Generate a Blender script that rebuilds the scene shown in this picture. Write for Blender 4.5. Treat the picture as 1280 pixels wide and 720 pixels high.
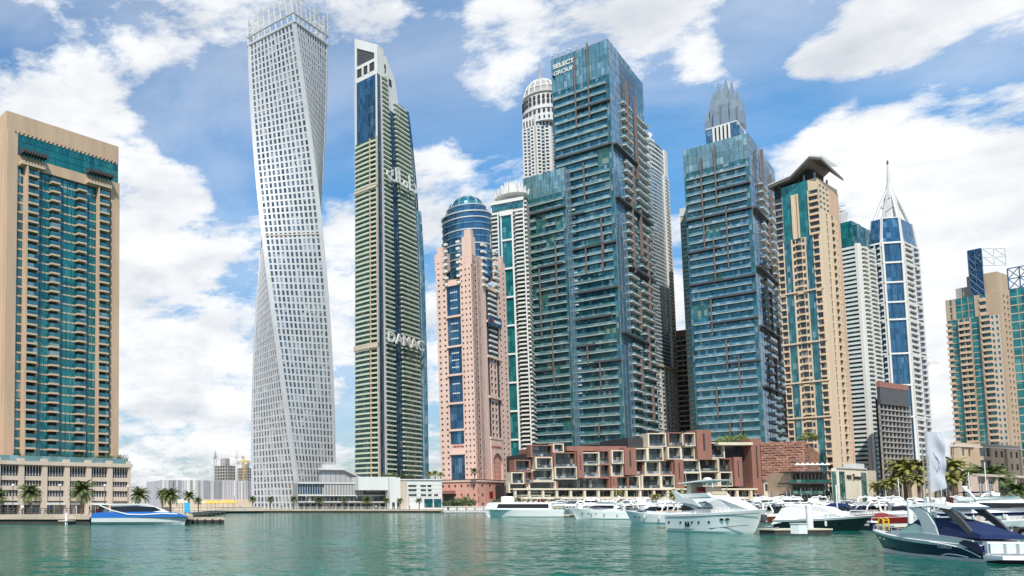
import bpy, math, random
from math import sin, cos, pi, radians, sqrt, tan, atan2
from mathutils import Vector, Matrix
random.seed(7)
for o in list(bpy.data.objects): bpy.data.objects.remove(o)
SC = bpy.context.scene
COL = SC.collection

# ------------------------------------------------------------------ camera
F = 1000.0; PX = 200.0; PY = 557.0; TH = math.atan(0.075); H = 2.8
cd = bpy.data.cameras.new("camera"); cam = bpy.data.objects.new("camera", cd); COL.objects.link(cam)
cam.location = (0, 0, H); cam.rotation_euler = (pi/2 + TH, 0, 0)
cd.sensor_width = 36.0; cd.lens = F/1280*36
cd.shift_x = (640-PX)/1280; cd.shift_y = (PY-360)/1280
cd.clip_start = 0.5; cd.clip_end = 30000
SC.camera = cam

# ------------------------------------------------------------------ light
SUN_EL = radians(52); SUN_AZ = radians(196)      # clockwise from +Y: behind the camera and a little to the left
sd = bpy.data.lights.new("sun", 'SUN'); sd.energy = 4.8; sd.angle = radians(0.6); sd.color = (1.0, 0.94, 0.84)
sun = bpy.data.objects.new("sun", sd); COL.objects.link(sun)
sdir = Vector((sin(SUN_AZ)*cos(SUN_EL), cos(SUN_AZ)*cos(SUN_EL), sin(SUN_EL)))
sun.rotation_euler = sdir.to_track_quat('Z', 'Y').to_euler()
SC.view_settings.view_transform = 'Standard'; SC.view_settings.look = 'None'
SC.view_settings.gamma = 1; SC.view_settings.use_curve_mapping = False
SC.view_settings.exposure = 0.24

def ray(px, py):
    u = (px-PX)/F; v = (PY-py)/F
    return Vector((u, cos(TH)-v*sin(TH), sin(TH)+v*cos(TH)))
def uu(px): return (px-PX)/F*cos(TH)          # X/Y on the horizon line
def Zt(py, Y):
    r = ray(PX, py); return H + Y*r.z/r.y
def Xp(px, py, Y):
    r = ray(px, py); return Y*r.x/r.y
def wl(px, py, z=0.0):                        # point at height z seen at pixel
    r = ray(px, py); t = (z-H)/r.z
    return Vector((r.x*t, r.y*t, z))

# ------------------------------------------------------------------ world
W = bpy.data.worlds.new("World"); SC.world = W; W.use_nodes = True
nt = W.node_tree; nt.nodes.clear(); N = nt.nodes; LK = nt.links
def nn(t, **k):
    n = N.new(t)
    for a, b in k.items(): setattr(n, a, b)
    return n
def mth(op, a, b=None, c=None, clamp=False):
    n = nn('ShaderNodeMath', operation=op); n.use_clamp = clamp
    for i, x in enumerate((a, b, c)):
        if x is None: continue
        if isinstance(x, (int, float)): n.inputs[i].default_value = x
        else: LK.new(x, n.inputs[i])
    return n.outputs[0]
sky = nn('ShaderNodeTexSky', sky_type='NISHITA'); sky.sun_disc = False
sky.sun_elevation = SUN_EL; sky.sun_rotation = SUN_AZ; sky.air_density = 1.0; sky.dust_density = 0.6; sky.ozone_density = 2.2
tc = nn('ShaderNodeTexCoord')
nrm = nn('ShaderNodeVectorMath', operation='NORMALIZE'); LK.new(tc.outputs['Generated'], nrm.inputs[0])
D = nrm.outputs[0]
sep = nn('ShaderNodeSeparateXYZ'); LK.new(D, sep.inputs[0])
# cloud deck coordinates: direction projected on a high plane, so that clouds flatten towards the horizon
zz = mth('ADD', mth('MAXIMUM', sep.outputs[2], 0.0), 0.35)
cmb = nn('ShaderNodeCombineXYZ')
LK.new(mth('DIVIDE', sep.outputs[0], zz), cmb.inputs[0]); LK.new(mth('DIVIDE', sep.outputs[1], zz), cmb.inputs[1]); LK.new(mth('MULTIPLY', sep.outputs[2], 2.2), cmb.inputs[2])
def fbm(scale, det=8, rough=0.56, off=(0, 0, 0), dist=0.0):
    mp = nn('ShaderNodeMapping'); LK.new(cmb.outputs[0], mp.inputs[0]); mp.inputs['Location'].default_value = off
    n = nn('ShaderNodeTexNoise'); n.inputs['Scale'].default_value = scale; n.inputs['Detail'].default_value = det
    n.inputs['Roughness'].default_value = rough; n.inputs['Distortion'].default_value = dist
    LK.new(mp.outputs[0], n.inputs['Vector']); return n.outputs[0]
def blob(px, py, r, w):
    d = ray(px, py).normalized()
    dt = nn('ShaderNodeVectorMath', operation='DOT_PRODUCT'); LK.new(D, dt.inputs[0]); dt.inputs[1].default_value = d
    rr = 1-cos(0.5*(d.angle(ray(px+r, py).normalized())+d.angle(ray(px, py-r).normalized()))*1.25)
    mr = nn('ShaderNodeMapRange', interpolation_type='SMOOTHSTEP')
    mr.inputs['From Min'].default_value = 1-rr; mr.inputs['From Max'].default_value = 1-rr*0.02
    mr.inputs['To Max'].default_value = w
    LK.new(dt.outputs['Value'], mr.inputs['Value']); return mr.outputs[0]
CS = 5.0
CLOUDS = [(70,110,75,.5),(150,100,60,.4),(30,220,110,.45),(150,250,110,.5),(225,290,80,.4),(90,380,130,.35),(200,390,90,.3),(60,480,120,.22),(250,480,100,.3),(230,560,120,.2),
          (190,15,70,.42),(290,20,60,.3),(460,20,60,.15),(430,320,50,.45),(425,400,60,.3),(500,300,50,.2),(545,420,50,.4),(550,220,55,.28),(610,45,70,.38),(690,20,60,.4),(640,110,45,.3),(560,100,40,.12),
          (840,50,80,.42),(800,20,60,.3),(890,80,45,.35),(1040,60,60,.4),(1130,30,80,.5),(1240,10,90,.5),(1010,75,30,.3),
          (1060,170,60,.45),(1150,150,60,.5),(1250,110,50,.4),(1180,240,100,.6),(1240,330,120,.55),(1020,200,60,.4),(1170,420,110,.5),(1260,200,60,.3),(1180,540,110,.35),(840,380,60,.4),
          (30,55,50,-.45),(100,70,40,-.1),(215,140,55,-.55),(265,190,60,-.6),(295,110,50,-.35),(300,240,35,-.4),(420,200,45,-.6),(430,130,40,-.3),(520,120,60,-.35),(545,30,50,-.45),(490,60,40,-.25),
          (600,170,40,-.35),(620,200,40,-.3),(720,80,30,-.2),(840,150,65,-.75),(880,180,60,-.5),(840,230,40,-.4),(945,40,55,-.6),(960,140,50,-.65),(1000,130,40,-.3),(1120,105,35,-.15),(1210,75,60,-.3),(1190,60,40,-.2)]
acc = None
for b in CLOUDS:
    o = blob(*b); acc = o if acc is None else mth('ADD', acc, o)
n1 = fbm(CS, 13, 0.66, (3.1, 0.4, 1.7), 0.15)
dens = mth('ADD', mth('MULTIPLY', acc, 0.85), mth('MULTIPLY', mth('SUBTRACT', n1, 0.5), 3.2))
# more cover low down
lowc = nn('ShaderNodeMapRange'); lowc.inputs['From Min'].default_value = 0.0; lowc.inputs['From Max'].default_value = 0.45
lowc.inputs['To Min'].default_value = 0.22; lowc.inputs['To Max'].default_value = 0.0; LK.new(sep.outputs[2], lowc.inputs['Value'])
dens = mth('ADD', dens, lowc.outputs[0])
cov = nn('ShaderNodeMapRange', interpolation_type='SMOOTHSTEP'); cov.inputs['From Min'].default_value = -0.12; cov.inputs['From Max'].default_value = 0.50
LK.new(dens, cov.inputs['Value'])
thin = fbm(1.3, 6, 0.6, (7, 2, 0), 0.6)
thinm = nn('ShaderNodeMapRange', interpolation_type='SMOOTHSTEP'); thinm.inputs['From Min'].default_value = 0.35; thinm.inputs['From Max'].default_value = 0.75; thinm.inputs['To Max'].default_value = 0.42
LK.new(thin, thinm.inputs['Value'])
covf = mth('MAXIMUM', cov.outputs[0], thinm.outputs[0], clamp=True)
# thick cloud bases are greyer, tops white; uses the cloud field itself shifted
n2 = fbm(CS, 6, 0.55, (3.16, 0.36, 1.78), 0.15)
n3 = fbm(5.0, 6, 0.6, (1.0, 5.0, 0.3))
shd = mth('ADD', mth('MULTIPLY', mth('SUBTRACT', n2, 0.45), 2.4), mth('MULTIPLY', mth('SUBTRACT', n3, 0.5), 1.4), clamp=True)
ramp = nn('ShaderNodeMix', data_type='RGBA')
LK.new(shd, ramp.inputs['Factor'])
ramp.inputs['A'].default_value = (13.2, 13.4, 13.7, 1); ramp.inputs['B'].default_value = (7.4, 8.2, 9.2, 1)
# sky tint towards the richer blue of the photograph
tint = nn('ShaderNodeMix', data_type='RGBA', blend_type='MULTIPLY'); tint.inputs['Factor'].default_value = 1.0
LK.new(sky.outputs[0], tint.inputs['A'])
tel = nn('ShaderNodeMapRange'); tel.inputs['From Min'].default_value = 0.0; tel.inputs['From Max'].default_value = 0.35; LK.new(sep.outputs[2], tel.inputs['Value'])
tm = nn('ShaderNodeMix', data_type='RGBA'); tm.inputs['A'].default_value = (1.0, 0.98, 1.05, 1); tm.inputs['B'].default_value = (1.12, 2.1, 2.5, 1); LK.new(tel.outputs[0], tm.inputs['Factor']); LK.new(tm.outputs['Result'], tint.inputs['B'])
mix = nn('ShaderNodeMix', data_type='RGBA'); LK.new(covf, mix.inputs['Factor']); LK.new(tint.outputs['Result'], mix.inputs['A']); LK.new(ramp.outputs['Result'], mix.inputs['B'])
bg = nn('ShaderNodeBackground'); bg.inputs['Strength'].default_value = 0.064; LK.new(mix.outputs['Result'], bg.inputs['Color'])
wo = nn('ShaderNodeOutputWorld'); LK.new(bg.outputs[0], wo.inputs[0])

# ------------------------------------------------------------------ materials
def newmat(name):
    m = bpy.data.materials.new(name); m.use_nodes = True
    return m, m.node_tree, m.node_tree.nodes['Principled BSDF']
def mat(name, col, rough=0.7, metal=0.0, var=0.12, scale=0.35, bump=0.0, bscale=8, streak=False, spec=0.5):
    m, t, p = newmat(name)
    p.inputs['Roughness'].default_value = rough; p.inputs['Metallic'].default_value = metal
    p.inputs['Specular IOR Level'].default_value = spec
    tcn = t.nodes.new('ShaderNodeTexCoord'); mp = t.nodes.new('ShaderNodeMapping'); t.links.new(tcn.outputs['Object'], mp.inputs[0])
    if streak: mp.inputs['Scale'].default_value = (1, 1, 0.12)
    n = t.nodes.new('ShaderNodeTexNoise'); n.inputs['Scale'].default_value = scale; n.inputs['Detail'].default_value = 5
    n.inputs['Roughness'].default_value = 0.65; t.links.new(mp.outputs[0], n.inputs['Vector'])
    mr = t.nodes.new('ShaderNodeMapRange'); mr.inputs['From Min'].default_value = 0.3; mr.inputs['From Max'].default_value = 0.7
    mr.inputs['To Min'].default_value = 1-var; mr.inputs['To Max'].default_value = 1+var; t.links.new(n.outputs[0], mr.inputs['Value'])
    mx = t.nodes.new('ShaderNodeMix'); mx.data_type = 'RGBA'; mx.blend_type = 'MULTIPLY'; mx.inputs['Factor'].default_value = 1
    mx.inputs['A'].default_value = (*col, 1); t.links.new(mr.outputs[0], mx.inputs['B']); t.links.new(mx.outputs['Result'], p.inputs['Base Color'])
    if bump:
        n2 = t.nodes.new('ShaderNodeTexNoise'); n2.inputs['Scale'].default_value = bscale; n2.inputs['Detail'].default_value = 3
        t.links.new(tcn.outputs['Object'], n2.inputs['Vector'])
        b = t.nodes.new('ShaderNodeBump'); b.inputs['Strength'].default_value = bump; b.inputs['Distance'].default_value = 0.1
        t.links.new(n2.outputs[0], b.inputs['Height']); t.links.new(b.outputs[0], p.inputs['Normal'])
    return m
def gmat(name, c1, c2, c3=(.5, .52, .5), pw=1.4, ph=3.0, rough=0.06, metal=0.25, tilt=0.035, curtain=0.12, ior=1.7, lines=0.0):
    """window glass: every pane has its own tone, slight tilt, some have pale curtains behind"""
    m, t, p = newmat(name)
    p.inputs['Roughness'].default_value = rough; p.inputs['Metallic'].default_value = metal; p.inputs['IOR'].default_value = ior
    tcn = t.nodes.new('ShaderNodeTexCoord'); mp = t.nodes.new('ShaderNodeMapping'); t.links.new(tcn.outputs['Object'], mp.inputs[0])
    mp.inputs['Scale'].default_value = (1/pw, 1/pw, 1/ph); mp.inputs['Location'].default_value = (.37, .37, .13)
    fl = t.nodes.new('ShaderNodeVectorMath'); fl.operation = 'FLOOR'; t.links.new(mp.outputs[0], fl.inputs[0])
    wn = t.nodes.new('ShaderNodeTexWhiteNoise'); wn.noise_dimensions = '3D'; t.links.new(fl.outputs[0], wn.inputs['Vector'])
    mx = t.nodes.new('ShaderNodeMix'); mx.data_type = 'RGBA'; mx.inputs['A'].default_value = (*c1, 1); mx.inputs['B'].default_value = (*c2, 1)
    t.links.new(wn.outputs['Value'], mx.inputs['Factor'])
    gt = t.nodes.new('ShaderNodeMath'); gt.operation = 'GREATER_THAN'; gt.inputs[1].default_value = 1-curtain
    sp = t.nodes.new('ShaderNodeSeparateColor'); t.links.new(wn.outputs['Color'], sp.inputs[0]); t.links.new(sp.outputs[2], gt.inputs[0])
    mx2 = t.nodes.new('ShaderNodeMix'); mx2.data_type = 'RGBA'; t.links.new(gt.outputs[0], mx2.inputs['Factor'])
    t.links.new(mx.outputs['Result'], mx2.inputs['A']); mx2.inputs['B'].default_value = (*c3, 1)
    out = mx2.outputs['Result']
    t.links.new(out, p.inputs['Base Color'])
    ge = t.nodes.new('ShaderNodeNewGeometry')
    sb = t.nodes.new('ShaderNodeVectorMath'); sb.operation = 'SUBTRACT'; t.links.new(wn.outputs['Color'], sb.inputs[0]); sb.inputs[1].default_value = (.5, .5, .5)
    sc = t.nodes.new('ShaderNodeVectorMath'); sc.operation = 'SCALE'; t.links.new(sb.outputs[0], sc.inputs[0]); sc.inputs['Scale'].default_value = tilt
    # wavy distortion inside the pane
    wv = t.nodes.new('ShaderNodeTexNoise'); wv.inputs['Scale'].default_value = 0.35; wv.inputs['Detail'].default_value = 2; t.links.new(tcn.outputs['Object'], wv.inputs['Vector'])
    sb2 = t.nodes.new('ShaderNodeVectorMath'); sb2.operation = 'SUBTRACT'; t.links.new(wv.outputs['Color'], sb2.inputs[0]); sb2.inputs[1].default_value = (.5, .5, .5)
    sc2 = t.nodes.new('ShaderNodeVectorMath'); sc2.operation = 'SCALE'; t.links.new(sb2.outputs[0], sc2.inputs[0]); sc2.inputs['Scale'].default_value = 0.06
    ad = t.nodes.new('ShaderNodeVectorMath'); t.links.new(ge.outputs['Normal'], ad.inputs[0]); t.links.new(sc.outputs[0], ad.inputs[1])
    ad2 = t.nodes.new('ShaderNodeVectorMath'); t.links.new(ad.outputs[0], ad2.inputs[0]); t.links.new(sc2.outputs[0], ad2.inputs[1])
    no = t.nodes.new('ShaderNodeVectorMath'); no.operation = 'NORMALIZE'; t.links.new(ad2.outputs[0], no.inputs[0]); t.links.new(no.outputs[0], p.inputs['Normal'])
    return m
def plain(name, col, rough=0.5, metal=0.0, **k): return mat(name, col, rough, metal, var=k.pop('var', 0.05), **k)

M = {}
M['sand'] = mat('sandstone_cladding', (.50, .345, .235), .85, var=.14, scale=.5, streak=True, bump=.15)
M['sand_pale'] = mat('pale_sandstone', (.50, .42, .34), .85, var=.1, scale=.4, streak=True)
M['tan'] = mat('yellow_tan_render', (.56, .39, .23), .85, var=.09, scale=.3, streak=True)
M['tan_light'] = mat('light_tan_render', (.58, .46, .325), .85, var=.08, scale=.3, streak=True)
M['pink'] = mat('pink_stone', (.60, .43, .36), .8, var=.1, scale=.3, streak=True)
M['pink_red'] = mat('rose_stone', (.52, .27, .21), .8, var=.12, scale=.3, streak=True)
M['white'] = mat('white_render', (.60, .60, .58), .7, var=.06, scale=.2, streak=True)
M['offwhite'] = mat('grey_white_render', (.55, .55, .54), .75, var=.08, scale=.2, streak=True)
M['silver'] = mat('silver_metal_panel', (.50, .50, .50), .42, .25, var=.07, scale=.25)
M['grey'] = mat('grey_concrete', (.30, .29, .28), .85, var=.15, scale=.3, streak=True)
M['dgrey'] = mat('dark_grey_metal', (.07, .07, .075), .5, .2, var=.1)
M['brown'] = mat('brown_terracotta_panel', (.25, .115, .085), .75, var=.12, scale=.3, streak=True)
M['brownfin'] = mat('bronze_fin_metal', (.17, .125, .11), .5, .2, var=.1)
M['cream'] = mat('cream_stone', (.60, .53, .41), .8, var=.1, scale=.3, streak=True)
M['orange'] = mat('pale_orange_spandrel', (.50, .34, .22), .7)
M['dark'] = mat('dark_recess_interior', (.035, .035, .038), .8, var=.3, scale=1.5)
M['black'] = plain('black_rubber', (.015, .015, .017), .5)
M['slab_w'] = mat('white_balcony_edge', (.60, .60, .56), .7, var=.07, scale=.6)
M['slab_t'] = mat('tan_balcony_edge', (.54, .40, .28), .8, var=.08, scale=.6)
M['slab_g'] = mat('grey_green_balcony_edge', (.36, .40, .38), .7, var=.08, scale=.6)
M['slab_gn'] = mat('pale_green_balcony_edge', (.50, .56, .45), .7, var=.1, scale=.6)
M['slab_d'] = mat('dark_balcony_edge', (.16, .17, .17), .6, var=.1, scale=.6)
M['g_teal'] = gmat('teal_glass', (.007, .11, .12), (.016, .22, .22), (.08, .28, .28), 1.2, 2.6, curtain=.05, metal=.35)
M['g_tealdk'] = gmat('dark_teal_glass', (.014, .085, .105), (.05, .20, .235), (.20, .30, .32), 1.2, 2.8, curtain=.10, metal=.42)
M['g_tealrail'] = gmat('teal_glass_railing', (.11, .23, .25), (.20, .35, .37), (.30, .44, .46), 1.5, 3.3, curtain=.1, metal=.5)
M['g_bluerail'] = gmat('blue_grey_glass_railing', (.11, .22, .27), (.20, .34, .40), (.30, .44, .50), 1.5, 3.3, curtain=.1, metal=.5)
M['g_grnrail'] = gmat('green_glass_railing', (.18, .28, .21), (.26, .36, .28), (.36, .45, .38), 1.5, 3.3, curtain=.1, metal=.15)
M['g_blue'] = gmat('blue_mirror_glass', (.025, .085, .16), (.06, .17, .28), (.12, .25, .36), 1.5, 3.2, curtain=.05, metal=.55, tilt=.02)
M['g_bluedk'] = gmat('dark_blue_glass', (.01, .035, .07), (.03, .09, .16), (.10, .14, .18), 1.5, 3.2, curtain=.08, metal=.4)
M['g_skyblue'] = gmat('pale_blue_glass', (.10, .24, .36), (.20, .36, .48), (.32, .44, .50), 1.6, 3.2, curtain=.15, metal=.5)
M['g_green'] = gmat('green_glass', (.02, .10, .09), (.05, .17, .15), (.20, .27, .23), 1.4, 3.0, curtain=.15, metal=.3)
M['g_dark'] = gmat('dark_window_glass', (.012, .02, .025), (.04, .055, .06), (.22, .21, .19), 1.2, 3.0, curtain=.12, metal=.15)
M['g_grey'] = gmat('grey_window_glass', (.03, .042, .055), (.13, .16, .19), (.34, .36, .38), 1.0, 3.2, curtain=.22, metal=.35)
M['yellow'] = plain('yellow_painted_steel', (.75, .48, .02), .5)
M['redpaint'] = plain('red_paint', (.28, .02, .02), .35)
M['gel'] = plain('white_gelcoat', (.80, .80, .79), .18, var=.03)
M['gelgrey'] = plain('pale_grey_gelcoat', (.52, .56, .56), .2, var=.04)
M['navy'] = plain('navy_gelcoat', (.005, .009, .05), .22, var=.05, spec=.25)
M['bluecanvas'] = mat('royal_blue_canvas', (.003, .016, .075), .9, var=.2, scale=2.0, bump=.3, bscale=3)
M['blueblock'] = plain('bright_blue_paint', (.02, .14, .48), .25)
M['redcanvas'] = mat('red_canvas', (.22, .03, .035), .85, var=.15, scale=2.0, bump=.3, bscale=3)
M['whitecanvas'] = mat('white_canvas_cover', (.74, .73, .71), .85, var=.06, scale=1.5, bump=.35, bscale=2.5)
M['boatglass'] = plain('tinted_boat_glass', (.012, .015, .018), .06, .2)
M['windscreen'] = plain('pale_green_windscreen', (.25, .42, .40), .06, .3)
M['steel'] = plain('polished_steel', (.6, .6, .6), .25, .9)
M['pinkish_seat'] = plain('beige_vinyl_seat', (.5, .4, .3), .6)
M['teak'] = mat('teak_deck', (.30, .17, .09), .7, var=.2, scale=3)
M['redbrownhull'] = plain('brown_red_hull_paint', (.20, .05, .02), .35)
M['hull_dkreflect'] = plain('dark_hull_teal_reflect', (.012, .024, .026), .3, spec=.3)  # dark hull, with the teal reflection on it put into the colour
M['trunk'] = mat('palm_trunk_bark', (.20, .14, .10), .95, var=.3, scale=5, bump=.8, bscale=14)
def leafmat(name, c1, c2):
    m, t, p = newmat(name); p.inputs['Roughness'].default_value = .6
    ge = t.nodes.new('ShaderNodeNewGeometry'); mx = t.nodes.new('ShaderNodeMix'); mx.data_type = 'RGBA'
    mx.inputs['A'].default_value = (*c1, 1); mx.inputs['B'].default_value = (*c2, 1)
    t.links.new(ge.outputs['Random Per Island'], mx.inputs['Factor']); t.links.new(mx.outputs['Result'], p.inputs['Base Color'])
    p.inputs['Subsurface Weight'].default_value = 0.0
    return m
M['palmleaf'] = leafmat('palm_frond_green', (.045, .075, .02), (.12, .15, .04))
M['palmleaf_y'] = leafmat('palm_frond_yellow_green', (.12, .14, .03), (.30, .26, .06))
M['bush'] = leafmat('shrub_leaves', (.03, .06, .02), (.09, .13, .035))
M['bush_y'] = leafmat('bright_tree_leaves', (.10, .14, .03), (.22, .26, .06))

# ------------------------------------------------------------------ mesh helpers
class MB:
    def __init__(s, *mats): s.v = []; s.f = []; s.mi = []; s.mats = list(mats)
    def mid(s, m):
        if m is None: return 0
        if m not in s.mats: s.mats.append(m)
        return s.mats.index(m)
    def add(s, vs, fs, m=None):
        b = len(s.v); s.v.extend([tuple(p) for p in vs]); i = s.mid(m)
        for f in fs: s.f.append(tuple(b+k for k in f)); s.mi.append(i)
        return s
    def box(s, x0, x1, y0, y1, z0, z1, m=None):
        vs = [(x0,y0,z0),(x1,y0,z0),(x1,y1,z0),(x0,y1,z0),(x0,y0,z1),(x1,y0,z1),(x1,y1,z1),(x0,y1,z1)]
        return s.add(vs, BF, m)
    def tube(s, pts, r, n=6, m=None, r1=None, cap=True):
        pts = [Vector(p) for p in pts]; k = len(pts); vs = []; fs = []
        for i, p in enumerate(pts):
            d = (pts[min(i+1, k-1)]-pts[max(i-1, 0)]).normalized()
            a = d.cross(Vector((0, 0, 1)))
            if a.length < .05: a = d.cross(Vector((1, 0, 0)))
            a.normalize(); b = a.cross(d)
            rr = r if r1 is None else r+(r1-r)*i/(k-1)
            for j in range(n):
                t = 2*pi*j/n; vs.append(p+a*cos(t)*rr+b*sin(t)*rr)
        for i in range(k-1):
            for j in range(n):
                q = (j+1) % n; fs.append((i*n+j, i*n+q, (i+1)*n+q, (i+1)*n+j))
        if cap: fs.append(tuple(range(n))); fs.append(tuple(range(k*n-1, (k-1)*n-1, -1)))
        return s.add(vs, fs, m)
    def lathe(s, prof, c=(0, 0, 0), n=24, m=None):
        vs = []; fs = []; k = len(prof)
        for r, z in prof:
            for j in range(n):
                t = 2*pi*j/n; vs.append((c[0]+r*cos(t), c[1]+r*sin(t), c[2]+z))
        for i in range(k-1):
            for j in range(n):
                q = (j+1) % n; fs.append((i*n+j, i*n+q, (i+1)*n+q, (i+1)*n+j))
        fs.append(tuple(range(n-1, -1, -1))); fs.append(tuple(range((k-1)*n, k*n)))
        return s.add(vs, fs, m)
    def prism(s, poly, z0, z1, m=None):
        n = len(poly); vs = [(p[0], p[1], z0) for p in poly]+[(p[0], p[1], z1) for p in poly]
        fs = [(i, (i+1) % n, n+(i+1) % n, n+i) for i in range(n)]+[tuple(range(n-1, -1, -1)), tuple(range(n, 2*n))]
        return s.add(vs, fs, m)
    def xz(s, prof, w0, w1=None, y=0, m=None):
        """extrude an x-z outline across y; w1 lets the half width be a function of (x, z)"""
        n = len(prof); wf = w1 or (lambda x, z: w0)
        vs = [(x, y-wf(x, z), z) for x, z in prof]+[(x, y+wf(x, z), z) for x, z in prof]
        fs = [(i, (i+1) % n, n+(i+1) % n, n+i) for i in range(n)]+[tuple(range(n-1, -1, -1)), tuple(range(n, 2*n))]
        return s.add(vs, fs, m)
    def build(s, name, parent=None, warp=None, smooth=False):
        me = bpy.data.meshes.new(name)
        v = [warp(*p) for p in s.v] if warp else s.v
        me.from_pydata(v, [], s.f)
        for m in s.mats: me.materials.append(M[m] if isinstance(m, str) else m)
        if len(s.mats) > 1: me.polygons.foreach_set('material_index', s.mi)
        if smooth: me.polygons.foreach_set('use_smooth', [True]*len(s.f))
        me.update()
        o = bpy.data.objects.new(name, me); COL.objects.link(o)
        if parent: o.parent = parent
        return o
BF = [(0,3,2,1),(4,5,6,7),(0,1,5,4),(1,2,6,5),(2,3,7,6),(3,0,4,7)]
def tag(o, label=None, cat=None, group=None, kind=None):
    if label: o['label'] = label
    if cat: o['category'] = cat
    if group: o['group'] = group
    if kind: o['kind'] = kind
    return o
def empty(name, loc, rz=0.0, label=None, cat=None, group=None):
    o = bpy.data.objects.new(name, None); COL.objects.link(o); o.location = loc; o.rotation_euler = (0, 0, rz)
    o.empty_display_size = .5
    return tag(o, label, cat, group)
def copy_tree(o, parent=None):
    c = o.copy(); COL.objects.link(c)
    if parent: c.parent = parent
    for ch in CH.get(o.name, None) or [x for x in o.children]: copy_tree(ch, c)
    return c
CH = {}
def text_mb(txt, size, depth, m, ox=0, shear=0.0, bold=0.0):
    cu = bpy.data.curves.new('t', 'FONT'); cu.body = txt; cu.size = size; cu.extrude = depth/2; cu.align_x = 'CENTER'; cu.shear = shear; cu.offset = bold
    ob = bpy.data.objects.new('t', cu); COL.objects.link(ob); dg = bpy.context.evaluated_depsgraph_get()
    me = bpy.data.meshes.new_from_object(ob.evaluated_get(dg))
    b = MB(m); b.add([tuple(v.co) for v in me.vertices], [tuple(p.vertices) for p in me.polygons], m)
    bpy.data.objects.remove(ob); bpy.data.meshes.remove(me); return b

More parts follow.
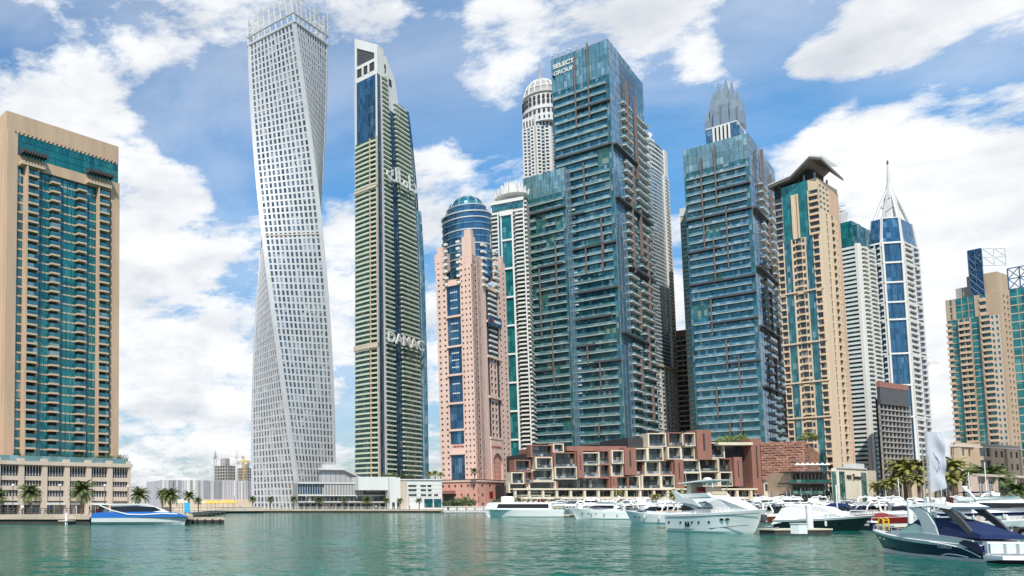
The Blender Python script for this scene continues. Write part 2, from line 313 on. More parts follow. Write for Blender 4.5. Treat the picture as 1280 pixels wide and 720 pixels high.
# ------------------------------------------------------------------ towers
GZ = 1.3
class Tower:
    def __init__(s, name, label, pl=None, pc=None, pr=None, Yc=None, al=45, poly=None, cham=0, loc=None, rz=None, warp=None, m=None, cat='tower', group=None, base=GZ, ns=1):
        s.al = radians(al); s.base = base
        if poly is None:
            ca, sa = cos(s.al), sin(s.al); cx = uu(pc)*Yc
            s.L = (cx-uu(pl)*Yc)/(ca+uu(pl)*sa); s.R = (uu(pr)*Yc-cx)/(sa-uu(pr)*ca)
            L, R = s.L, s.R
            poly = [(-L, 0), (0, 0), (0, R), (-L, R)] if not cham else [(-L, 0), (-cham, 0), (0, cham), (0, R), (-L, R)]
            loc = (cx, Yc, base); rz = -s.al
            s.Yc = Yc
        s.poly = poly; s.warp = warp; s.ns = ns; s.m = m or {}
        s.root = empty(name, loc, rz, label, cat, group)
        s.acc = {}; s.one = {}
        s.zoff = base
    def z(s, py, Y=None): return Zt(py, Y or s.Yc)-s.base
    def flen(s, k):
        a = s.poly[k]; b = s.poly[(k+1) % len(s.poly)]; return sqrt((a[0]-b[0])**2+(a[1]-b[1])**2)
    def fr(s, k):
        a = Vector(s.poly[k]); b = Vector(s.poly[(k+1) % len(s.poly)]); d = (b-a).normalized(); return a, d, Vector((d.y, -d.x))
    def geo(s, k, s0, s1, z0, z1, d0, d1, ns=None, nz=1):
        O, D_, Nn = s.fr(k); ns = ns or max(1, s.ns if (s1-s0) > 3 else 1); vs = []; fs = []
        for iz in range(nz+1):
            zz_ = z0+(z1-z0)*iz/nz
            for i in range(ns+1):
                t = s0+(s1-s0)*i/ns
                p = O+D_*t+Nn*d1; q = O+D_*t+Nn*d0
                vs.append((p.x, p.y, zz_)); vs.append((q.x, q.y, zz_))
        st = (ns+1)*2
        for iz in range(nz):
            for i in range(ns):
                a = iz*st+i*2
                fs.append((a, a+2, a+2+st, a+st)); fs.append((a+3, a+1, a+1+st, a+3+st))
            a = iz*st; fs.append((a+1, a, a+st, a+1+st)); e = a+ns*2; fs.append((e, e+1, e+1+st, e+st))
        for i in range(ns):
            a = i*2; fs.append((a+1, a+3, a+2, a)); b = nz*st+i*2; fs.append((b, b+2, b+3, b+1))
        return vs, fs
    def put(s, name, m, k, s0, s1, z0, z1, d0, d1, nz=None, ns=None):
        """merged part"""
        if s.warp and nz is None: nz = max(1, int((z1-z0)/6))
        if name in ('spandrel', 'wall_grid', 'mullion', 'belt', 'pier', 'divider', 'wall_band', 'frame', 'roof_rim', 'cornice', 'pilaster', 'refuge_belt', 'arch_recess'): name = 'wall'
        mb = s.one.setdefault(name, MB()); v, f = s.geo(k, s0, s1, z0, z1, d0, d1, ns, nz or 1); mb.add(v, f, m)
    def rep(s, name, k, pieces, area, z, face_w=1.0):
        mb = MB()
        for (m, s0, s1, z0, z1, d0, d1) in pieces:
            v, f = s.geo(k, s0, s1, z0, z1, d0, d1); mb.add(v, f, m)
        s.acc.setdefault(name, []).append((area*face_w, z, mb))
    def core(s, z0, z1, m, name='wall', poly=None, nz=None):
        mb = s.one.setdefault(name, MB()); poly = poly or s.poly
        if s.warp:
            nz = nz or max(1, int((z1-z0)/4)); n = len(poly); pts = []
            for i in range(n):
                a = Vector(poly[i]); b = Vector(poly[(i+1) % n])
                for j in range(6): pts.append(tuple(a+(b-a)*j/6))
            n = len(pts); vs = []; fs = []
            for iz in range(nz+1):
                for p in pts: vs.append((p[0], p[1], z0+(z1-z0)*iz/nz))
            for iz in range(nz):
                for i in range(n): fs.append((iz*n+i, iz*n+(i+1) % n, (iz+1)*n+(i+1) % n, (iz+1)*n+i))
            fs.append(tuple(range(n-1, -1, -1))); fs.append(tuple(range(nz*n, nz*n+n))); mb.add(vs, fs, m)
        else: mb.prism(poly, z0, z1, m)
    def facade(s, k, z0, z1, nf, cols, s0=0.0, s1=None, fw=None):
        Ln = s.flen(k); s1 = Ln if s1 is None else s1; tot = sum(c[0] for c in cols); fh = (z1-z0)/nf
        if fw is None: fw = 1.0
        x = s0
        for c in cols:
            w = c[0]/tot*(s1-s0); kd = c[1]; o = c[2] if len(c) > 2 else {}
            a, b = x, x+w; x = b
            wm = o.get('wall', s.m.get('wall', 'white')); gm = o.get('glass', s.m.get('glass', 'g_dark'))
            f0 = o.get('f0', 0); f1 = o.get('f1', nf); skip = o.get('skip', ())
            if kd == 'P':
                s.put(o.get('name', 'pier'), wm, k, a, b, z0+f0*fh, z0+f1*fh, 0, o.get('d', .5))
            elif kd == 'G':
                for i in range(f0, f1):
                    zz0 = z0+i*fh; s.rep('window', k, [(gm, a+.05, b-.05, zz0+.02, zz0+fh-.02, .02, .14)], w*fh, zz0, fw)
                    if o.get('band', .35): s.put('spandrel', o.get('bm', wm), k, a, b, zz0-.0, zz0+o.get('band', .35), .0, .2)
                n = o.get('mull', 0)
                for j in range(n+1):
                    xm = a+(b-a)*j/max(n, 1); s.put('mullion', o.get('mm', wm), k, max(a, xm-.07), min(b, xm+.07), z0+f0*fh, z0+f1*fh, .0, .24)
            elif kd == 'W':
                n = o.get('n', 2); wr = o.get('wr', .5); hr = o.get('hr', .5); sill = o.get('sill', .3); bw = w/n; dd = o.get('d', .35)
                for j in range(n):
                    c0 = a+bw*j; g0 = c0+bw*(1-wr)/2; g1 = g0+bw*wr
                    for i in range(f0, f1):
                        zz0 = z0+i*fh; w0 = zz0+fh*sill; w1 = w0+fh*hr
                        if (i, j) in skip: continue
                        s.rep('window', k, [(gm, g0, g1, w0, w1, .02, .09)], (g1-g0)*(w1-w0), zz0, fw)
                    if bw*(1-wr) > .02:
                        s.put('wall_grid', wm, k, c0, g0, z0+f0*fh, z0+f1*fh, 0, dd); s.put('wall_grid', wm, k, g1, c0+bw, z0+f0*fh, z0+f1*fh, 0, dd)
                for i in range(f0, f1):
                    zz0 = z0+i*fh
                    s.put('wall_grid', wm, k, a, b, zz0, zz0+fh*sill, 0, dd-.03); s.put('wall_grid', wm, k, a, b, zz0+fh*(sill+hr), zz0+fh, 0, dd-.03)
            elif kd == 'R':
                sb = o.get('sb', .45)
                for i in range(f0, f1):
                    zz0 = z0+i*fh
                    s.rep('window', k, [(gm, a, b, zz0+fh*sb, zz0+fh, .02, .12)], w*fh*(1-sb), zz0, fw)
                    s.put('spandrel', wm, k, a, b, zz0, zz0+fh*sb, 0, o.get('d', .45))
            elif kd == 'B':
                dp = o.get('dp', 1.3); sl = o.get('slab', s.m.get('slab', 'slab_w')); rl = o.get('rail', s.m.get('rail', sl)); rh = o.get('rh', 1.0); st = o.get('st', .28)
                gap = o.get('gap', .0); rec = o.get('rec', False); back = o.get('back', gm)
                for i in range(f0, f1):
                    zz0 = z0+i*fh; e = random.random()
                    if o.get('miss', 0) and e < o['miss']:
                        s.rep('window', k, [(gm, a+.03, b-.03, zz0+.02, zz0+fh-.02, .02, .14)], w*fh, zz0, fw); continue
                    s.rep('window', k, [(back, a+.05, b-.05, zz0+st, zz0+fh-.05, .02, .10)], w*fh*.5, zz0, fw)
                    p = [(sl, a+gap, b-gap, zz0, zz0+st, .0, dp)]
                    if rl: p.append((rl, a+gap, b-gap, zz0+st, zz0+st+rh, dp-.1, dp-.02))
                    if rl and o.get('ends', True):
                        p.append((rl, a+gap, a+gap+.08, zz0+st, zz0+st+rh, .1, dp-.1)); p.append((rl, b-gap-.08, b-gap, zz0+st, zz0+st+rh, .1, dp-.1))
                    s.rep('balcony', k, p, w*1.4, zz0, fw)
                n = o.get('div', 0)
                for j in range(n+1):
                    if n == 0: break
                    xm = a+(b-a)*j/n; s.put('divider', o.get('dm', wm), k, max(a, xm-.12), min(b, xm+.12), z0+f0*fh, z0+f1*fh, .0, dp*.8)
    def custom(s, name, mb, smooth=False): return mb.build(name, s.root, s.warp, smooth)
    def finish(s, zmin=0.0):
        for nme, mb in s.one.items(): mb.build(nme, s.root, s.warp)
        for nme, L in s.acc.items():
            L.sort(key=lambda t: (0 if t[1] >= zmin else 1, -round(t[0], 1), t[1]))
            if len(L) <= 100: top, rest = L, []
            else: top, rest = L[:100], L[100:]
            for _, _, mb in top: mb.build(nme, s.root, s.warp)
            if rest:
                big = MB()
                for _, _, mb in rest:
                    b = len(big.v); big.v.extend(mb.v); big.f.extend([tuple(b+q for q in f) for f in mb.f])
                    idx = [big.mid(q) for q in mb.mats]; big.mi.extend([idx[q] for q in mb.mi])
                o = big.build(nme, s.root, s.warp); o['kind'] = 'stuff'
# ------------------------------------------------------------------ setting
def struct(o): o['kind'] = 'structure'; return o
m, t, p = newmat('marina_water')
p.inputs['Base Color'].default_value = (.010, .105, .082, 1); p.inputs['Roughness'].default_value = .09; p.inputs['IOR'].default_value = 1.22; p.inputs['Specular IOR Level'].default_value = .09
tcn = t.nodes.new('ShaderNodeTexCoord')
def wnoise(scale, sx, sy, det, rot=0.0, rough=.55):
    mp = t.nodes.new('ShaderNodeMapping'); mp.inputs['Scale'].default_value = (sx, sy, 1); mp.inputs['Rotation'].default_value = (0, 0, rot); t.links.new(tcn.outputs['Object'], mp.inputs[0])
    n = t.nodes.new('ShaderNodeTexNoise'); n.inputs['Scale'].default_value = scale; n.inputs['Detail'].default_value = det; n.inputs['Roughness'].default_value = rough; n.inputs['Distortion'].default_value = .4
    t.links.new(mp.outputs[0], n.inputs['Vector']); return n.outputs[0]
def wm(op, a, b):
    n = t.nodes.new('ShaderNodeMath'); n.operation = op
    for i, x in enumerate((a, b)):
        if isinstance(x, (int, float)): n.inputs[i].default_value = x
        else: t.links.new(x, n.inputs[i])
    return n.outputs[0]
def wcol(scale, sx, sy, det, rot, amp):
    mp = t.nodes.new('ShaderNodeMapping'); mp.inputs['Scale'].default_value = (sx, sy, 1); mp.inputs['Rotation'].default_value = (0, 0, rot); t.links.new(tcn.outputs['Object'], mp.inputs[0])
    n = t.nodes.new('ShaderNodeTexNoise'); n.inputs['Scale'].default_value = scale; n.inputs['Detail'].default_value = det; n.inputs['Roughness'].default_value = .6; n.inputs['Distortion'].default_value = .6; t.links.new(mp.outputs[0], n.inputs['Vector'])
    s1 = t.nodes.new('ShaderNodeVectorMath'); s1.operation = 'SUBTRACT'; t.links.new(n.outputs['Color'], s1.inputs[0]); s1.inputs[1].default_value = (.5, .5, .5)
    s2 = t.nodes.new('ShaderNodeVectorMath'); s2.operation = 'MULTIPLY'; t.links.new(s1.outputs[0], s2.inputs[0]); s2.inputs[1].default_value = (amp, amp, 0); return s2.outputs[0]
def vadd(a, b):
    n = t.nodes.new('ShaderNodeVectorMath'); t.links.new(a, n.inputs[0]); t.links.new(b, n.inputs[1]); return n.outputs[0]
ge = t.nodes.new('ShaderNodeNewGeometry')
v_ = vadd(ge.outputs['Normal'], wcol(1.1, 1, 1.5, 5, .25, .62)); v_ = vadd(v_, wcol(.22, 1, 1.6, 3, -.2, .26)); v_ = vadd(v_, wcol(4.0, 1, 1.2, 3, .6, .42))
no = t.nodes.new('ShaderNodeVectorMath'); no.operation = 'NORMALIZE'; t.links.new(v_, no.inputs[0]); t.links.new(no.outputs[0], p.inputs['Normal'])
# silt patches in the water colour
sc = t.nodes.new('ShaderNodeMix'); sc.data_type = 'RGBA'; sc.inputs['A'].default_value = (.0005, .060, .047, 1); sc.inputs['B'].default_value = (.001, .155, .105, 1)
t.links.new(wnoise(.03, 1, 1.5, 4), sc.inputs['Factor']); t.links.new(sc.outputs['Result'], p.inputs['Base Color'])
M['water'] = m
mb = MB('water'); mb.add([(-1500, -600, 0), (1800, -600, 0), (1800, 700, 0), (-1500, 700, 0)], [(0, 1, 2, 3)]); struct(mb.build('water'))

M['paving'] = mat('sandy_paving', (.46, .40, .33), .9, var=.12, scale=.05)
M['quaywall'] = mat('quay_wall_concrete', (.42, .35, .27), .9, var=.2, scale=.6)
M['quaydark'] = mat('dark_lower_concrete', (.045, .042, .038), .9, var=.4, scale=.8)  # much darker concrete for the lower quay wall and the floats
shore = [(-2500, 122), (4.5, 122), (4.8, 150), (24, 290), (40, 312), (150, 312), (262, 300), (240, 215), (215, 150), (212, 128), (2500, 128), (12000, 9000), (-12000, 9000)]
mb = MB('paving'); n = len(shore); mb.prism(shore, -1.0, GZ, 'paving'); struct(mb.build('ground'))
mb = MB('quaywall')
for i in range(9):
    a = Vector(shore[i]); b = Vector(shore[i+1]); d = (b-a).normalized(); nn_ = Vector((d.y, -d.x)); 
    q = [a+nn_*.5, b+nn_*.5, b-nn_*.4, a-nn_*.4]
    mb.prism([(v.x, v.y) for v in q], .72, GZ+.16+.003*i, 'quaywall'); q = [a+nn_*.25, b+nn_*.25, b-nn_*.4, a-nn_*.4]; mb.prism([(v.x, v.y) for v in q], -1, .72, 'quaydark')
struct(mb.build('quay'))

# ------------------------------------------------------------------ T1 : sandstone residential tower on the left
T = Tower('apartment_tower', 'beige sandstone tower with teal glass bays and brick framed edge at the far left', -25, 1, 146, 150, 53, m=dict(wall='sand', glass='g_tealdk', slab='slab_t', rail='g_tealrail'))
zt = T.z(138); Ln = T.flen(1); T.core(0, zt, 'sand')
z0 = T.z(585); z1 = T.z(204); pw = Ln*.075; nf = 32
T.put('pier', 'sand', 1, 0, Ln*.085, 0, T.z(163), 0, .6); T.put('pier', 'sand', 1, Ln*.915, Ln, 0, T.z(190), 0, .6)
T.put('attic', 'sand', 1, Ln*.0, Ln, T.z(163), zt-.1, 0, .12); T.put('cornice', 'sand', 1, Ln*.085, Ln*.915, T.z(204), T.z(191), 0, .62)
T.facade(1, T.z(190), T.z(163), 3, [(1, 'G', dict(glass='g_teal', mull=16, band=.15, mm='g_teal', bm='g_teal'))], Ln*.06, Ln*.99)
T.facade(1, z0, z1, nf, [(.9, 'G', dict(glass='g_tealdk', mull=1)), (.22, 'P', dict(d=1.5)), (1.35, 'B', dict(dp=1.5, rail='g_tealdk', rh=.8, st=.35, back='dark')), (.15, 'P', dict(d=1.0)), (1.6, 'G', dict(glass='g_teal', mull=3, bm='slab_t', mm='g_tealdk', band=.3)),  # dark balcony backs: the shade of the recesses put into the colour
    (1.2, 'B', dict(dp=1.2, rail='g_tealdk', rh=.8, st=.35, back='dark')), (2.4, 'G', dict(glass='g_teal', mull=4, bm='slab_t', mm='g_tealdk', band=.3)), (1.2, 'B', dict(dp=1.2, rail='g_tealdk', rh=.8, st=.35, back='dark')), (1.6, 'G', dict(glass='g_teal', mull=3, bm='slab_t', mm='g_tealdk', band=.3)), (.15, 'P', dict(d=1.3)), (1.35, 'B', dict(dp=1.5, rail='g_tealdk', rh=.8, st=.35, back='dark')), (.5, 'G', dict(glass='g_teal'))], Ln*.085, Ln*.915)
# brackets under the attic, small rails
mb = MB('dgrey')
for i in range(26):
    v, f = T.geo(1, Ln*(.06+.93*i/26), Ln*(.06+.93*i/26)+.15, T.z(163)-.1, T.z(163)+.15, .1, .8); mb.add(v, f, 'dgrey')
T.custom('bracket_row', mb)
for a, b in ((.10, .30), (.68, .9)):
    mb = MB('dgrey'); v, f = T.geo(1, Ln*a, Ln*b, z1+2.5, z1+2.8, .6, 2.0); mb.add(v, f, 'dgrey')
    for i in range(9): v, f = T.geo(1, Ln*(a+(b-a)*i/8)-.1, Ln*(a+(b-a)*i/8)+.1, z1+2.2, z1+3.1, .6, 2.3); mb.add(v, f, 'dgrey')
    T.custom('pergola', mb); mb = MB('slab_t'); v, f = T.geo(1, Ln*a, Ln*b, z1+.2, z1+.9, .6, 1.5); mb.add(v, f, 'slab_t'); T.custom('ledge', mb)
T.facade(0, z0, zt-6, 32, [(1, 'P', dict(d=.2)), (1, 'W', dict(n=2, wr=.5)), (2, 'P', dict(d=.2))])
T.finish(T.z(575))
T1 = T
# its podium
def podium():
    T = Tower('parking_podium', 'cream podium with louvred car park openings beneath the sandstone tower at the far left', -22, -6, 160, 137, 60, m=dict(wall='sand_pale', glass='g_dark'), cat='podium')
    zt = T.z(577); Ln = T.flen(1); T.core(0, zt, 'sand_pale')
    n = 6; fl = [(3.3, .2), (3.0, 0)]
    zb = [T.z(621.5), T.z(608), T.z(595.5), zt-.1]
    for i in range(n+1):
        s = Ln*i/n; T.put('pilaster', 'sand_pale', 1, max(0, s-.5), min(Ln, s+.5), 0, zt+.7, 0, 1.1)
    for k in range(3):
        T.put('wall_band', 'sand_pale', 1, 0, Ln, zb[k]-.6, zb[k]+.15, 0, .8)
        for i in range(n):
            a = Ln*i/n+.5; b = Ln*(i+1)/n-.5
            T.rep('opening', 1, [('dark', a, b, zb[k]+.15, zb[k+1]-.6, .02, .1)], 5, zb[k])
            P = []
            for j in range(18):
                x = a+(b-a)*(j+.2)/18; P.append(('offwhite' if j % 3 == 0 else 'dgrey', x, x+.13, zb[k]+.15, zb[k]+1.0+(1.1 if j % 3 == 0 else 0), .4, .5))
            P.append(('dgrey', a, b, zb[k]+1.0, zb[k]+1.1, .38, .52)); T.rep('louvre', 1, P, 3, zb[k])
    T.put('cornice', 'sand_pale', 1, -.3, Ln+.3, zt-.45, zt+.2, 0, 1.3)
    for i in range(n):
        a = Ln*i/n+.5; b = Ln*(i+1)/n-.5
        T.rep('shopfront', 1, [('g_dark', a, b, .1, zb[0]-1.1, .05, .15), ('sand_pale', (a+b)/2-.15, (a+b)/2+.15, 0, zb[0]-1.1, .15, .3), ('offwhite', a, b, zb[0]-1.3, zb[0]-.9, .15, .25 if i % 2 else 1.4)], 6, 0)
    T.put('glass_parapet', 'g_tealrail', 1, 0, Ln, zt+.2, zt+1.2, -.1, 0)
    T.finish(); return T
POD = podium()

# ------------------------------------------------------------------ T3 : twisted tower
YC = 345; s_ = 25.0; cx = uu(367)*YC; zt3 = Zt(45, YC-8)-GZ
def tw(x, y, z):
    a = radians(45-90*min(1.12, z/zt3)); return (x*cos(a)-y*sin(a), x*sin(a)+y*cos(a), z)
h_ = s_/2
T = Tower('twisted_tower', 'tall white tower twisting a quarter turn with a lattice crown', poly=[(-h_, -h_), (h_, -h_), (h_, h_), (-h_, h_)], loc=(cx, YC, GZ), rz=0.0, warp=tw, m=dict(wall='silver', glass='g_grey'))
T.Yc = YC; T.core(0, zt3, 'silver', nz=80)
NF = 74
for k in range(4):
    T.facade(k, 0, zt3, NF, [(.35, 'P', dict(d=.5, wall='silver')), (8, 'W', dict(n=12, wr=.54, hr=.74, sill=.13, d=.26)), (.35, 'P', dict(d=.5, wall='silver'))], fw=1.0 if k in (0, 3) else .7)
# mechanical belt and crown
fh = zt3/NF
for k in range(4):
    for zz0 in (zt3*.56,):
        T.put('belt', 'sand_pale', k, 0, s_, zz0, zz0+.5, 0, .42)
    T.put('roof_rim', 'silver', k, -.4, s_+.4, zt3, zt3+1.0, -.5, .7); T.put('roof_rim', 'silver', k, -.4, s_+.4, zt3+4.2, zt3+4.7, -.2, .6)
    mb = MB('offwhite')
    for i in range(9):
        x = s_*i/8; top = zt3+ (15.5 if i in (0, 8) else 10.5+ (i % 3)*1.6)
        v, f = T.geo(k, x-.22, x+.22, zt3, top, .0, .35, nz=5); mb.add(v, f, 'offwhite')
    for j in range(4):
        zz0 = zt3+6+j*2.3; v, f = T.geo(k, 0, s_, zz0, zz0+.18, .1, .25, ns=8); mb.add(v, f, 'offwhite')
    for i in range(0, 8, 1):
        x = s_*i/8
        for j in range(2+(i*7 % 3)):
            if (i+j) % 2: v, f = T.geo(k, x+.4, x+s_/8-.4, zt3+5+j*2.6, zt3+7+j*2.6, .1, .2); mb.add(v, f, 'silver')
    T.custom('crown_lattice', mb)
T.finish(6)

# ------------------------------------------------------------------ T4 : slender tapering tower with signs
YC = 360
T = Tower('residential_tower', 'slender tapering tower with green balconies and a white fin crown carrying white signs', 441, 476, 533, YC, 45, m=dict(wall='offwhite', glass='g_green', slab='slab_gn', rail='g_grnrail'), ns=5)
L, R = T.L, T.R; ZT = T.z(45)
def wd(x, y, z, T=T, L=L, R=R, ZT=ZT):
    f = max(0, min(1.1, z/ZT)); ty = 1-.50*f**4; tx = 1-.12*f
    if x < 0: y = y + (1-cos(min(1.0, -x/L)*1.2))*3.2*(1 if y < R*.5 else 0)
    return (x*tx+1.9*f, y*ty+1.9*f, z)
T.warp = wd
zb = T.z(170); z2 = T.z(112)
T.core(0, z2, 'g_blue')
NF = 76; fh = zb/NF
T.facade(0, 0, zb, NF, [(.35, 'P', dict(d=.3)), (6.2, 'B', dict(dp=1.4, rail='slab_gn', rh=.45, st=.35, back='g_green', gap=.03)), (.4, 'P', dict(wall='orange', d=1.0)), (2.4, 'B', dict(dp=1.2, rail='slab_gn', rh=.45)), (.3, 'P', dict(wall='sand_pale', d=1.4))])
T.facade(0, zb, T.z(92), 17, [(.12, 'P', dict(d=.3)), (1, 'G', dict(glass='g_blue', mull=6, band=.0, mm='g_blue')), (.08, 'P', dict(d=.3))])
T.facade(1, 0, T.z(88), 92, [(1.2, 'G', dict(glass='g_bluedk', band=0, wall='dgrey', mull=1)), (.3, 'P', dict(d=1.0, wall='silver')), (2.9, 'B', dict(dp=1.3, rail='slab_w', rh=.35, st=.3, back='g_green')), (2.6, 'G', dict(glass='g_bluedk', band=.0, mull=2, mm='dgrey')), (6.0, 'B', dict(dp=1.2, rail='slab_w', rh=.35, st=.3, back='g_green', f1=88)), (1.3, 'G', dict(glass='g_tealdk', band=.2, f1=80, mull=1, mm='offwhite')), (.8, 'P', dict(wall='g_skyblue', f1=66, d=1.5))])
T.put('refuge_belt', 'sand_pale', 0, 0, L, T.z(434), T.z(428), 0, 1.7, ns=5); T.put('refuge_belt', 'sand_pale', 0, 0, L, T.z(234), T.z(231), 0, 1.7, ns=5)
# crown fins
def fin(y0, y1, zl, zh0, zh1, mesh):
    mb = MB('white'); w = T.L*.98
    x0, x1 = -w, .3
    # outer frame: four posts, sloping top
    def hz(x): return zh1+(zh0-zh1)*(x-x0)/(x1-x0)
    for (xa, xb) in ((x0, x0+1.4), (x1-1.8, x1)):
        mb.add([(xa, y0, zl), (xb, y0, zl), (xb, y1, zl), (xa, y1, zl), (xa, y0, hz(xa)), (xb, y0, hz(xb)), (xb, y1, hz(xb)), (xa, y1, hz(xa))], BF, 'white')
    xa, xb = x0+1.4, x1-1.8
    for za, zb_ in ((3.2, .0), ):
        mb.add([(xa, y0, hz(xa)-4.5), (xb, y0, hz(xb)-4.5), (xb, y1, hz(xb)-4.5), (xa, y1, hz(xa)-4.5), (xa, y0, hz(xa)), (xb, y0, hz(xb)), (xb, y1, hz(xb)), (xa, y1, hz(xa))], BF, 'white')
    mb.box(xa, xb, y0, y1, zl, zl+2.2, 'white'); mb.box(xa, xb, y0, y1, zl+6.5, zl+8, 'white')
    for i in range(1, 3): mb.box(xa+(xb-xa)*i/3-.5, xa+(xb-xa)*i/3+.5, y0, y1, zl+2.2, zl+6.5, 'white')
    mb.box(xa, xb, y0+.5, y0+1.0, zl+2.2, zl+6.5, 'dark')
    T.custom('crown_fin', mb)
    if mesh:
        mb = MB('dgrey'); n = 26
        for i in range(n+1):
            z_ = zl+8+(hz(xa)-5-zl-8)*i/n; z2_ = z_+(hz(xb)-hz(xa))*i/n
            mb.add([(xa, y0+.6, z_), (xb, y0+.6, z2_), (xb, y0+.9, z2_), (xa, y0+.9, z_), (xa, y0+.6, z_+.35), (xb, y0+.6, z2_+.35), (xb, y0+.9, z2_+.35), (xa, y0+.9, z_+.35)], BF, 'dgrey')
        mb.box(xa, xb, y0+1.3, y0+1.5, zl+8, hz(xb)-4.5, 'grey'); T.custom('crown_mesh', mb)
fin(-.4, 10, T.z(92), T.z(56), T.z(34), True)
mb = MB('white'); mb.box(-L*.7, .1, 10, 13.5, z2-4, T.z(85), 'white'); mb.box(-.2, .25, 10.6, 13, T.z(78), T.z(66)-3, 'dgrey'); T.custom('crown_fin', mb)
mb = MB('white'); mb.add([(-L*.7, 14, z2-6), (.2, 14, z2-6), (.2, 29, z2-6), (-L*.7, 29, z2-6), (-L*.7, 14, T.z(60)), (.2, 14, T.z(62)), (.2, 26, T.z(84)), (-L*.7, 26, T.z(82))], BF, 'white'); mb.box(-.2, .3, 16, 20, T.z(97), T.z(88), 'dark'); mb.box(-.2, .3, 22, 27, z2-8, z2-2, 'offwhite'); T.custom('crown_fin', mb)
# signs : extruded letters standing off the right face
def wall_text(T, k, txt, size, s, z, d, m, name='sign_letters', shear=0.0, depth=.5, bold=0.0, warp=True, sy=1.0):
    mb = text_mb(txt, size, depth, m, shear=shear, bold=bold); O, D_, Nn = T.fr(k)
    mb.v = [tuple(Vector((O.x+D_.x*(s+vx)+Nn.x*(d+vz), O.y+D_.y*(s+vx)+Nn.y*(d+vz), z+vy*sy))) for vx, vy, vz in mb.v]
    return mb.build(name, T.root, T.warp if warp else None)
wall_text(T, 1, 'DAMAC', 10.0, 20, T.z(436, 378), 3.0, 'white', bold=.12, sy=.7)
wall_text(T, 1, '\uFED9\uFE8E\uFEE3\uFE8D\uFEA9', 14.0, 20, T.z(238, 376), 3.0, 'white', bold=.14, sy=.7)
T.finish(15)

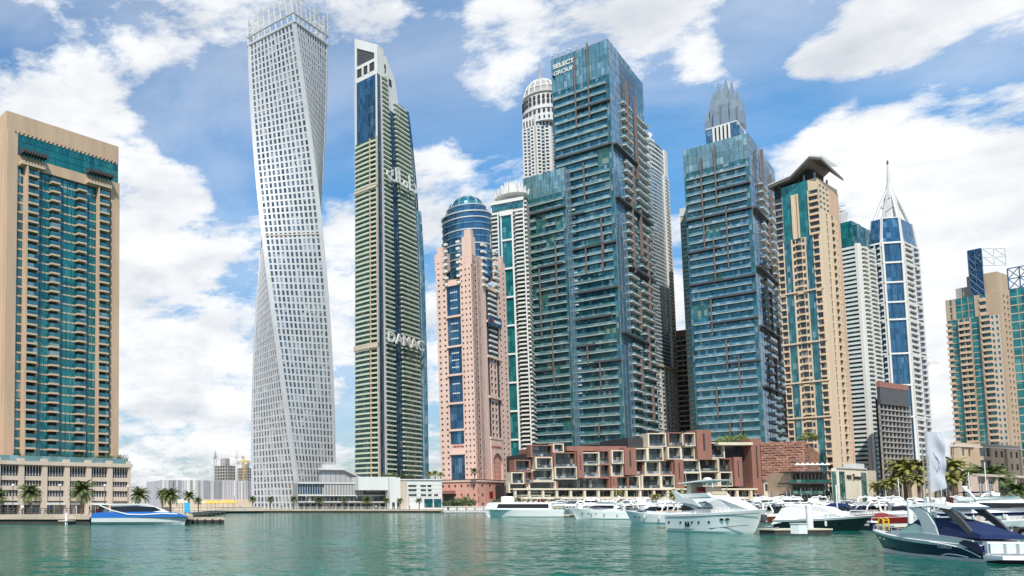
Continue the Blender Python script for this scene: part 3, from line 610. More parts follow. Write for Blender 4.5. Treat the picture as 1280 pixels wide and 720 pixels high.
# ------------------------------------------------------------------ T5 : pink tower with glass drum
YC = 338
T = Tower('pink_tower', 'pink stone tower with blue glass bays and a blue domed top', 553, 598, 640, YC, 44, m=dict(wall='pink', glass='g_dark', slab='slab_w', rail='slab_w'))
L, R = T.L, T.R; T.core(0, T.z(345), 'pink'); z1 = T.z(318); NF = 40; nfb = 36
zb0 = T.z(604)
c = Vector((-L*.5, R*.5)); 
def pinkface(k, Ln, right):
    z0 = zb0
    fh = (z1-z0)/NF
    T.facade(k, z0, z1, NF, [(3.0, 'W', dict(n=2, wr=.36, hr=.36, sill=.3, d=.5))], 0, Ln*.30)
    T.facade(k, z0, z1, NF, [(3.0, 'W', dict(n=3 if not right else 2, wr=.38, hr=.36, sill=.3, d=.5))], Ln*(.68 if not right else 0), Ln*(1.0 if not right else .36))
    if right: T.facade(k, z0, z1, NF, [(3.0, 'W', dict(n=2, wr=.38, hr=.36, sill=.3, d=.5))], Ln*.72, Ln)
    a, b = (Ln*.30, Ln*.68) if not right else (Ln*.36, Ln*.72)
    # bay : curved blue glass, floors grouped between stone belts
    bays = [(548-430+455, 537), (535, 506), (504, 478), (476, 447), (445, 412), (410, 380), (378, 345)] if not right else [(560, 0)]
    if not right:
        zs = [T.z(y) for y in (601, 566, 554, 536, 502, 466, 430, 392, 352)]
        for i in range(len(zs)-1):
            if i == 1: T.put('wall_band', 'pink', k, a, b, zs[i], zs[i+1], 0, .5); continue
            n = max(2, int((zs[i+1]-zs[i])/3.1)); T.facade(k, zs[i], zs[i+1], n, [(1, 'P', dict(d=.25, wall='g_bluedk')), (2.6, 'G', dict(glass='g_blue', band=.5 if i > 3 else .18, bm='slab_w' if i > 3 else 'g_bluedk', mull=4, mm='g_bluedk')), (1, 'P', dict(d=.25, wall='g_bluedk'))], a, b)
            T.put('belt', 'pink', k, a-.3, b+.3, zs[i+1]-.5, zs[i+1]+.4, 0, 1.2)
    else:
        T.facade(k, T.z(545), T.z(440), 13, [(.9, 'P', dict(d=.2, wall='dark')), (1.3, 'W', dict(n=1, wr=.6, hr=.6)), (1.3, 'W', dict(n=1, wr=.6, hr=.6)), (.9, 'P', dict(d=.2, wall='dark'))], a, b)
        T.facade(k, T.z(440), T.z(352), 13, [(.7, 'P', dict(d=.2, wall='dark')), (2.2, 'B', dict(dp=1.0, back='g_bluedk', rh=.5)), (.7, 'P', dict(d=.2, wall='dark'))], a, b)
        for y in (352, 395, 440, 492, 545): T.put('belt', 'pink', k, a-.3, b+.3, T.z(y)-.5, T.z(y)+.5, 0, 1.2)
        # tall arch
        zc = T.z(580); r = (b-a)/2*.82; xc = (a+b)/2; n = 16
        O, D_, Nn = T.fr(k); 
        def P2(s, z, d): q = O+D_*s+Nn*d; return (q.x, q.y, z)
        mb = MB('pink'); outer = [(a, zb0), (a, T.z(545)-.6), (b, T.z(545)-.6), (b, zb0)]
        arc = [(xc-r, zb0)]+[(xc-r*cos(pi*i/n), zc+r*sin(pi*i/n)) for i in range(n+1)]+[(xc+r, zb0)]
        # wall around the arch as quads fan
        zt_ = T.z(545)-.6
        for i in range(len(arc)-1):
            (sa, za), (sb, zb_) = arc[i], arc[i+1]
            if abs(sa-sb) < 1e-6: continue
            mb.add([P2(sa, za, 1.0), P2(sb, zb_, 1.0), P2(sb, zt_, 1.0), P2(sa, zt_, 1.0), P2(sa, za, 0), P2(sb, zb_, 0), P2(sb, zt_, 0), P2(sa, zt_, 0)], [(0, 1, 2, 3), (4, 5, 1, 0), (3, 2, 6, 7)], 'pink')
        for sa, sb in ((a, xc-r), (xc+r, b)):
            v, f = T.geo(k, sa, sb, zb0, zt_, 0, 1.0); mb.add(v, f, 'pink')
        T.custom('arch', mb)
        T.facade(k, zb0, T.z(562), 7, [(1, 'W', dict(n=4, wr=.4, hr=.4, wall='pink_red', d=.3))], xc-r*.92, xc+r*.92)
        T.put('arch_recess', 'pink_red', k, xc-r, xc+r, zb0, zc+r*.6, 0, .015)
pinkface(0, L, False); pinkface(1, R, True)
# stepped balconies near the top of the piers
for k, Ln in ((0, L), (1, R)):
    for i in range(7):
        zz0 = T.z(352)+i*3.0
        for (a, b) in (((.28, .36+.0), (.62-.035*i*0, .72)) if k == 0 else ((.26, .38), (.62, .74))):
            T.rep('balcony', k, [('slab_w', Ln*a, Ln*b, zz0, zz0+1.0, .2, 1.5)], 3, zz0)
# pinnacles
for (x, y, py) in ((-1.2, 1.2, 286), (-L+2, 1.5, 300), (-1.5, R-2, 298)):
    mb = MB('pink'); z_ = T.z(py); w = 2.6
    mb.box(x-w, x+1.6 if x > -3 else x+w, y-1.6 if y < 3 else y-w, y+w, T.z(330), z_-3, 'pink'); mb.box(x-w*.6, x+1.2, y-1.2, y+w*.6, z_-3, z_, 'pink'); T.custom('pinnacle', mb)
# drum and dome
rd = 10.4; cc = (c.x-.6, c.y-2.1, 0); YO = T.Yc; T.Yc = YO-cc[0]*sin(T.al)+cc[1]*cos(T.al)
mb = MB('g_blue'); mb.lathe([(rd, T.z(352)), (rd, T.z(274))], cc, 40); T.custom('glass_drum', mb)
for i, py in enumerate((340, 331, 322, 313, 304, 296, 288, 281)):
    mb = MB('silver' if i % 2 else 'g_skyblue'); z_ = T.z(py); mb.lathe([(rd+.25, z_), (rd+.25, z_+.5)], cc, 40); T.custom('ring', mb)
mb = MB('g_blue'); mb.lathe([(rd+.4, T.z(274)), (rd+.4, T.z(272.5))], cc, 40, 'silver'); mb.lathe([(rd*.97, T.z(272.5)), (rd*.84, T.z(266)), (rd*.80, T.z(263))], cc, 40, 'g_blue'); mb.lathe([(rd*.82, T.z(263.5)), (rd*.82, T.z(262.3))], cc, 40, 'silver')
T.custom('dome_base', mb)
M['domeglass'] = gmat('blue_teal_dome_glass', (.02, .14, .22), (.05, .24, .32), (.1, .3, .36), 2, 2, metal=.5)
mb = MB('domeglass'); z_ = T.z(263); r = rd*.74; mb.lathe([(r*cos(a*pi/2/10), z_+r*.80*sin(a*pi/2/10)) for a in range(10)]+[(.2, z_+r*.80)], cc, 40); T.custom('dome', mb)
mb = MB('silver')
for i in range(12):
    a = 2*pi*i/12; mb.tube([(cc[0]+cos(a)*r*1.01*cos(q), cc[1]+sin(a)*r*1.01*cos(q), z_+r*.81*sin(q)) for q in [pi/2*j/6 for j in range(7)]], .12, 4)
T.custom('dome_ribs', mb)
# square brackets on the drum
for a in (radians(-170), radians(-62), radians(-5)):
    mb = MB('white')
    for j in range(3):
        t_ = a+.07*j*0; mb.tube([(cc[0]+cos(t_)*(rd+.5), cc[1]+sin(t_)*(rd+.5), T.z(318)), (cc[0]+cos(t_)*(rd+.5), cc[1]+sin(t_)*(rd+.5), T.z(300))], .3, 4)
    T.custom('drum_post', mb)
T.Yc = YO
T.put('sign_board', 'g_blue', 1, R*.34, R*.70, T.z(400), T.z(388), 1.6, 2.2)
T.put('sign_mark', 'white', 1, R*.48, R*.66, T.z(395.5), T.z(392.5), 2.2, 2.3); T.put('sign_mark', 'redpaint', 1, R*.41, R*.45, T.z(397), T.z(391), 2.2, 2.3)
def script_marks(T, k, s0, s1, z, hgt, d, m, n=9, name='sign_letters'):
    mb = MB(m); rnd = random.Random(int(s0*10)+n)
    for i in range(n):
        x = s0+(s1-s0)*i/n; w = (s1-s0)/n*rnd.uniform(.45, .8); hh = hgt*rnd.choice((.5, .7, 1))
        v, f = T.geo(k, x, x+w, z, z+hh*.45, d, d+.15); mb.add(v, f, m); v, f = T.geo(k, x, x+w*.3, z, z+hh, d, d+.15); mb.add(v, f, m)
    T.custom(name, mb)
script_marks(T, 0, L*.36, L*.68, T.z(558), 1.6, .55, 'redpaint', 10); script_marks(T, 1, R*.36, R*.66, T.z(557), 1.2, 1.1, 'redpaint', 9)
T.finish(T.z(600))
P = Tower('stone_podium', 'rose stone hotel podium at the foot of the pink tower', 551, 598, 652, 318, 46, m=dict(wall='pink_red', glass='g_dark'), cat='podium')
P.core(0, P.z(601), 'pink_red')
for k in (0, 1):
    Ln = P.flen(k); P.facade(k, 0, P.z(602), 3, [(1, 'W', dict(n=6, wr=.28, hr=.30, sill=.4, d=.4))]); P.put('cornice', 'pink', k, -.4, Ln+.4, P.z(602), P.z(600), 0, .8)
    P.put('parapet_fence', 'dgrey', k, 0, Ln, P.z(600), P.z(598.6), -.3, -.2)
P.put('banner', 'redpaint', 1, P.R*.22, P.R*.30, P.z(622), P.z(614), .45, .55)
P.put('portico', 'brown', 0, P.L*.1, P.L*.42, P.z(617), P.z(613), .4, 4); P.put('portico', 'dgrey', 0, P.L*.12, P.L*.4, 0, P.z(617), .42, .9)
P.finish()

# ------------------------------------------------------------------ T6 : white and teal tower with tiered crown
T = Tower('white_tower', 'white tower with tall teal glass strip and tiered white crown behind the pink tower', 625, 668, 700, 400, 32, m=dict(wall='white', glass='g_dark', slab='slab_w', rail='slab_w'))
L, R = T.L, T.R; zt = T.z(247); T.core(0, zt, 'white')
T.facade(0, 0, T.z(262), 72, [(2.2, 'B', dict(dp=.8, rh=.4, back='g_dark')), (.4, 'P', dict(d=.8)), (.6, 'P', dict(d=.4, wall='g_tealdk')), (.4, 'P', dict(d=.8)), (3.2, 'G', dict(glass='g_teal', band=.0, mull=2, mm='g_tealdk')), (.5, 'P', dict(d=1)), (.7, 'G', dict(glass='g_dark')), (2.6, 'B', dict(dp=1.3, rh=.5, back='g_dark', gap=.1)), (.4, 'P', dict(d=.8))])
for i in range(1, 9): T.put('belt', 'white', 0, L*.29, L*.62, T.z(262+36*i), T.z(262+36*i)+.9, 0, 1.0)
T.put('frame', 'white', 0, L*.27, L*.64, T.z(266), T.z(260), 0, 1.2); T.put('parapet', 'g_tealdk', 0, L*.05, L*.98, T.z(258), T.z(251), 0, .5); T.put('cornice', 'white', 0, 0, L, T.z(250), T.z(246), 0, 1)
T.facade(1, 0, zt, 72, [(1, 'B', dict(dp=1.2, rh=.5)), (.3, 'P'), (1, 'B', dict(dp=1.2, rh=.5))])
cx_ = (-L*.42, 7.5, 0); T.Yc = 400+L*.42*sin(T.al)+7.5*cos(T.al)
for i, (r0, ya, yb) in enumerate(((8.0, 247, 243), (6.5, 243, 238.5), (4.8, 238.5, 234.5), (2.8, 234.5, 231))):
    mb = MB('white'); mb.lathe([(r0, T.z(ya)), (r0, T.z(yb)), (r0*.95, T.z(yb)+.1)], cx_, 16)
    for j in range(12):
        a = 2*pi*j/12; mb.tube([(cx_[0]+cos(a)*r0, cx_[1]+sin(a)*r0, T.z(ya)), (cx_[0]+cos(a)*r0*1.05, cx_[1]+sin(a)*r0*1.05, T.z(yb)+1.2)], .35, 4)
    T.custom('crown_tier', mb)
T.finish(20)

# ------------------------------------------------------------------ T7 : domed tower with spire
T = Tower('domed_tower', 'pale grey tower with a ribbed round dome and needle spire behind the teal glass towers', 670, 699, 720, 470, 47, cham=6, m=dict(wall='offwhite', glass='g_dark', slab='offwhite', rail='offwhite'))
L, R = T.L, T.R; zt = T.z(150); T.core(0, zt, 'offwhite')
for k, Ln in ((0, T.flen(0)), (1, T.flen(1)), (2, T.flen(2))):
    T.facade(k, T.z(330), zt-2, 40, [(.6, 'P', dict(d=1.2)), (1.2, 'B', dict(dp=1.0, rh=.7, back='g_dark')), (.5, 'P', dict(d=1)), (1.3, 'G', dict(glass='g_bluedk', band=.6, bm='slab_w')), (.5, 'P', dict(d=1)), (1.2, 'B', dict(dp=1.0, rh=.7, back='g_dark')), (.6, 'P', dict(d=1.2))])
    T.facade(k, zt-2, zt+5, 1, [(1, 'W', dict(n=4, wr=.5, hr=.6, sill=.1))])
ctr = (-6.0, 10.5, 0); r0 = 10.0; T.Yc = 470+6.0*sin(T.al)+10.5*cos(T.al); z_ = zt
mb = MB('offwhite'); mb.lathe([(r0*1.05, zt+1), (r0*1.05, zt+5), (r0, zt+5), (r0, zt+9), (r0*1.04, zt+9), (r0*1.04, zt+11), (r0*.95, zt+11), (r0*.95, T.z(122))], ctr, 32, 'offwhite'); T.custom('drum', mb)
for zz0 in (zt+2.2, zt+6.5, zt+12.3, zt+15.5):
    mb = MB('dark')
    for i in range(24):
        a = 2*pi*i/24; q = (ctr[0]+cos(a)*r0*1.0, ctr[1]+sin(a)*r0*1.0)
        mb.tube([(q[0], q[1], zz0), (q[0], q[1], zz0+1.9)], .75, 6)
    T.custom('arcade_opening', mb)
zd = T.z(124); rr = r0*.93
mb = MB('offwhite'); mb.lathe([(rr*1.08, zd), (rr*1.08, zd+1.2)]+[(rr*cos(pi/2*i/9), zd+1.2+rr*1.15*sin(pi/2*i/9)) for i in range(9)]+[(.5, zd+1.2+rr*1.16)], ctr, 32, 'grey'); T.custom('dome', mb, True)
mb = MB('white')
for i in range(16):
    a = 2*pi*i/16; mb.tube([(ctr[0]+cos(a)*rr*1.03*cos(q), ctr[1]+sin(a)*rr*1.03*cos(q), zd+1.2+rr*1.18*sin(q)) for q in [pi/2*j/6 for j in range(7)]], .4, 4)
for q in (.35, .75): mb.lathe([(rr*1.04*cos(q), zd+1+rr*1.17*sin(q)), (rr*1.04*cos(q), zd+1.7+rr*1.17*sin(q))], ctr, 32)
T.custom('dome_ribs', mb)
mb = MB('grey'); zs_ = zd+rr*1.18+1; mb.lathe([(1.9, zs_-1), (1.5, zs_+1.6), (.9, zs_+2), (.7, zs_+4), (.32, T.z(78))], ctr, 10); T.custom('spire', mb)
T.finish(T.z(230))
# ------------------------------------------------------------------ T8, T9, T12 : teal glass balcony towers with bronze fins
def glasstower(name, label, pl, pc, pr, Yc, al, ytop, nf, fins, fins_r, belts, tone, rail, toplen=3, stepr=None, zmin=80):
    T = Tower(name, label, pl, pc, pr, Yc, al, m=dict(wall='slab_d', glass='g_green', slab='slab_g', rail=rail))
    L, R = T.L, T.R; zt = T.z(ytop); T.core(0, zt-.5, tone); fh = zt/nf
    nb = nf-toplen
    T.facade(0, 0, fh*nb, nb, [(.35, 'G', dict(glass=tone, band=0)), (2.2, 'B', dict(dp=1.6, rh=1.1, st=.35, back=tone, gap=.02, miss=.04)), (2.0, 'B', dict(dp=1.6, rh=1.1, st=.35, back=tone, gap=.02, miss=.06)), (2.0, 'B', dict(dp=1.6, rh=1.1, st=.35, back=tone, gap=.02, miss=.04)), (1.6, 'B', dict(dp=1.6, rh=1.1, st=.35, back=tone, gap=.02, miss=.03)), (.45, 'G', dict(glass=tone, band=.0))])
    T.facade(0, fh*nb, zt, toplen, [(1, 'G', dict(glass=rail, band=.1, mull=14, mm=tone, bm='slab_d'))])
    T.facade(1, 0, zt, nf, [(1.3, 'G', dict(glass='g_blue' if rail == 'g_bluerail' else 'g_skyblue', band=.12, bm='slab_d', mull=3, mm='slab_d'))], 0, R*.28)
    T.facade(1, 0, fh*(nb-1), nb-1, [(1.4, 'B', dict(dp=1.7, rh=1.0, st=.5, back=tone, slab='offwhite')), (.7, 'G', dict(glass=tone, band=.25, bm='slab_g')), (1.2, 'B', dict(dp=1.7, rh=1.0, st=.5, back=tone, slab='offwhite')), (1.0, 'B', dict(dp=2.1, rh=1.0, st=.5, back=tone, slab='offwhite'))], R*.28, R)
    T.facade(1, fh*(nb-1), zt-fh, toplen, [(1, 'G', dict(glass='g_bluedk', band=.1, mull=6, mm='slab_d', bm='slab_d'))], R*.28, R*.75)
    for (fs, ya, yb) in fins:
        mb = MB(); v, f = T.geo(0, L*fs-.25, L*fs+.25, T.z(yb), T.z(ya), 1.0, 2.1); mb.add(v, f, 'brownfin'); T.custom('bronze_fin', mb)
    for (fs, ya, yb) in fins_r:
        mb = MB(); v, f = T.geo(1, R*fs-.22, R*fs+.22, T.z(yb), T.z(ya), 1.0, 2.35); mb.add(v, f, 'brownfin'); T.custom('bronze_fin', mb)
    for (k, a, b, y) in belts:
        Ln = T.flen(k); mb = MB(); z_ = round(T.z(y)/fh)*fh
        v, f = T.geo(k, Ln*a, Ln*b, z_-.45, z_+.5, .1, 2.1); mb.add(v, f, 'dgrey'); T.custom('dark_belt', mb)
    T.zt = zt; T.fh = fh; T.finish(zmin); return T
T8 = glasstower('glass_tower', 'dark teal balcony tower with a glass parapet, left shoulder beside the tallest glass tower', 668, 722, 745, 398, 45, 209, 42,
    [(.35, 330, 420), (.6, 400, 480), (.75, 300, 370)], [], [(0, 0, 1, 262), (0, .3, .9, 330), (0, 0, .6, 455)], 'g_tealdk', 'g_tealrail', 3)
T = glasstower('glass_tower', 'tallest teal glass tower with bronze fins and white rooftop lettering in the middle', 710, 785, 828, 390, 45.7, 49, 52,
    [(.43, 56, 148), (.66, 46, 140), (.27, 205, 270), (.52, 195, 245), (.78, 268, 335), (.50, 300, 335), (.20, 372, 405), (.46, 425, 452), (.66, 450, 485), (.25, 490, 515), (.6, 528, 545), (.8, 290, 312)],
    [(.36, 84, 165), (.60, 90, 200), (.45, 190, 240), (.38, 235, 330), (.62, 240, 300), (.8, 270, 370), (.5, 350, 400), (.7, 395, 450), (.45, 440, 480), (.75, 470, 520)],
    [(0, 0, 1, 176), (0, .45, 1, 128), (1, 0, .6, 176), (0, .0, .5, 262), (0, .25, 1, 300), (1, 0, 1, 250), (0, .2, 1, 362), (0, .2, .9, 398), (1, 0, .7, 420), (0, 0, .6, 428), (0, .55, 1, 450), (1, .3, 1, 330), (0, 0, 1, 552)], 'g_tealdk', 'g_tealrail', 4, zmin=90)
T9 = T
mb = MB(); mb.box(-T.L*.98, -.3, .4, T.R*.65, T.zt-.5, T.zt+.6, 'slab_d'); T.custom('roof', mb)
wall_text(T, 0, 'SELECT', 3.2, T.L*.225, T.zt-5.4, .32, 'white', bold=.10, warp=False)
wall_text(T, 0, 'GROUP', 3.0, T.L*.22, T.zt-9.2, .32, 'white', bold=.06, warp=False)
mb = MB('g_blue'); O, D_, Nn = T.fr(0)
v = [O+D_*(T.L*.045+a)+Nn*d for d in (.2, .4) for a in (-.8, 0, .8, 0)]; zz = [T.zt-9, T.zt-11.5, T.zt-9, T.zt-6.0]
mb.add([(v[i].x, v[i].y, zz[i % 4]) for i in range(8)], [(0, 1, 2, 3), (4, 7, 6, 5), (0, 4, 5, 1), (1, 5, 6, 2), (2, 6, 7, 3), (3, 7, 4, 0)], 'navy'); T.custom('sign_mark', mb)
for i in range(5):
    mb = MB(); x = -T.L*(.97-.11*i); mb.tube([(x, 0, T.zt), (x, -1.2, T.zt+1.6)], .12, 5, 'white'); mb.box(x-.5, x+.5, -1.6, -.8, T.zt+1.5, T.zt+2.0, 'white'); T.custom('floodlight', mb)
T12 = glasstower('glass_tower', 'teal glass balcony tower with bronze fins right of the middle, a stepped crystal crown behind', 876, 961, 993, 400, 47, 166, 44,
    [(.28, 182, 300), (.50, 170, 250), (.42, 290, 345), (.63, 252, 330), (.33, 365, 412), (.53, 420, 460), (.70, 442, 485), (.35, 478, 518), (.52, 525, 548), (.68, 520, 548)],
    [(.33, 172, 242), (.62, 192, 240), (.45, 260, 330), (.7, 300, 350), (.36, 355, 410), (.6, 395, 440), (.4, 440, 490), (.7, 480, 540)],
    [(0, 0, 1, 258), (0, .5, 1, 230), (1, 0, .6, 258), (0, 0, .5, 300), (0, 0, 1, 343), (0, .3, 1, 366), (1, 0, 1, 330), (0, .3, 1, 400), (1, 0, .7, 405), (0, .5, 1, 445), (1, 0, .6, 483)], 'g_tealdk', 'g_bluerail', 3, zmin=75)

# ------------------------------------------------------------------ T10 : white and blue curved tower right of T9
T = Tower('white_tower', 'white tower of pale blue glass and curved balconies just right of the tallest glass tower', 796, 812, 853, 455, 52, m=dict(wall='white', glass='g_skyblue', slab='slab_w', rail='slab_w'), ns=4)
R = T.R
def wc(x, y, z, R=R):
    t_ = y/R; return (x+(4*t_*(1-t_))*2.2 if x > -3 else x, y, z)
T.warp = wc; z0 = T.z(455); z1 = T.z(165); T.core(0, z1, 'white')
T.facade(1, 0, z0, 34, [(1, 'W', dict(n=8, wr=.62, hr=.62, sill=.2, glass='g_grey', d=.5))])
T.put('ledge', 'sand_pale', 1, 0, R, z0, z0+1.2, 0, 1.4, ns=6)
T.facade(1, z0+1.2, T.z(200), 54, [(1.1, 'B', dict(dp=1.1, rh=.6, back='g_skyblue')), (.25, 'P', dict(d=1.3)), (3.2, 'R', dict(sb=.28, d=.25, glass='g_skyblue')), (.25, 'P', dict(d=1.0)), (.9, 'B', dict(dp=1.3, rh=.7, back='g_skyblue')), (.2, 'P', dict(d=1.3))])
T.facade(1, T.z(200), z1, 6, [(1.1, 'B', dict(dp=1.1, rh=.6)), (1, 'P', dict(d=.6)), (3.2, 'R', dict(sb=.4, d=.3, glass='g_grey')), (1, 'P', dict(d=1))])
mb = MB('white')
for i in range(9):
    a = pi/2+.9*(i/8-.5)*2; mb.tube([(-3, R*.45, z1), (-3+1.5*sin(a*3), R*.45+7*cos(a), z1+4+2*sin(a*2)), (-3, R*.45+9*cos(a), z1+8)], .25, 4)
mb.box(-8, -1, R*.25, R*.6, z1, z1+3, 'offwhite'); T.custom('roof_louvre', mb)
T.finish(60)
# T11 green beige strip tower and brown tower
T = Tower('apartment_tower', 'narrow green balcony tower peeping out left of the bronze finned glass tower', 868, 884, 905, 450, 40, m=dict(wall='sand_pale', glass='g_green', slab='slab_gn', rail='slab_gn'))
T.core(0, T.z(262), 'sand_pale'); T.facade(0, 0, T.z(275), 62, [(.3, 'P'), (2, 'B', dict(dp=1.2, rh=.5)), (.3, 'P', dict(wall='g_green')), (2, 'B', dict(dp=1.2, rh=.5)), (.3, 'P')])
T.put('parapet', 'offwhite', 0, 0, T.L, T.z(268), T.z(258), 0, .3); mb = MB(); mb.box(-T.L*.6, -T.L*.3, 3, 8, T.z(262), T.z(254), 'offwhite'); T.custom('plant_room', mb); T.finish(60)
T = Tower('apartment_tower', 'low brown balcony tower in the gap between the two teal glass clusters', 852, 868, 885, 480, 42, m=dict(wall='brown', glass='g_dark', slab='slab_t', rail='slab_t'))
T.core(0, T.z(412), 'brown'); T.facade(0, 0, T.z(420), 34, [(.3, 'P'), (1, 'W', dict(n=2)), (2, 'B', dict(dp=1.2, rh=.5)), (.3, 'P'), (2, 'B', dict(dp=1.2, rh=.5))]); T.finish(50)
# ------------------------------------------------------------------ T12b : crown tower
T = Tower('crowned_tower', 'tower with white pilasters and a stepped crown of glass shards behind the finned tower', 907, 948, 974, 470, 47, m=dict(wall='white', glass='g_bluedk'))
L, R = T.L, T.R; z1 = T.z(150); T.core(0, z1, 'offwhite')
T.facade(0, 0, T.z(196), 46, [(1.0, 'G', dict(glass='g_blue', mull=2, mm='g_bluedk')), (2.2, 'P', dict(d=.1)), (.9, 'G', dict(glass='g_blue', mull=2, mm='g_bluedk'))])
T.facade(0, T.z(240), T.z(152), 1, [(1.1, 'P', dict(wall='g_blue', d=.5)), (.3, 'P', dict(d=1.6)), (.3, 'P', dict(wall='dark', d=.3)), (.3, 'P', dict(d=1.6)), (.3, 'P', dict(wall='dark', d=.3)), (.3, 'P', dict(d=1.6)), (.3, 'P', dict(wall='dark', d=.3)), (.3, 'P', dict(d=1.6)), (.3, 'P', dict(wall='dark', d=.3)), (.3, 'P', dict(d=1.6)), (1.0, 'P', dict(wall='g_blue', d=1.0))])
T.facade(1, T.z(240), T.z(156), 1, [(.8, 'P', dict(wall='g_blue', d=1.0))]+[(.3, 'P', dict(d=1.4)), (.3, 'P', dict(wall='dark', d=.3))]*4+[(.3, 'P', dict(d=1.4))])
M['shard'] = mat('grey_green_crown_glass', (.20, .25, .29), .3, .35, var=.1, scale=.2)
def shard(x, y, w, z0, z1, tilt=.0):
    mb = MB('shard'); h = w/2
    mb.add([(x-h, y-h, z0), (x+h, y-h, z0), (x+h, y+h, z0), (x-h, y+h, z0), (x-h*.8, y-h*.8, z0+(z1-z0)*.55), (x+h*.8, y-h*.8, z0+(z1-z0)*.5), (x+h*.8, y+h*.8, z0+(z1-z0)*.55), (x-h*.8, y+h*.8, z0+(z1-z0)*.6), (x+h*.2, y, z1)],
        [(0, 3, 2, 1), (0, 1, 5, 4), (1, 2, 6, 5), (2, 3, 7, 6), (3, 0, 4, 7), (4, 5, 8), (5, 6, 8), (6, 7, 8), (7, 4, 8)], 'shard')
    T.custom('crown_shard', mb)
cx0, cy0 = -L*.42-2.6, R*.42-2.6; T.Yc = 470-cx0*sin(T.al)+cy0*cos(T.al)-4
mb = MB('shard'); mb.prism([(cx0-8, cy0-6), (cx0+7, cy0-6), (cx0+7, cy0+7), (cx0-8, cy0+7)], T.z(160), T.z(146), 'shard'); T.custom('crown_base', mb)
for (dx, dy, w, yt) in ((-2, -5.5, 6, 112), (3.5, 1, 6, 106), (-6, -1.5, 6, 113), (5.5, -4.5, 5, 124), (-8, -3.5, 5, 124), (0, 0, 9, 101), (-3.8, -2.4, 6, 106), (3.8, -2.8, 6, 110), (-6.4, -4.8, 5.5, 118), (.8, -6.4, 6, 115), (6.6, -1, 5.5, 119), (-8.6, -1, 5, 130), (8.0, 4, 5, 128), (-4, -7.8, 5, 126), (5.2, -7.4, 5, 131), (9, -5.6, 4.5, 138), (-9.8, -6, 4.5, 140)):
    shard(cx0+dx*.92, cy0+dy*.92, w*.72, T.z(160), T.z(yt-8))
T.finish(T.z(250))

# ------------------------------------------------------------------ T13 : tan tower with angular roof
T = Tower('tan_tower', 'yellow tan tower with teal glass panels beneath an angular overhanging roof', 991, 1047, 1072, 370, 56, m=dict(wall='tan_light', glass='g_dark', slab='tan', rail='tan_light'))
L, R = T.L, T.R; z1 = T.z(222); T.core(0, z1, 'tan_light'); NF = 46; zc_ = T.z(292); fh = zc_/38
T.facade(0, 0, zc_, 38, [(.2, 'P'), (1.1, 'B', dict(dp=1.0, rh=.6)), (.2, 'P'), (1.6, 'G', dict(glass='g_tealdk', band=.0, mull=2, mm='g_tealdk')), (.2, 'P'), (.8, 'W', dict(n=1, wr=.7, hr=.6)), (1.2, 'B', dict(dp=1.1, rh=.5)), (.8, 'W', dict(n=1, wr=.7, hr=.6)), (.2, 'P'), (1.5, 'G', dict(glass='g_tealdk', band=.0, mull=2, mm='g_tealdk')), (.2, 'P'), (1.1, 'B', dict(dp=1.1, rh=.6)), (.35, 'P')])
for y in (360, 425, 475, 520): T.put('belt', 'tan_light', 0, 0, L, T.z(y)-.3, T.z(y)+.4, 0, 1.1)
T.facade(0, zc_, T.z(236), 7, [(1.4, 'B', dict(dp=1.2, rh=.5, slab='grey', rail='grey', f1=7)), (1.9, 'G', dict(glass='g_teal', band=0, mull=0)), (.2, 'P', dict(d=1)), (.9, 'P', dict(d=.4)), (.2, 'P', dict(d=1)), (1.9, 'G', dict(glass='g_teal', band=0, mull=0)), (.2, 'P', dict(d=1)), (1.7, 'B', dict(dp=1.2, rh=.6, st=.5))])
T.facade(0, T.z(236), z1, 1, [(1.4, 'P', dict(d=.1, wall='dark')), (5.2, 'G', dict(glass='g_teal', band=0, mull=0)), (1.8, 'P', dict(d=.3))])
T.facade(1, 0, T.z(262), 40, [(1.6, 'P', dict(d=.35)), (.7, 'W', dict(n=1, wr=.6, hr=.75, sill=.15)), (.7, 'P', dict(d=.6)), (.8, 'B', dict(dp=.9, rh=.6)), (.5, 'P', dict(d=.6)), (.6, 'W', dict(n=1, wr=.6, hr=.75)), (.9, 'P', dict(d=.35, wall='sand'))])
T.facade(1, T.z(262), T.z(228), 5, [(1, 'W', dict(n=3, wr=.75, hr=.5, glass='g_tealdk')), (1, 'P', dict(d=.3, wall='sand'))])
# roof : two folded wings on struts
def quad3(pts, th, m, name):
    mb = MB(m); n = len(pts); v = [tuple(p) for p in pts]+[(p[0], p[1], p[2]+th) for p in pts]
    mb.add(v, [tuple(range(n-1, -1, -1)), tuple(range(n, 2*n))]+[(i, (i+1) % n, n+(i+1) % n, n+i) for i in range(n)], m); T.custom(name, mb)
M['roofunder'] = mat('dark_roof_soffit_panel', (.11, .10, .09), .6, .1, var=.1)
zr = T.z(217)
quad3([(-L-1.2, -4, zr-2), (-L*.55, -4, zr-.5), (-L*.55, R*.8, zr-.5), (-L-1.2, R*.8, zr-2)], 1.3, 'roofunder', 'roof_wing')
quad3([(-L*.55, -4, zr-.5), (-1, -5, zr+6.4), (-1, R*.8, zr+6.4), (-L*.55, R*.8, zr-.5)], 1.3, 'roofunder', 'roof_wing')
quad3([(-1, -5, zr+6.4), (3.4, -5, zr+4.2), (3.4, R*.9, zr+.8), (-1, R*.8, zr+6.4)], 1.2, 'roofunder', 'roof_wing')
quad3([(-L-1.2, -4.2, zr-.7), (-L*.55, -4.2, zr+.8), (-L*.55, -3.7, zr+.8), (-L-1.2, -3.7, zr-.7)], .5, 'offwhite', 'roof_edge')
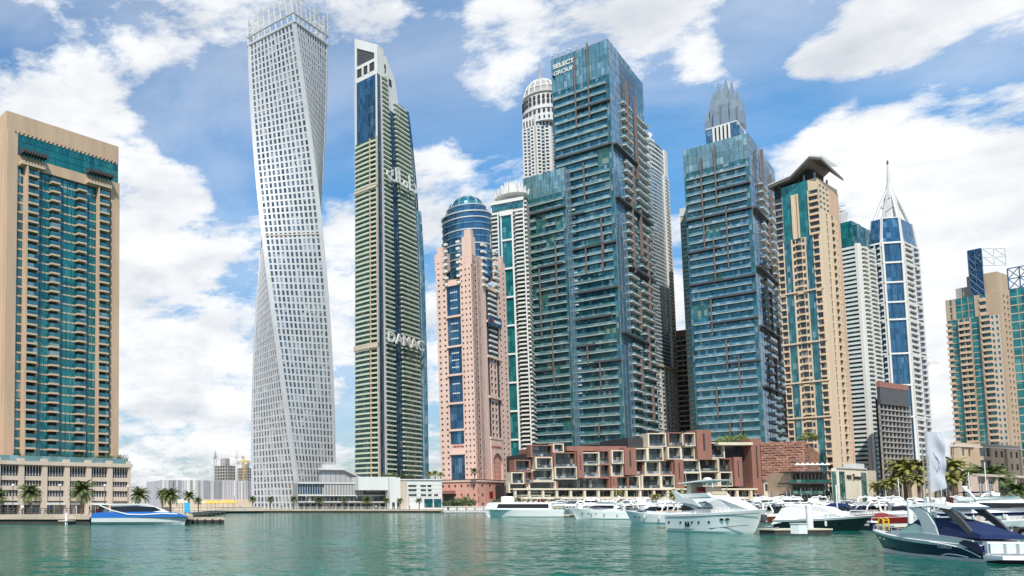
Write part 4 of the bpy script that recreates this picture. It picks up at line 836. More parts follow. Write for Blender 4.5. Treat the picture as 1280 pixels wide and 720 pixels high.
for i in range(7):
    y = -4+i*3.0; mb = MB('offwhite'); mb.add([(-.8, y, zr+7.2), (3.8, y, zr+5.6), (3.8, y+.5, zr+5.6), (-.8, y+.5, zr+7.2), (-.8, y, zr+8.1), (3.8, y, zr+6.5), (3.8, y+.5, zr+6.5), (-.8, y+.5, zr+8.1)], BF, 'offwhite'); T.custom('roof_fin', mb)
for (x, y) in ((-L*.9, 0), (-L*.3, 0), (-1, 0), (-1, R*.6)):
    mb = MB('grey'); mb.tube([(x, y+.5, z1-1), (x, y+.5, zr+1)], .4, 6); T.custom('roof_strut', mb)
mb = MB('dark'); mb.box(-L*.5, -2, 2, R*.6, z1, zr+3.5 if False else z1+5, 'dark'); T.custom('plant_room', mb)
T.finish(T.z(560))

# ------------------------------------------------------------------ T14 : white striped tower with teal block on top
T = Tower('white_tower', 'white striped tower with a dark teal glass top just right of the tan tower', 1068, 1094, 1117, 425, 58, m=dict(wall='white', glass='g_tealdk', slab='slab_w', rail='slab_w'))
L, R = T.L, T.R; z1 = T.z(304); T.core(0, z1, 'white')
T.facade(0, 0, z1, 60, [(3, 'R', dict(sb=.50, d=.6)), (.5, 'P', dict(d=.7))])
T.facade(1, 0, z1, 60, [(.5, 'P', dict(d=.6)), (1.4, 'B', dict(dp=1.5, rh=.6)), (.6, 'P', dict(d=.3, wall='offwhite')), (1.4, 'B', dict(dp=1.3, rh=.6)), (.9, 'G', dict(glass='g_skyblue'))])
mb = MB(); mb.box(-L, -L*.25, .5, R*.5, z1, T.z(274), 'g_teal'); T.custom('glass_block', mb)
mb = MB(); mb.box(-L*.25, 0, .5, R*.7, z1, T.z(280), 'g_tealdk'); T.custom('glass_block', mb)
mb = MB('silver')
for i in range(8): a = i/7; mb.tube([(-L+a*L*.5, 1, T.z(274)), (-L+a*L*.5, 1+2*a, T.z(262)), (-L+a*L*.35, 3, T.z(248+14*a))], .3, 4)
for i in range(4): mb.tube([(-L, 1, T.z(270-6*i)), (-L*.6, 3, T.z(272-6*i)+1)], .25, 4)
T.custom('roof_lattice', mb); T.finish(20)
# ------------------------------------------------------------------ T14b, T15b : towers under construction
M['black_band'] = plain('black_net', (.03, .03, .03), .9)
T = Tower('unfinished_tower', 'grey unfinished tower with a yellow and black collar near its top', 1097, 1100, 1119, 440, 60, m=dict(wall='grey', glass='dark', slab='grey', rail='grey'))
L, R = T.L, T.R; T.core(0, T.z(428), 'grey')
T.facade(1, 0, T.z(432), 46, [(1, 'W', dict(n=7, wr=.6, hr=.6, glass='dark', wall='sand_pale')), (.6, 'B', dict(dp=.8, rh=.5, back='dark'))])
for i, (mm, a, b) in enumerate((('black_band', 432, 428), ('yellow', 428, 424.5), ('black_band', 424.5, 421), ('yellow', 421, 416.5))):
    mb = MB(mm); w = .8+.7*i; mb.box(-L-w, w, -w, R+w, T.z(a), T.z(b)-.02*i, mm); T.custom('collar', mb)
mb = MB('grey'); mb.box(-L, 0, 0, R*.6, T.z(416.5), T.z(412), 'grey'); T.custom('core_top', mb); T.finish(20)
T = Tower('unfinished_tower', 'dark concrete frame of an unfinished building in front of the blue spired tower', 1106, 1109, 1147, 400, 64, m=dict(wall='grey'))
L, R = T.L, T.R; z1 = T.z(505); mb = MB('grey')
nfl = 19
for i in range(nfl+1):
    mb = MB('grey'); mb.box(-L, 0, 0, R, i*z1/nfl, i*z1/nfl+.5, 'grey'); T.custom('floor_slab', mb)
for i in range(9):
    mb = MB('grey'); mb.box(-1.0, -.3, R*i/8-.3*(i == 8), R*i/8+.4, 0, z1, 'grey'); T.custom('column', mb)
mb = MB('dark'); mb.box(-L, -2.5, 1.5, R-1, 0, z1+3, 'dark'); T.custom('core', mb)
mb = MB('grey'); mb.box(-L, .3, -.3, R*.92, z1, T.z(484), 'dgrey'); T.custom('safety_screen', mb); mb = MB('brown'); mb.box(-L, .5, -.5, R*.93, T.z(484), T.z(477), 'brown'); T.custom('safety_screen', mb)
T.finish()

# ------------------------------------------------------------------ T15 : blue tower with spire cage
T = Tower('spired_tower', 'blue glass tower with white ribs, a spire cage and a tall needle at the right', 1107, 1145, 1170, 430, 58, cham=7, m=dict(wall='offwhite', glass='g_blue', slab='offwhite', rail='offwhite'))
L, R = T.L, T.R
pts = T.poly; cxy = Vector((sum(p[0] for p in pts)/5, sum(p[1] for p in pts)/5)); cxy = Vector((-L*.45, R*.45))
zs = T.z(300); zt = T.z(268)
def w15(x, y, z):
    f = 1.0 if z < zs else max(.05, 1-.16*(z-zs)/(zt-zs)); return (cxy.x+(x-cxy.x)*f, cxy.y+(y-cxy.y)*f, z)
T.warp = w15; T.core(0, zt, 'offwhite')
for k in (0, 1, 2):
    Ln = T.flen(k)
    if k == 1:
        T.facade(k, 0, zs, 46, [(.35, 'P', dict(d=.8)), (3, 'G', dict(glass='g_blue', band=0, mull=3, mm='g_bluedk')), (.35, 'P', dict(d=.8))])
    else:
        T.facade(k, 0, zs, 46, [(.4, 'P', dict(d=.8)), (2.4, 'B', dict(dp=1.2, rh=.6, st=.5, back='g_dark')), (.35, 'P', dict(d=1.2)), (1.2, 'G', dict(glass='g_bluedk', band=.3)), (1.0, 'B', dict(dp=1.2, rh=.5, st=.4)), (.4, 'P', dict(d=.8))])
    T.facade(k, zs, zt, 4, [(.2, 'P', dict(d=.5)), (3, 'G', dict(glass='g_blue', band=0, mull=1)), (.2, 'P', dict(d=.5))])
    for y in (300, 325, 350, 375, 397, 440, 480, 520): T.put('belt', 'white', k, 0, Ln, T.z(y)-.4, T.z(y)+.5, 0, .9)
T.put('parapet', 'white', 1, 0, T.flen(1), zt, zt+.5, -.2, .6)
zt0 = zt; T.Yc = 430-cxy.x*sin(T.al)+cxy.y*cos(T.al)
ring = [w15(*p, zt) for p in pts]; ap = (cxy.x, cxy.y, T.z(232))
for i in range(len(pts)):
    mb = MB('silver'); a = Vector(w15(pts[i][0], pts[i][1], zs-2)) ; b = Vector(w15(pts[i][0], pts[i][1], zt)); e = Vector(ap); mb.tube([a, b, b.lerp(e, .35)+(b-e)*.0+Vector((0, 0, 2.5)), b.lerp(e, .7)+Vector((0, 0, 2.0)), e], .85, 6); T.custom('cage_rib', mb)
for q in (.3, .55, .78):
    mb = MB('silver'); P_ = [Vector(r).lerp(Vector(ap), q)+Vector((0, 0, 2)) for r in ring]; P_.append(P_[0]); mb.tube(P_, .3, 5); T.custom('cage_ring', mb)
mb = MB('offwhite'); c3 = (cxy.x, cxy.y, 0); mb.lathe([(5.5, zt), (4.6, zt+8), (3.2, T.z(240)), (1.7, T.z(228)), (1.1, T.z(215)), (.8, T.z(206))], c3, 10, 'offwhite'); T.custom('spire', mb)
mb = MB('dgrey'); mb.lathe([(.6, T.z(206)), (1.0, T.z(204)), (1.0, T.z(202)), (.3, T.z(200))], c3, 8, 'dgrey'); T.custom('finial', mb); T.Yc = 430
T.finish(T.z(480))

M['tsand'] = mat('brownish_sand_render', (.40, .30, .21), .85, var=.12, scale=.3, streak=True)
# ------------------------------------------------------------------ T16 : teal and tan residential tower right edge
T = Tower('teal_tower', 'sand coloured tower with teal glass stripes under a blue lattice roof screen', 1201, 1268, 1305, 285, 62, m=dict(wall='tsand', glass='g_tealdk', slab='slab_t', rail='slab_t'))
L, R = T.L, T.R; zc = T.z(365); T.core(0, zc, 'tsand'); zb0 = T.z(590); n = 26
T.facade(0, zb0, T.z(392), n, [(1.0, 'B', dict(dp=1.6, rh=.7)), (1.5, 'G', dict(glass='g_teal', band=.25, bm='slab_t', mull=1)), (2.4, 'B', dict(dp=1.4, rh=.6, div=2)), (1.9, 'G', dict(glass='g_teal', band=.25, bm='slab_t', mull=1)), (.3, 'P', dict(d=1.2)), (1.6, 'B', dict(dp=1.4, rh=.6)), (1.8, 'W', dict(n=2, wr=.5, wall='sand_pale'))])
T.facade(0, T.z(392), zc, 3, [(.6, 'P', dict(d=.4)), (.6, 'W', dict(n=1, wr=.6, hr=.8, sill=.1)), (.5, 'P', dict(d=.4)), (3.4, 'G', dict(glass='g_teal', band=.2, mull=3)), (.9, 'P', dict(d=.6)), (1, 'B', dict(dp=1)), (2, 'P', dict(d=.4))])
T.facade(1, zb0, zc, n+3, [(.3, 'P'), (1, 'W', dict(n=3)), (.3, 'P'), (1, 'B', dict(dp=1)), (.3, 'P')])
mb = MB(); mb.box(-L*.60, -L*.02, 2, 12, zc, T.z(338), 'tsand'); mb.box(-L*.85, -L*.6, 3, 9, zc, T.z(350), 'grey'); T.custom('plant_room', mb)
M['latt'] = plain('blue_lattice_screen', (.05, .12, .22), .4, .2); M['lattw'] = plain('pale_lattice_screen', (.55, .60, .64), .5)
def lattice(O, D_, w, z0, z1, m, back):
    mb = MB(m); cs = 2.6; nx = max(2, int(w/cs)); nz = int((z1-z0)/cs); cw = w/nx; ch = (z1-z0)/nz; rnd = random.Random(3)
    def pt(s, z): q = O+D_*s; return (q.x, q.y, z)
    for i in range(nx+1): mb.tube([pt(i*cw, z0), pt(i*cw, z1)], .16, 4)
    for j in range(nz+1): mb.tube([pt(0, z0+j*ch), pt(w, z0+j*ch)], .16, 4)
    for i in range(nx):
        for j in range(nz):
            if rnd.random() < .85: mb.tube([pt(i*cw, z0+j*ch), pt((i+1)*cw, z0+(j+1)*ch)], .13, 4)
            if rnd.random() < .85: mb.tube([pt((i+1)*cw, z0+j*ch), pt(i*cw, z0+(j+1)*ch)], .13, 4)
    T.custom('lattice_screen', mb)
    if back: 
        b = MB('g_bluedk'); Nn = Vector((D_.y, -D_.x)); q0 = O-Nn*.4; q1 = O+D_*w-Nn*.4; b.add([(q0.x, q0.y, z0), (q1.x, q1.y, z0), (q1.x, q1.y, z1), (q0.x, q0.y, z1)], [(0, 1, 2, 3)], 'g_bluedk'); T.custom('screen_glass', b)
lattice(Vector((-L*.50, 0)), Vector((1, 0)), L*.26, T.z(388), T.z(307), 'latt', True)
lattice(Vector((-L*.22, 0)), Vector((.55, .83)), L*.55, T.z(329), T.z(308), 'lattw', False)
T.finish(T.z(560))
T = Tower('teal_tower', 'cropped teal glass and tan tower at the right edge of the photo', 1283, 1345, 1370, 235, 62, m=dict(wall='tsand', glass='g_teal', slab='slab_t', rail='slab_t'))
T.core(0, T.z(352), 'tsand'); T.facade(0, 0, T.z(352), 26, [(2.2, 'G', dict(glass='g_teal', band=.3, bm='slab_t', mull=2)), (1, 'B', dict(dp=1.2)), (2, 'G', dict(glass='g_teal')), (1, 'B')])
L = T.L; lattice(Vector((-L, 0)), Vector((1, 0)), L*.5, T.z(352), T.z(325), 'latt', False); T.finish(T.z(500))
# ------------------------------------------------------------------ white corrugated hall and works behind
M['corrug'] = mat('corrugated_pale_cladding', (.42, .43, .46), .6, .1, var=.12, scale=.4, streak=True)
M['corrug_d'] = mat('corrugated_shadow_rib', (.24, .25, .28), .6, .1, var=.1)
T = Tower('exhibition_hall', 'long low hall with pale grey corrugated cladding left of the twisted tower', 183, 203, 330, 420, 76, m=dict(wall='corrug'), cat='hall')
L, R = T.L, T.R; zt = T.z(600); T.core(0, zt, 'corrug')
rnd = random.Random(4); mb = MB('corrug'); x = 0
while x < R:
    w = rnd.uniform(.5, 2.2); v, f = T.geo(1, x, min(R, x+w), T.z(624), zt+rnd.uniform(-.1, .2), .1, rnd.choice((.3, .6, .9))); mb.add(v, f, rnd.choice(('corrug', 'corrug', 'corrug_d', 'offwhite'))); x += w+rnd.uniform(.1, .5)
T.custom('corrugated_cladding', mb)
T.put('base_wall', 'sand_pale', 1, 0, R, 0, T.z(624), 0, 1.2); T.finish()
def crane(label, px, py, Y, jib, rz, m='yellow', cat='crane', group='cranes over the building works'):
    x = Xp(px, py, Y); z = Zt(py, Y)-GZ; r = empty('tower_crane', (x, Y, GZ), rz, label, cat, group)
    mb = MB(m)
    for dx in (-.8, .8):
        for dy in (-.8, .8): mb.tube([(dx, dy, 0), (dx, dy, z)], .10, 4)
    k = 0
    while k*3 < z-3:
        mb.tube([(-.8, -.8, k*3), (.8, -.8, k*3+3)], .05, 4); mb.tube([(.8, .8, k*3), (-.8, .8, k*3+3)], .05, 4); k += 1
    mb.build('mast', r)
    mb = MB(m)
    for dz in (0, 1.2): mb.tube([(-jib*.3, 0, z-3+dz*.7), (jib, 0, z-3+dz*.7)], .16, 4)
    for i in range(int(jib/2)): mb.tube([(i*2, 0, z-3), (i*2+1, 0, z-2.1)], .08, 4)
    mb.tube([(0, 0, z-3), (0, 0, z+2)], .3, 4); mb.tube([(0, 0, z+2), (jib*.8, 0, z-2)], .07, 4); mb.tube([(0, 0, z+2), (-jib*.3, 0, z-2)], .07, 4); mb.build('jib', r)
    mb = MB('grey'); mb.box(-jib*.3-1.5, -jib*.3, -.8, .8, z-4.5, z-2.5, 'grey'); mb.build('counterweight', r)
    mb = MB('white'); mb.box(.3, 1.8, -1.8, -.4, z-4.5, z-3, 'white'); mb.build('cab', r)
def works(label, pl, pc, pr, Y, yt, nfl):
    T = Tower('unfinished_building', label, pl, pc, pr, Y, 45, m=dict(wall='grey', glass='dark'), cat='building site')
    z = T.z(yt); T.core(0, z, 'dark')
    for k in (0, 1): T.facade(k, 0, z, nfl, [(1, 'W', dict(n=5, wr=.7, hr=.65, glass='dark', wall='grey'))])
    mb = MB('grey'); mb.box(-T.L*.7, -T.L*.3, 2, 7, z, z+6, 'grey'); T.custom('lift_core', mb); T.finish()
works('grey concrete building site beside a crane beyond the corrugated hall, further left', 269, 285, 294, 620, 582, 14)
works('concrete building site under orange cranes beyond the corrugated hall, against the twisted tower', 297, 309, 322, 640, 585, 14)
crane('thin grey crane at the left of the concrete building sites', 269, 567, 600, 6, 1.2, 'grey')
crane('pale tower crane between the two concrete building sites', 296, 566, 600, 12, 2.9, 'offwhite')
crane('orange tower crane over the right concrete building site', 305, 573, 610, 13, .2, 'yellow')
crane('small grey crane tip behind the yellow and black collar tower', 1156, 447, 470, 14, .35, 'offwhite')

# ------------------------------------------------------------------ grey mall by the twisted tower
T = Tower('shopping_mall', 'low mall of glass and louvred grey metal with white rooftop sign lettering', 366, 372, 482, 318, 84, m=dict(wall='grey', glass='g_dark'), cat='mall')
L, R = T.L, T.R; zt = T.z(604); T.core(0, zt, 'grey')
za = T.z(628); zb = T.z(620)
T.facade(1, 0, za, 1, [(1, 'W', dict(n=14, wr=.75, hr=.85, sill=0, wall='grey'))]); T.put('canopy', 'offwhite', 1, 0, R, za, za+.35, 0, 2.0)
T.facade(1, za+.35, zb, 1, [(1, 'G', dict(glass='g_dark', mull=22, band=.1, mm='grey'))]); T.put('canopy', 'offwhite', 1, R*.0, R, zb, zb+.4, 0, .9)
T.facade(1, zb+.4, zt-.3, 1, [(1, 'G', dict(glass='g_bluedk', mull=10, mm='offwhite'))], 0, R*.28)
mb = MB()
n = 64
for i in range(n):
    s = R*(.30+.70*i/n); v, f = T.geo(1, s, s+.28, zb+.4, zt-.2, .1, .8); mb.add(v, f, 'grey' if i % 3 else 'offwhite')
for i in range(8):
    z_ = zb+.6+(zt-zb-1)*i/8; v, f = T.geo(1, R*.30, R, z_, z_+.12, .1, .55); mb.add(v, f, 'dgrey')
T.custom('louvre_screen', mb)
T.put('fascia', 'offwhite', 1, 0, R, zt-.2, zt+.35, 0, 1.1)
T.put('sign_back', 'dgrey', 1, R*.74, R, T.z(618), zt-.3, .8, .95)
mb = MB('white')
for (x, y, w, h) in ((-.5, .6, .28, 1.6), (.3, .6, .28, 1.6), (-.5, .3, 1.08, .3), (-.1, 0, .2, 1.2)):
    v, f = T.geo(1, R*.895+x, R*.895+x+w, zt-2.4+y, zt-2.4+y+h, .95, 1.1); mb.add(v, f, 'white')
T.custom('emblem', mb)
script_marks(T, 1, R*.79, R*.985, T.z(612.2), .9, .96, 'white', 12); script_marks(T, 1, R*.77, R*.99, T.z(614.8), .75, .96, 'white', 17)
T.finish()
T = Tower('mall_hall', 'silver hall with slanting roof edge and blue glass on the roof behind the mall', 388, 400, 455, 335, 72, m=dict(wall='silver'), cat='hall')
L, R = T.L, T.R; za = T.z(606); zt = T.z(588)
T.core(0, za, 'offwhite')
mb = MB('silver'); mb.add([(-L, 0, 0), (0, 0, 0), (0, R, 0), (-L, R, 0), (-L, 0, zt), (0, 0, zt), (0, R*.52, zt), (-L, R*.52, zt), (0, R, T.z(601)), (-L, R, T.z(601))], [(0, 1, 5, 4), (1, 2, 8, 6, 5), (4, 5, 6, 7), (7, 6, 8, 9), (2, 3, 9, 8), (3, 0, 4, 7, 9)], 'silver'); T.custom('hall_body', mb)
mb = MB()
for i in range(8): v, f = T.geo(1, R*(.02+.11*i), R*(.02+.11*i)+.3, za, T.z(589)-max(0, (i-3.7))*1.0, .02, .18); mb.add(v, f, 'grey')
T.custom('panel_ribs', mb)
mb = MB(); q = [T.geo(1, R*.52, R*.54, zt-.2, zt+.9, -.3, 1.0)]
mb.tube([(.8, -1, zt+.3), (.8, R*.52, zt+.3), (.8, R, T.z(600)), (.8, R*1.25, T.z(603))], .55, 4, 'silver'); T.custom('roof_edge', mb)
mb = MB(); mb.add([(1.2, R*.74, T.z(597.5)), (1.2, R, T.z(603)), (1.2, R, T.z(608)), (1.2, R*.74, T.z(606))], [(3, 2, 1, 0)], 'g_skyblue'); mb.add([(1.1, R*.74, T.z(597.5)), (1.1, R, T.z(603)), (1.1, R, T.z(608)), (1.1, R*.74, T.z(606))], [(0, 1, 2, 3)], 'g_skyblue'); T.custom('skylight', mb)
mb = MB(); mb.box(-L, -1, R*.1, R*.5, zt, T.z(580), 'offwhite'); T.custom('plant_room', mb); T.finish()
T = Tower('podium_block', 'cream stone block with slit windows and a glass shopfront left of the pink tower', 482, 486, 553, 316, 84, m=dict(wall='sand_pale', glass='g_dark'), cat='podium')
L, R = T.L, T.R; zt = T.z(600); T.core(0, zt, 'cream' if False else 'white')
mb = MB(); v, f = T.geo(1, R*.0, R*.2, 0, T.z(597), .05, 1.2); mb.add(v, f, 'white'); v, f = T.geo(1, R*.2, R*.34, 0, T.z(602), .05, .5); mb.add(v, f, 'sand_pale'); T.custom('stair_block', mb)
for j, y in enumerate((606, 611.5, 617.5)):
    for (a, b) in ((.37, .52), (.60, .70), (.73, .80), (.85, .92) if j == 2 else (.74, .78)):
        T.rep('window', 1, [('g_dark', R*a, R*b, T.z(y+2.3), T.z(y), .05, .12)], 2, T.z(y))
for (a, b) in ((.66, .82), (.84, .98)): T.rep('shopfront', 1, [('g_tealdk', R*a, R*b, .8, T.z(623.5), .05, .12)], 6, 1)
for (a, b) in ((.04, .09), (.13, .17)): T.rep('door', 1, [('g_dark', R*a, R*b, 0, T.z(628), 1.2, 1.3)], 4, 1)
for i in range(5): T.put('joint', 'offwhite', 1, R*.36, R, T.z(626-5*i), T.z(626-5*i)+.15, 0, .1)
T.put('coping', 'white', 1, 0, R, zt, zt+.4, -.3, .4)
mb = MB(); mb.box(-8, -.5, -12, R*.15, zt-4, T.z(596), 'white'); T.custom('upper_block', mb)
T.finish()

# ------------------------------------------------------------------ terraced brown and cream box podium
YB = 316
root = empty('terraced_podium', (uu(640)*YB, YB, GZ), 0, 'terraced block of stacked brown and cream framed boxes with dark glass behind the boats', 'apartment building')
def XP(px): return (uu(px)-uu(640))*YB
def ZP(py): return Zt(py, YB)-GZ
A = lambda x: 640+x/5.82
B = lambda y: 530+y/5.82
C_ = lambda x: 780+x/4.571
D_2 = lambda y: 520+y/4.571
cells = [(160,150,325,240,'brown'),(325,140,405,205,'cream'),(30,260,150,345,'brown'),(185,240,310,325,'cream'),(95,345,160,430,'brown'),(0,350,95,435,'cream'),(160,330,320,412,'cream'),(320,205,485,315,'brown'),(320,310,485,402,'cream'),
 (130,415,330,500,'cream'),(-10,430,130,500,'cream'),(515,205,655,295,'cream'),(515,295,655,388,'cream'),(655,190,740,290,'brown'),(655,290,740,388,'brown'),(740,190,832,288,'cream'),(740,285,832,380,'cream'),(335,388,730,490,'brown'),(760,380,858,475,'brown'),(858,375,952,472,'cream'),(952,370,1092,472,'cream'),(1092,370,1195,468,'cream'),
 (885,270,985,368,'brown'),(985,270,1097,368,'cream'),(1097,262,1195,368,'brown'),(905,175,1003,270,'cream'),(1003,170,1120,268,'cream'),(1150,165,1250,258,'cream'),(1015,65,1150,165,'cream'),(1160,60,1285,160,'brown')]
cells = [(A(a), B(b), A(c), B(d), m) for a, b, c, d, m in cells]
cells += [(C_(a), D_2(b), C_(c), D_2(d), m) for a, b, c, d, m in [(355,95,432,172,'cream'),(350,172,432,248,'cream'),(455,150,600,240,'cream'),(445,242,562,318,'cream'),(338,250,445,322,'cream'),(335,322,450,400,'cream'),(562,240,640,322,'brown'),(562,318,640,402,'cream'),(450,318,562,402,'cream')]]
piers = [(A(482), B(198), A(527), B(392)), (A(828), B(172), A(912), B(372)), (A(1192), B(258), A(1255), B(468)), (A(725), B(385), A(762), B(478)), (C_(430), D_2(80), C_(512), D_2(250)), (C_(636), D_2(235), C_(682), D_2(402)), (C_(738), D_2(132), C_(798), D_2(450))]
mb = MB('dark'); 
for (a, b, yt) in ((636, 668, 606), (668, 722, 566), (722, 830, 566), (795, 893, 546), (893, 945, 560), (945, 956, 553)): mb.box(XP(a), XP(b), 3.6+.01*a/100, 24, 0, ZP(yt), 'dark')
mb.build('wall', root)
rnd = random.Random(11)
for (x0, y0, x1, y1, m) in cells:
    a, b, z0, z1 = XP(x0), XP(x1), ZP(y1), ZP(y0); d = rnd.choice((0, .4, .8, 1.2)); t_ = .42
    mb = MB(m); tt = .55 if m == 'cream' else .7
    mb.box(a, b, d, 5, z1-t_, z1, m); mb.box(a, b, d+.01, 5, z0, z0+t_*.8, m); mb.box(a+.003, a+tt, d+.02, 5, z0+t_*.8, z1-t_, m); mb.box(b-tt*.8, b-.003, d+.02, 5, z0+t_*.8, z1-t_, m)
    fr = mb.build('terrace_box', root)
    n = max(2, int((b-a)/2.2)); w = MB(); yg = d+1.7
    w.box(a+tt, b-tt*.8, yg, yg+.1, z0+t_*.8, z1-t_, 'g_dark')
    for i in range(1, n): x = a+tt+(b-a-2*tt)*i/n; w.box(x-.06, x+.06, yg-.08, yg, z0+t_*.8, z1-t_, 'dgrey')
    w.build('window', fr)
    g = MB(); g.box(a+tt, b-tt*.8, d+.15, d+.2, z0+t_*.8, z0+t_*.8+1.0, 'g_grey'); g.build('glass_railing', fr)
    if rnd.random() < .5:
        g = MB(); x = a+tt+rnd.random()*(b-a)*.4; g.box(x, x+1.1, d+.5, d+1.3, z0+t_*.8, z0+t_*.8+.8, 'white'); g.build('terrace_seat', fr)
for (x0, y0, x1, y1) in piers:
    mb = MB(); a, b, z0, z1 = XP(x0), XP(x1), ZP(y1), ZP(y0); mb.box(a, b, -.6, 6, z0, z1, 'brown'); pr_ = mb.build('pier', root)
    mb = MB(); xm = a+(b-a)*.42; mb.box(xm, xm+(b-a)*.13, -.66, -.58, z0+(z1-z0)*.3, z1-(z1-z0)*.12, 'dark'); mb.build('slot_window', pr_)
# arcade below
for i, (xa, xb) in enumerate(((640, 700), (700, 790), (790, 870), (870, 945))):
    mb = MB(); mb.box(XP(xa), XP(xb), -1.5+.01*i, 4, ZP(612.5), ZP(610.5), 'cream'); mb.box(XP(xa), XP(xb), -.8+.01*i, 4, ZP(624), ZP(621), 'cream'); mb.build('terrace_slab', root)
px = 642
while px < 944:
    mb = MB(); mb.box(XP(px), XP(px+2.6), -1.2, 0, 0, ZP(612.5), 'cream'); mb.build('column', root)
    mb = MB(); mb.box(XP(px+2.6), XP(min(944, px+18)), .6, .7, 0, ZP(624), 'g_dark'); mb.box(XP(px+2.6), XP(min(944, px+18)), .5, .6, ZP(621), ZP(612.5), 'g_dark'); mb.build('shopfront', root)
    mb = MB(); mb.box(XP(px+3), XP(min(944, px+17)), -3.2, .5, 2.7, 2.85, rnd.choice(('cream', 'brown', 'white', 'orange'))); mb.build('awning', root); px += 17.3
mb = MB(); mb.box(XP(900), XP(943), -1, 6, ZP(556.5), ZP(553), 'cream'); mb.build('roof_slab', root); mb = MB(); mb.box(XP(668), XP(700), 4, 12, ZP(566), ZP(560), 'brown'); mb.box(XP(716), XP(792), 3, 14, ZP(563), ZP(557), 'brown'); mb.build('roof_block', root)
# ------------------------------------------------------------------ copper brick box
m, t, p = newmat('copper_brick_tiles'); p.inputs['Roughness'].default_value = .55
tcn = t.nodes.new('ShaderNodeTexCoord'); sx = t.nodes.new('ShaderNodeSeparateXYZ'); t.links.new(tcn.outputs['Object'], sx.inputs[0])
ad = t.nodes.new('ShaderNodeMath'); t.links.new(sx.outputs[0], ad.inputs[0]); t.links.new(sx.outputs[1], ad.inputs[1]); cb = t.nodes.new('ShaderNodeCombineXYZ'); t.links.new(ad.outputs[0], cb.inputs[0]); t.links.new(sx.outputs[2], cb.inputs[1])
br = t.nodes.new('ShaderNodeTexBrick'); br.inputs['Scale'].default_value = 1.0; br.inputs['Brick Width'].default_value = 2.0; br.inputs['Row Height'].default_value = .95; br.inputs['Mortar Size'].default_value = .12; br.inputs['Mortar Smooth'].default_value = .3
br.inputs['Color1'].default_value = (.42, .22, .15, 1); br.inputs['Color2'].default_value = (.25, .12, .085, 1); br.inputs['Mortar'].default_value = (.16, .07, .05, 1); t.links.new(cb.outputs[0], br.inputs['Vector'])
t.links.new(br.outputs['Color'], p.inputs['Base Color']); bp = t.nodes.new('ShaderNodeBump'); bp.inputs['Distance'].default_value = .3; bp.invert = True; t.links.new(br.outputs['Fac'], bp.inputs['Height']); t.links.new(bp.outputs[0], p.inputs['Normal'])
M['copper'] = m
T = Tower('brick_block', 'copper coloured box clad in a relief of small rectangular tiles', 955, 1010, 1036, 306, 42, m=dict(wall='copper'), cat='building')
L, R = T.L, T.R; zt = T.z(551); zb = T.z(599); T.core(zb, zt, 'copper')
mb = MB(); rnd = random.Random(8)
for k, Ln in ((0, L), (1, R)):
    for i in range(int((zt-zb)/.95)):
        for j in range(int(Ln/2)):
            if rnd.random() < .45: v, f = T.geo(k, j*2+(i % 2)*.9+.1, min(Ln, j*2+1.7+(i % 2)*.9), zb+i*.95+.1, zb+i*.95+.85, .0, .28); mb.add(v, f, 'copper')
_r = mb; T.one['wall'].v, T.one['wall'].f, T.one['wall'].mi = T.one['wall'].v+_r.v, T.one['wall'].f+[tuple(len(T.one['wall'].v)+q for q in f) for f in _r.f], T.one['wall'].mi+[0]*len(_r.f); mb = MB(); mb.prism([(-L-.5, .8), (-.8, .8), (-.8, R), (-L-.5, R)], 0, zb, 'cream'); T.custom('base_wall', mb)
for (a, b) in ((.05, .28), (.42, .66)): T.rep('window', 0, [('g_dark', L*a, L*b, zb-4.2, zb-1.6, -.78, -.6), ('white', L*a, L*b, zb-1.6, zb-1.3, -.78, -.4)], 4, 0)
T.finish()
# ------------------------------------------------------------------ two-storey restaurant with balcony, and the white pier building
YR = 270
root = empty('restaurant', (uu(985)*YR, YR, GZ), 0, 'two storey restaurant with dark balconies and parasols below the copper box', 'restaurant')
XQ = lambda px: (uu(px)-uu(985))*YR
ZQ = lambda py: Zt(py, YR)-GZ
mb = MB(); mb.box(XQ(1000), XQ(1040), 3, 14, 0, ZQ(590), 'orange'); mb.build('wall', root)
for y in (619, 605): mb = MB(); mb.box(XQ(985), XQ(1041), -1.5, 4, ZQ(y), ZQ(y)+.45, 'dgrey'); mb.build('balcony', root); mb = MB(); mb.box(XQ(985), XQ(1041), -1.5, -1.42, ZQ(y)+.45, ZQ(y)+1.4, 'g_green'); mb.build('glass_railing', root)
mb = MB(); mb.box(XQ(996), XQ(1043), -1, 6, ZQ(590.5), ZQ(589), 'dgrey'); mb.build('roof', root)
for i in range(9):
    mb = MB(); x = XQ(1001+4.6*i); mb.box(x, x+.25, -.6, -.4, 0, ZQ(590.5), 'dgrey'); mb.build('post', root)
    mb = MB(); mb.box(x+.3, x+1.0, 2.9, 3, ZQ(605)+.5, ZQ(592.5), 'g_dark'); mb.box(x+.3, x+1.0, 2.9, 3, ZQ(619)+.5, ZQ(607), 'g_green'); mb.build('window', root)
def parasol(label, x, y, z, r, h, m, group):
    e = empty('parasol', (x, y, z), 0, label, 'parasol', group)
    mb = MB('grey'); mb.tube([(0, 0, 0), (0, 0, h)], .05, 6); mb.build('pole', e)
    mb = MB(m); mb.lathe([(r, h-.1), (r, h), (r*.5, h+.4), (.05, h+.75)], (0, 0, 0), 8, m); mb.build('canopy', e)
for i in range(7):
    parasol('closed white parasol on the roof terrace above the dark restaurant balconies', uu(1000+6.2*i)*(YR+1), YR+1, Zt(589, YR), .9, 2.2, 'white', 'parasols on the restaurant roof')
T = Tower('pier_building', 'small cream building with two green glass strips and dark wall lettering', 1042, 1048, 1086, 262, 60, m=dict(wall='cream', glass='g_tealdk'), cat='building')
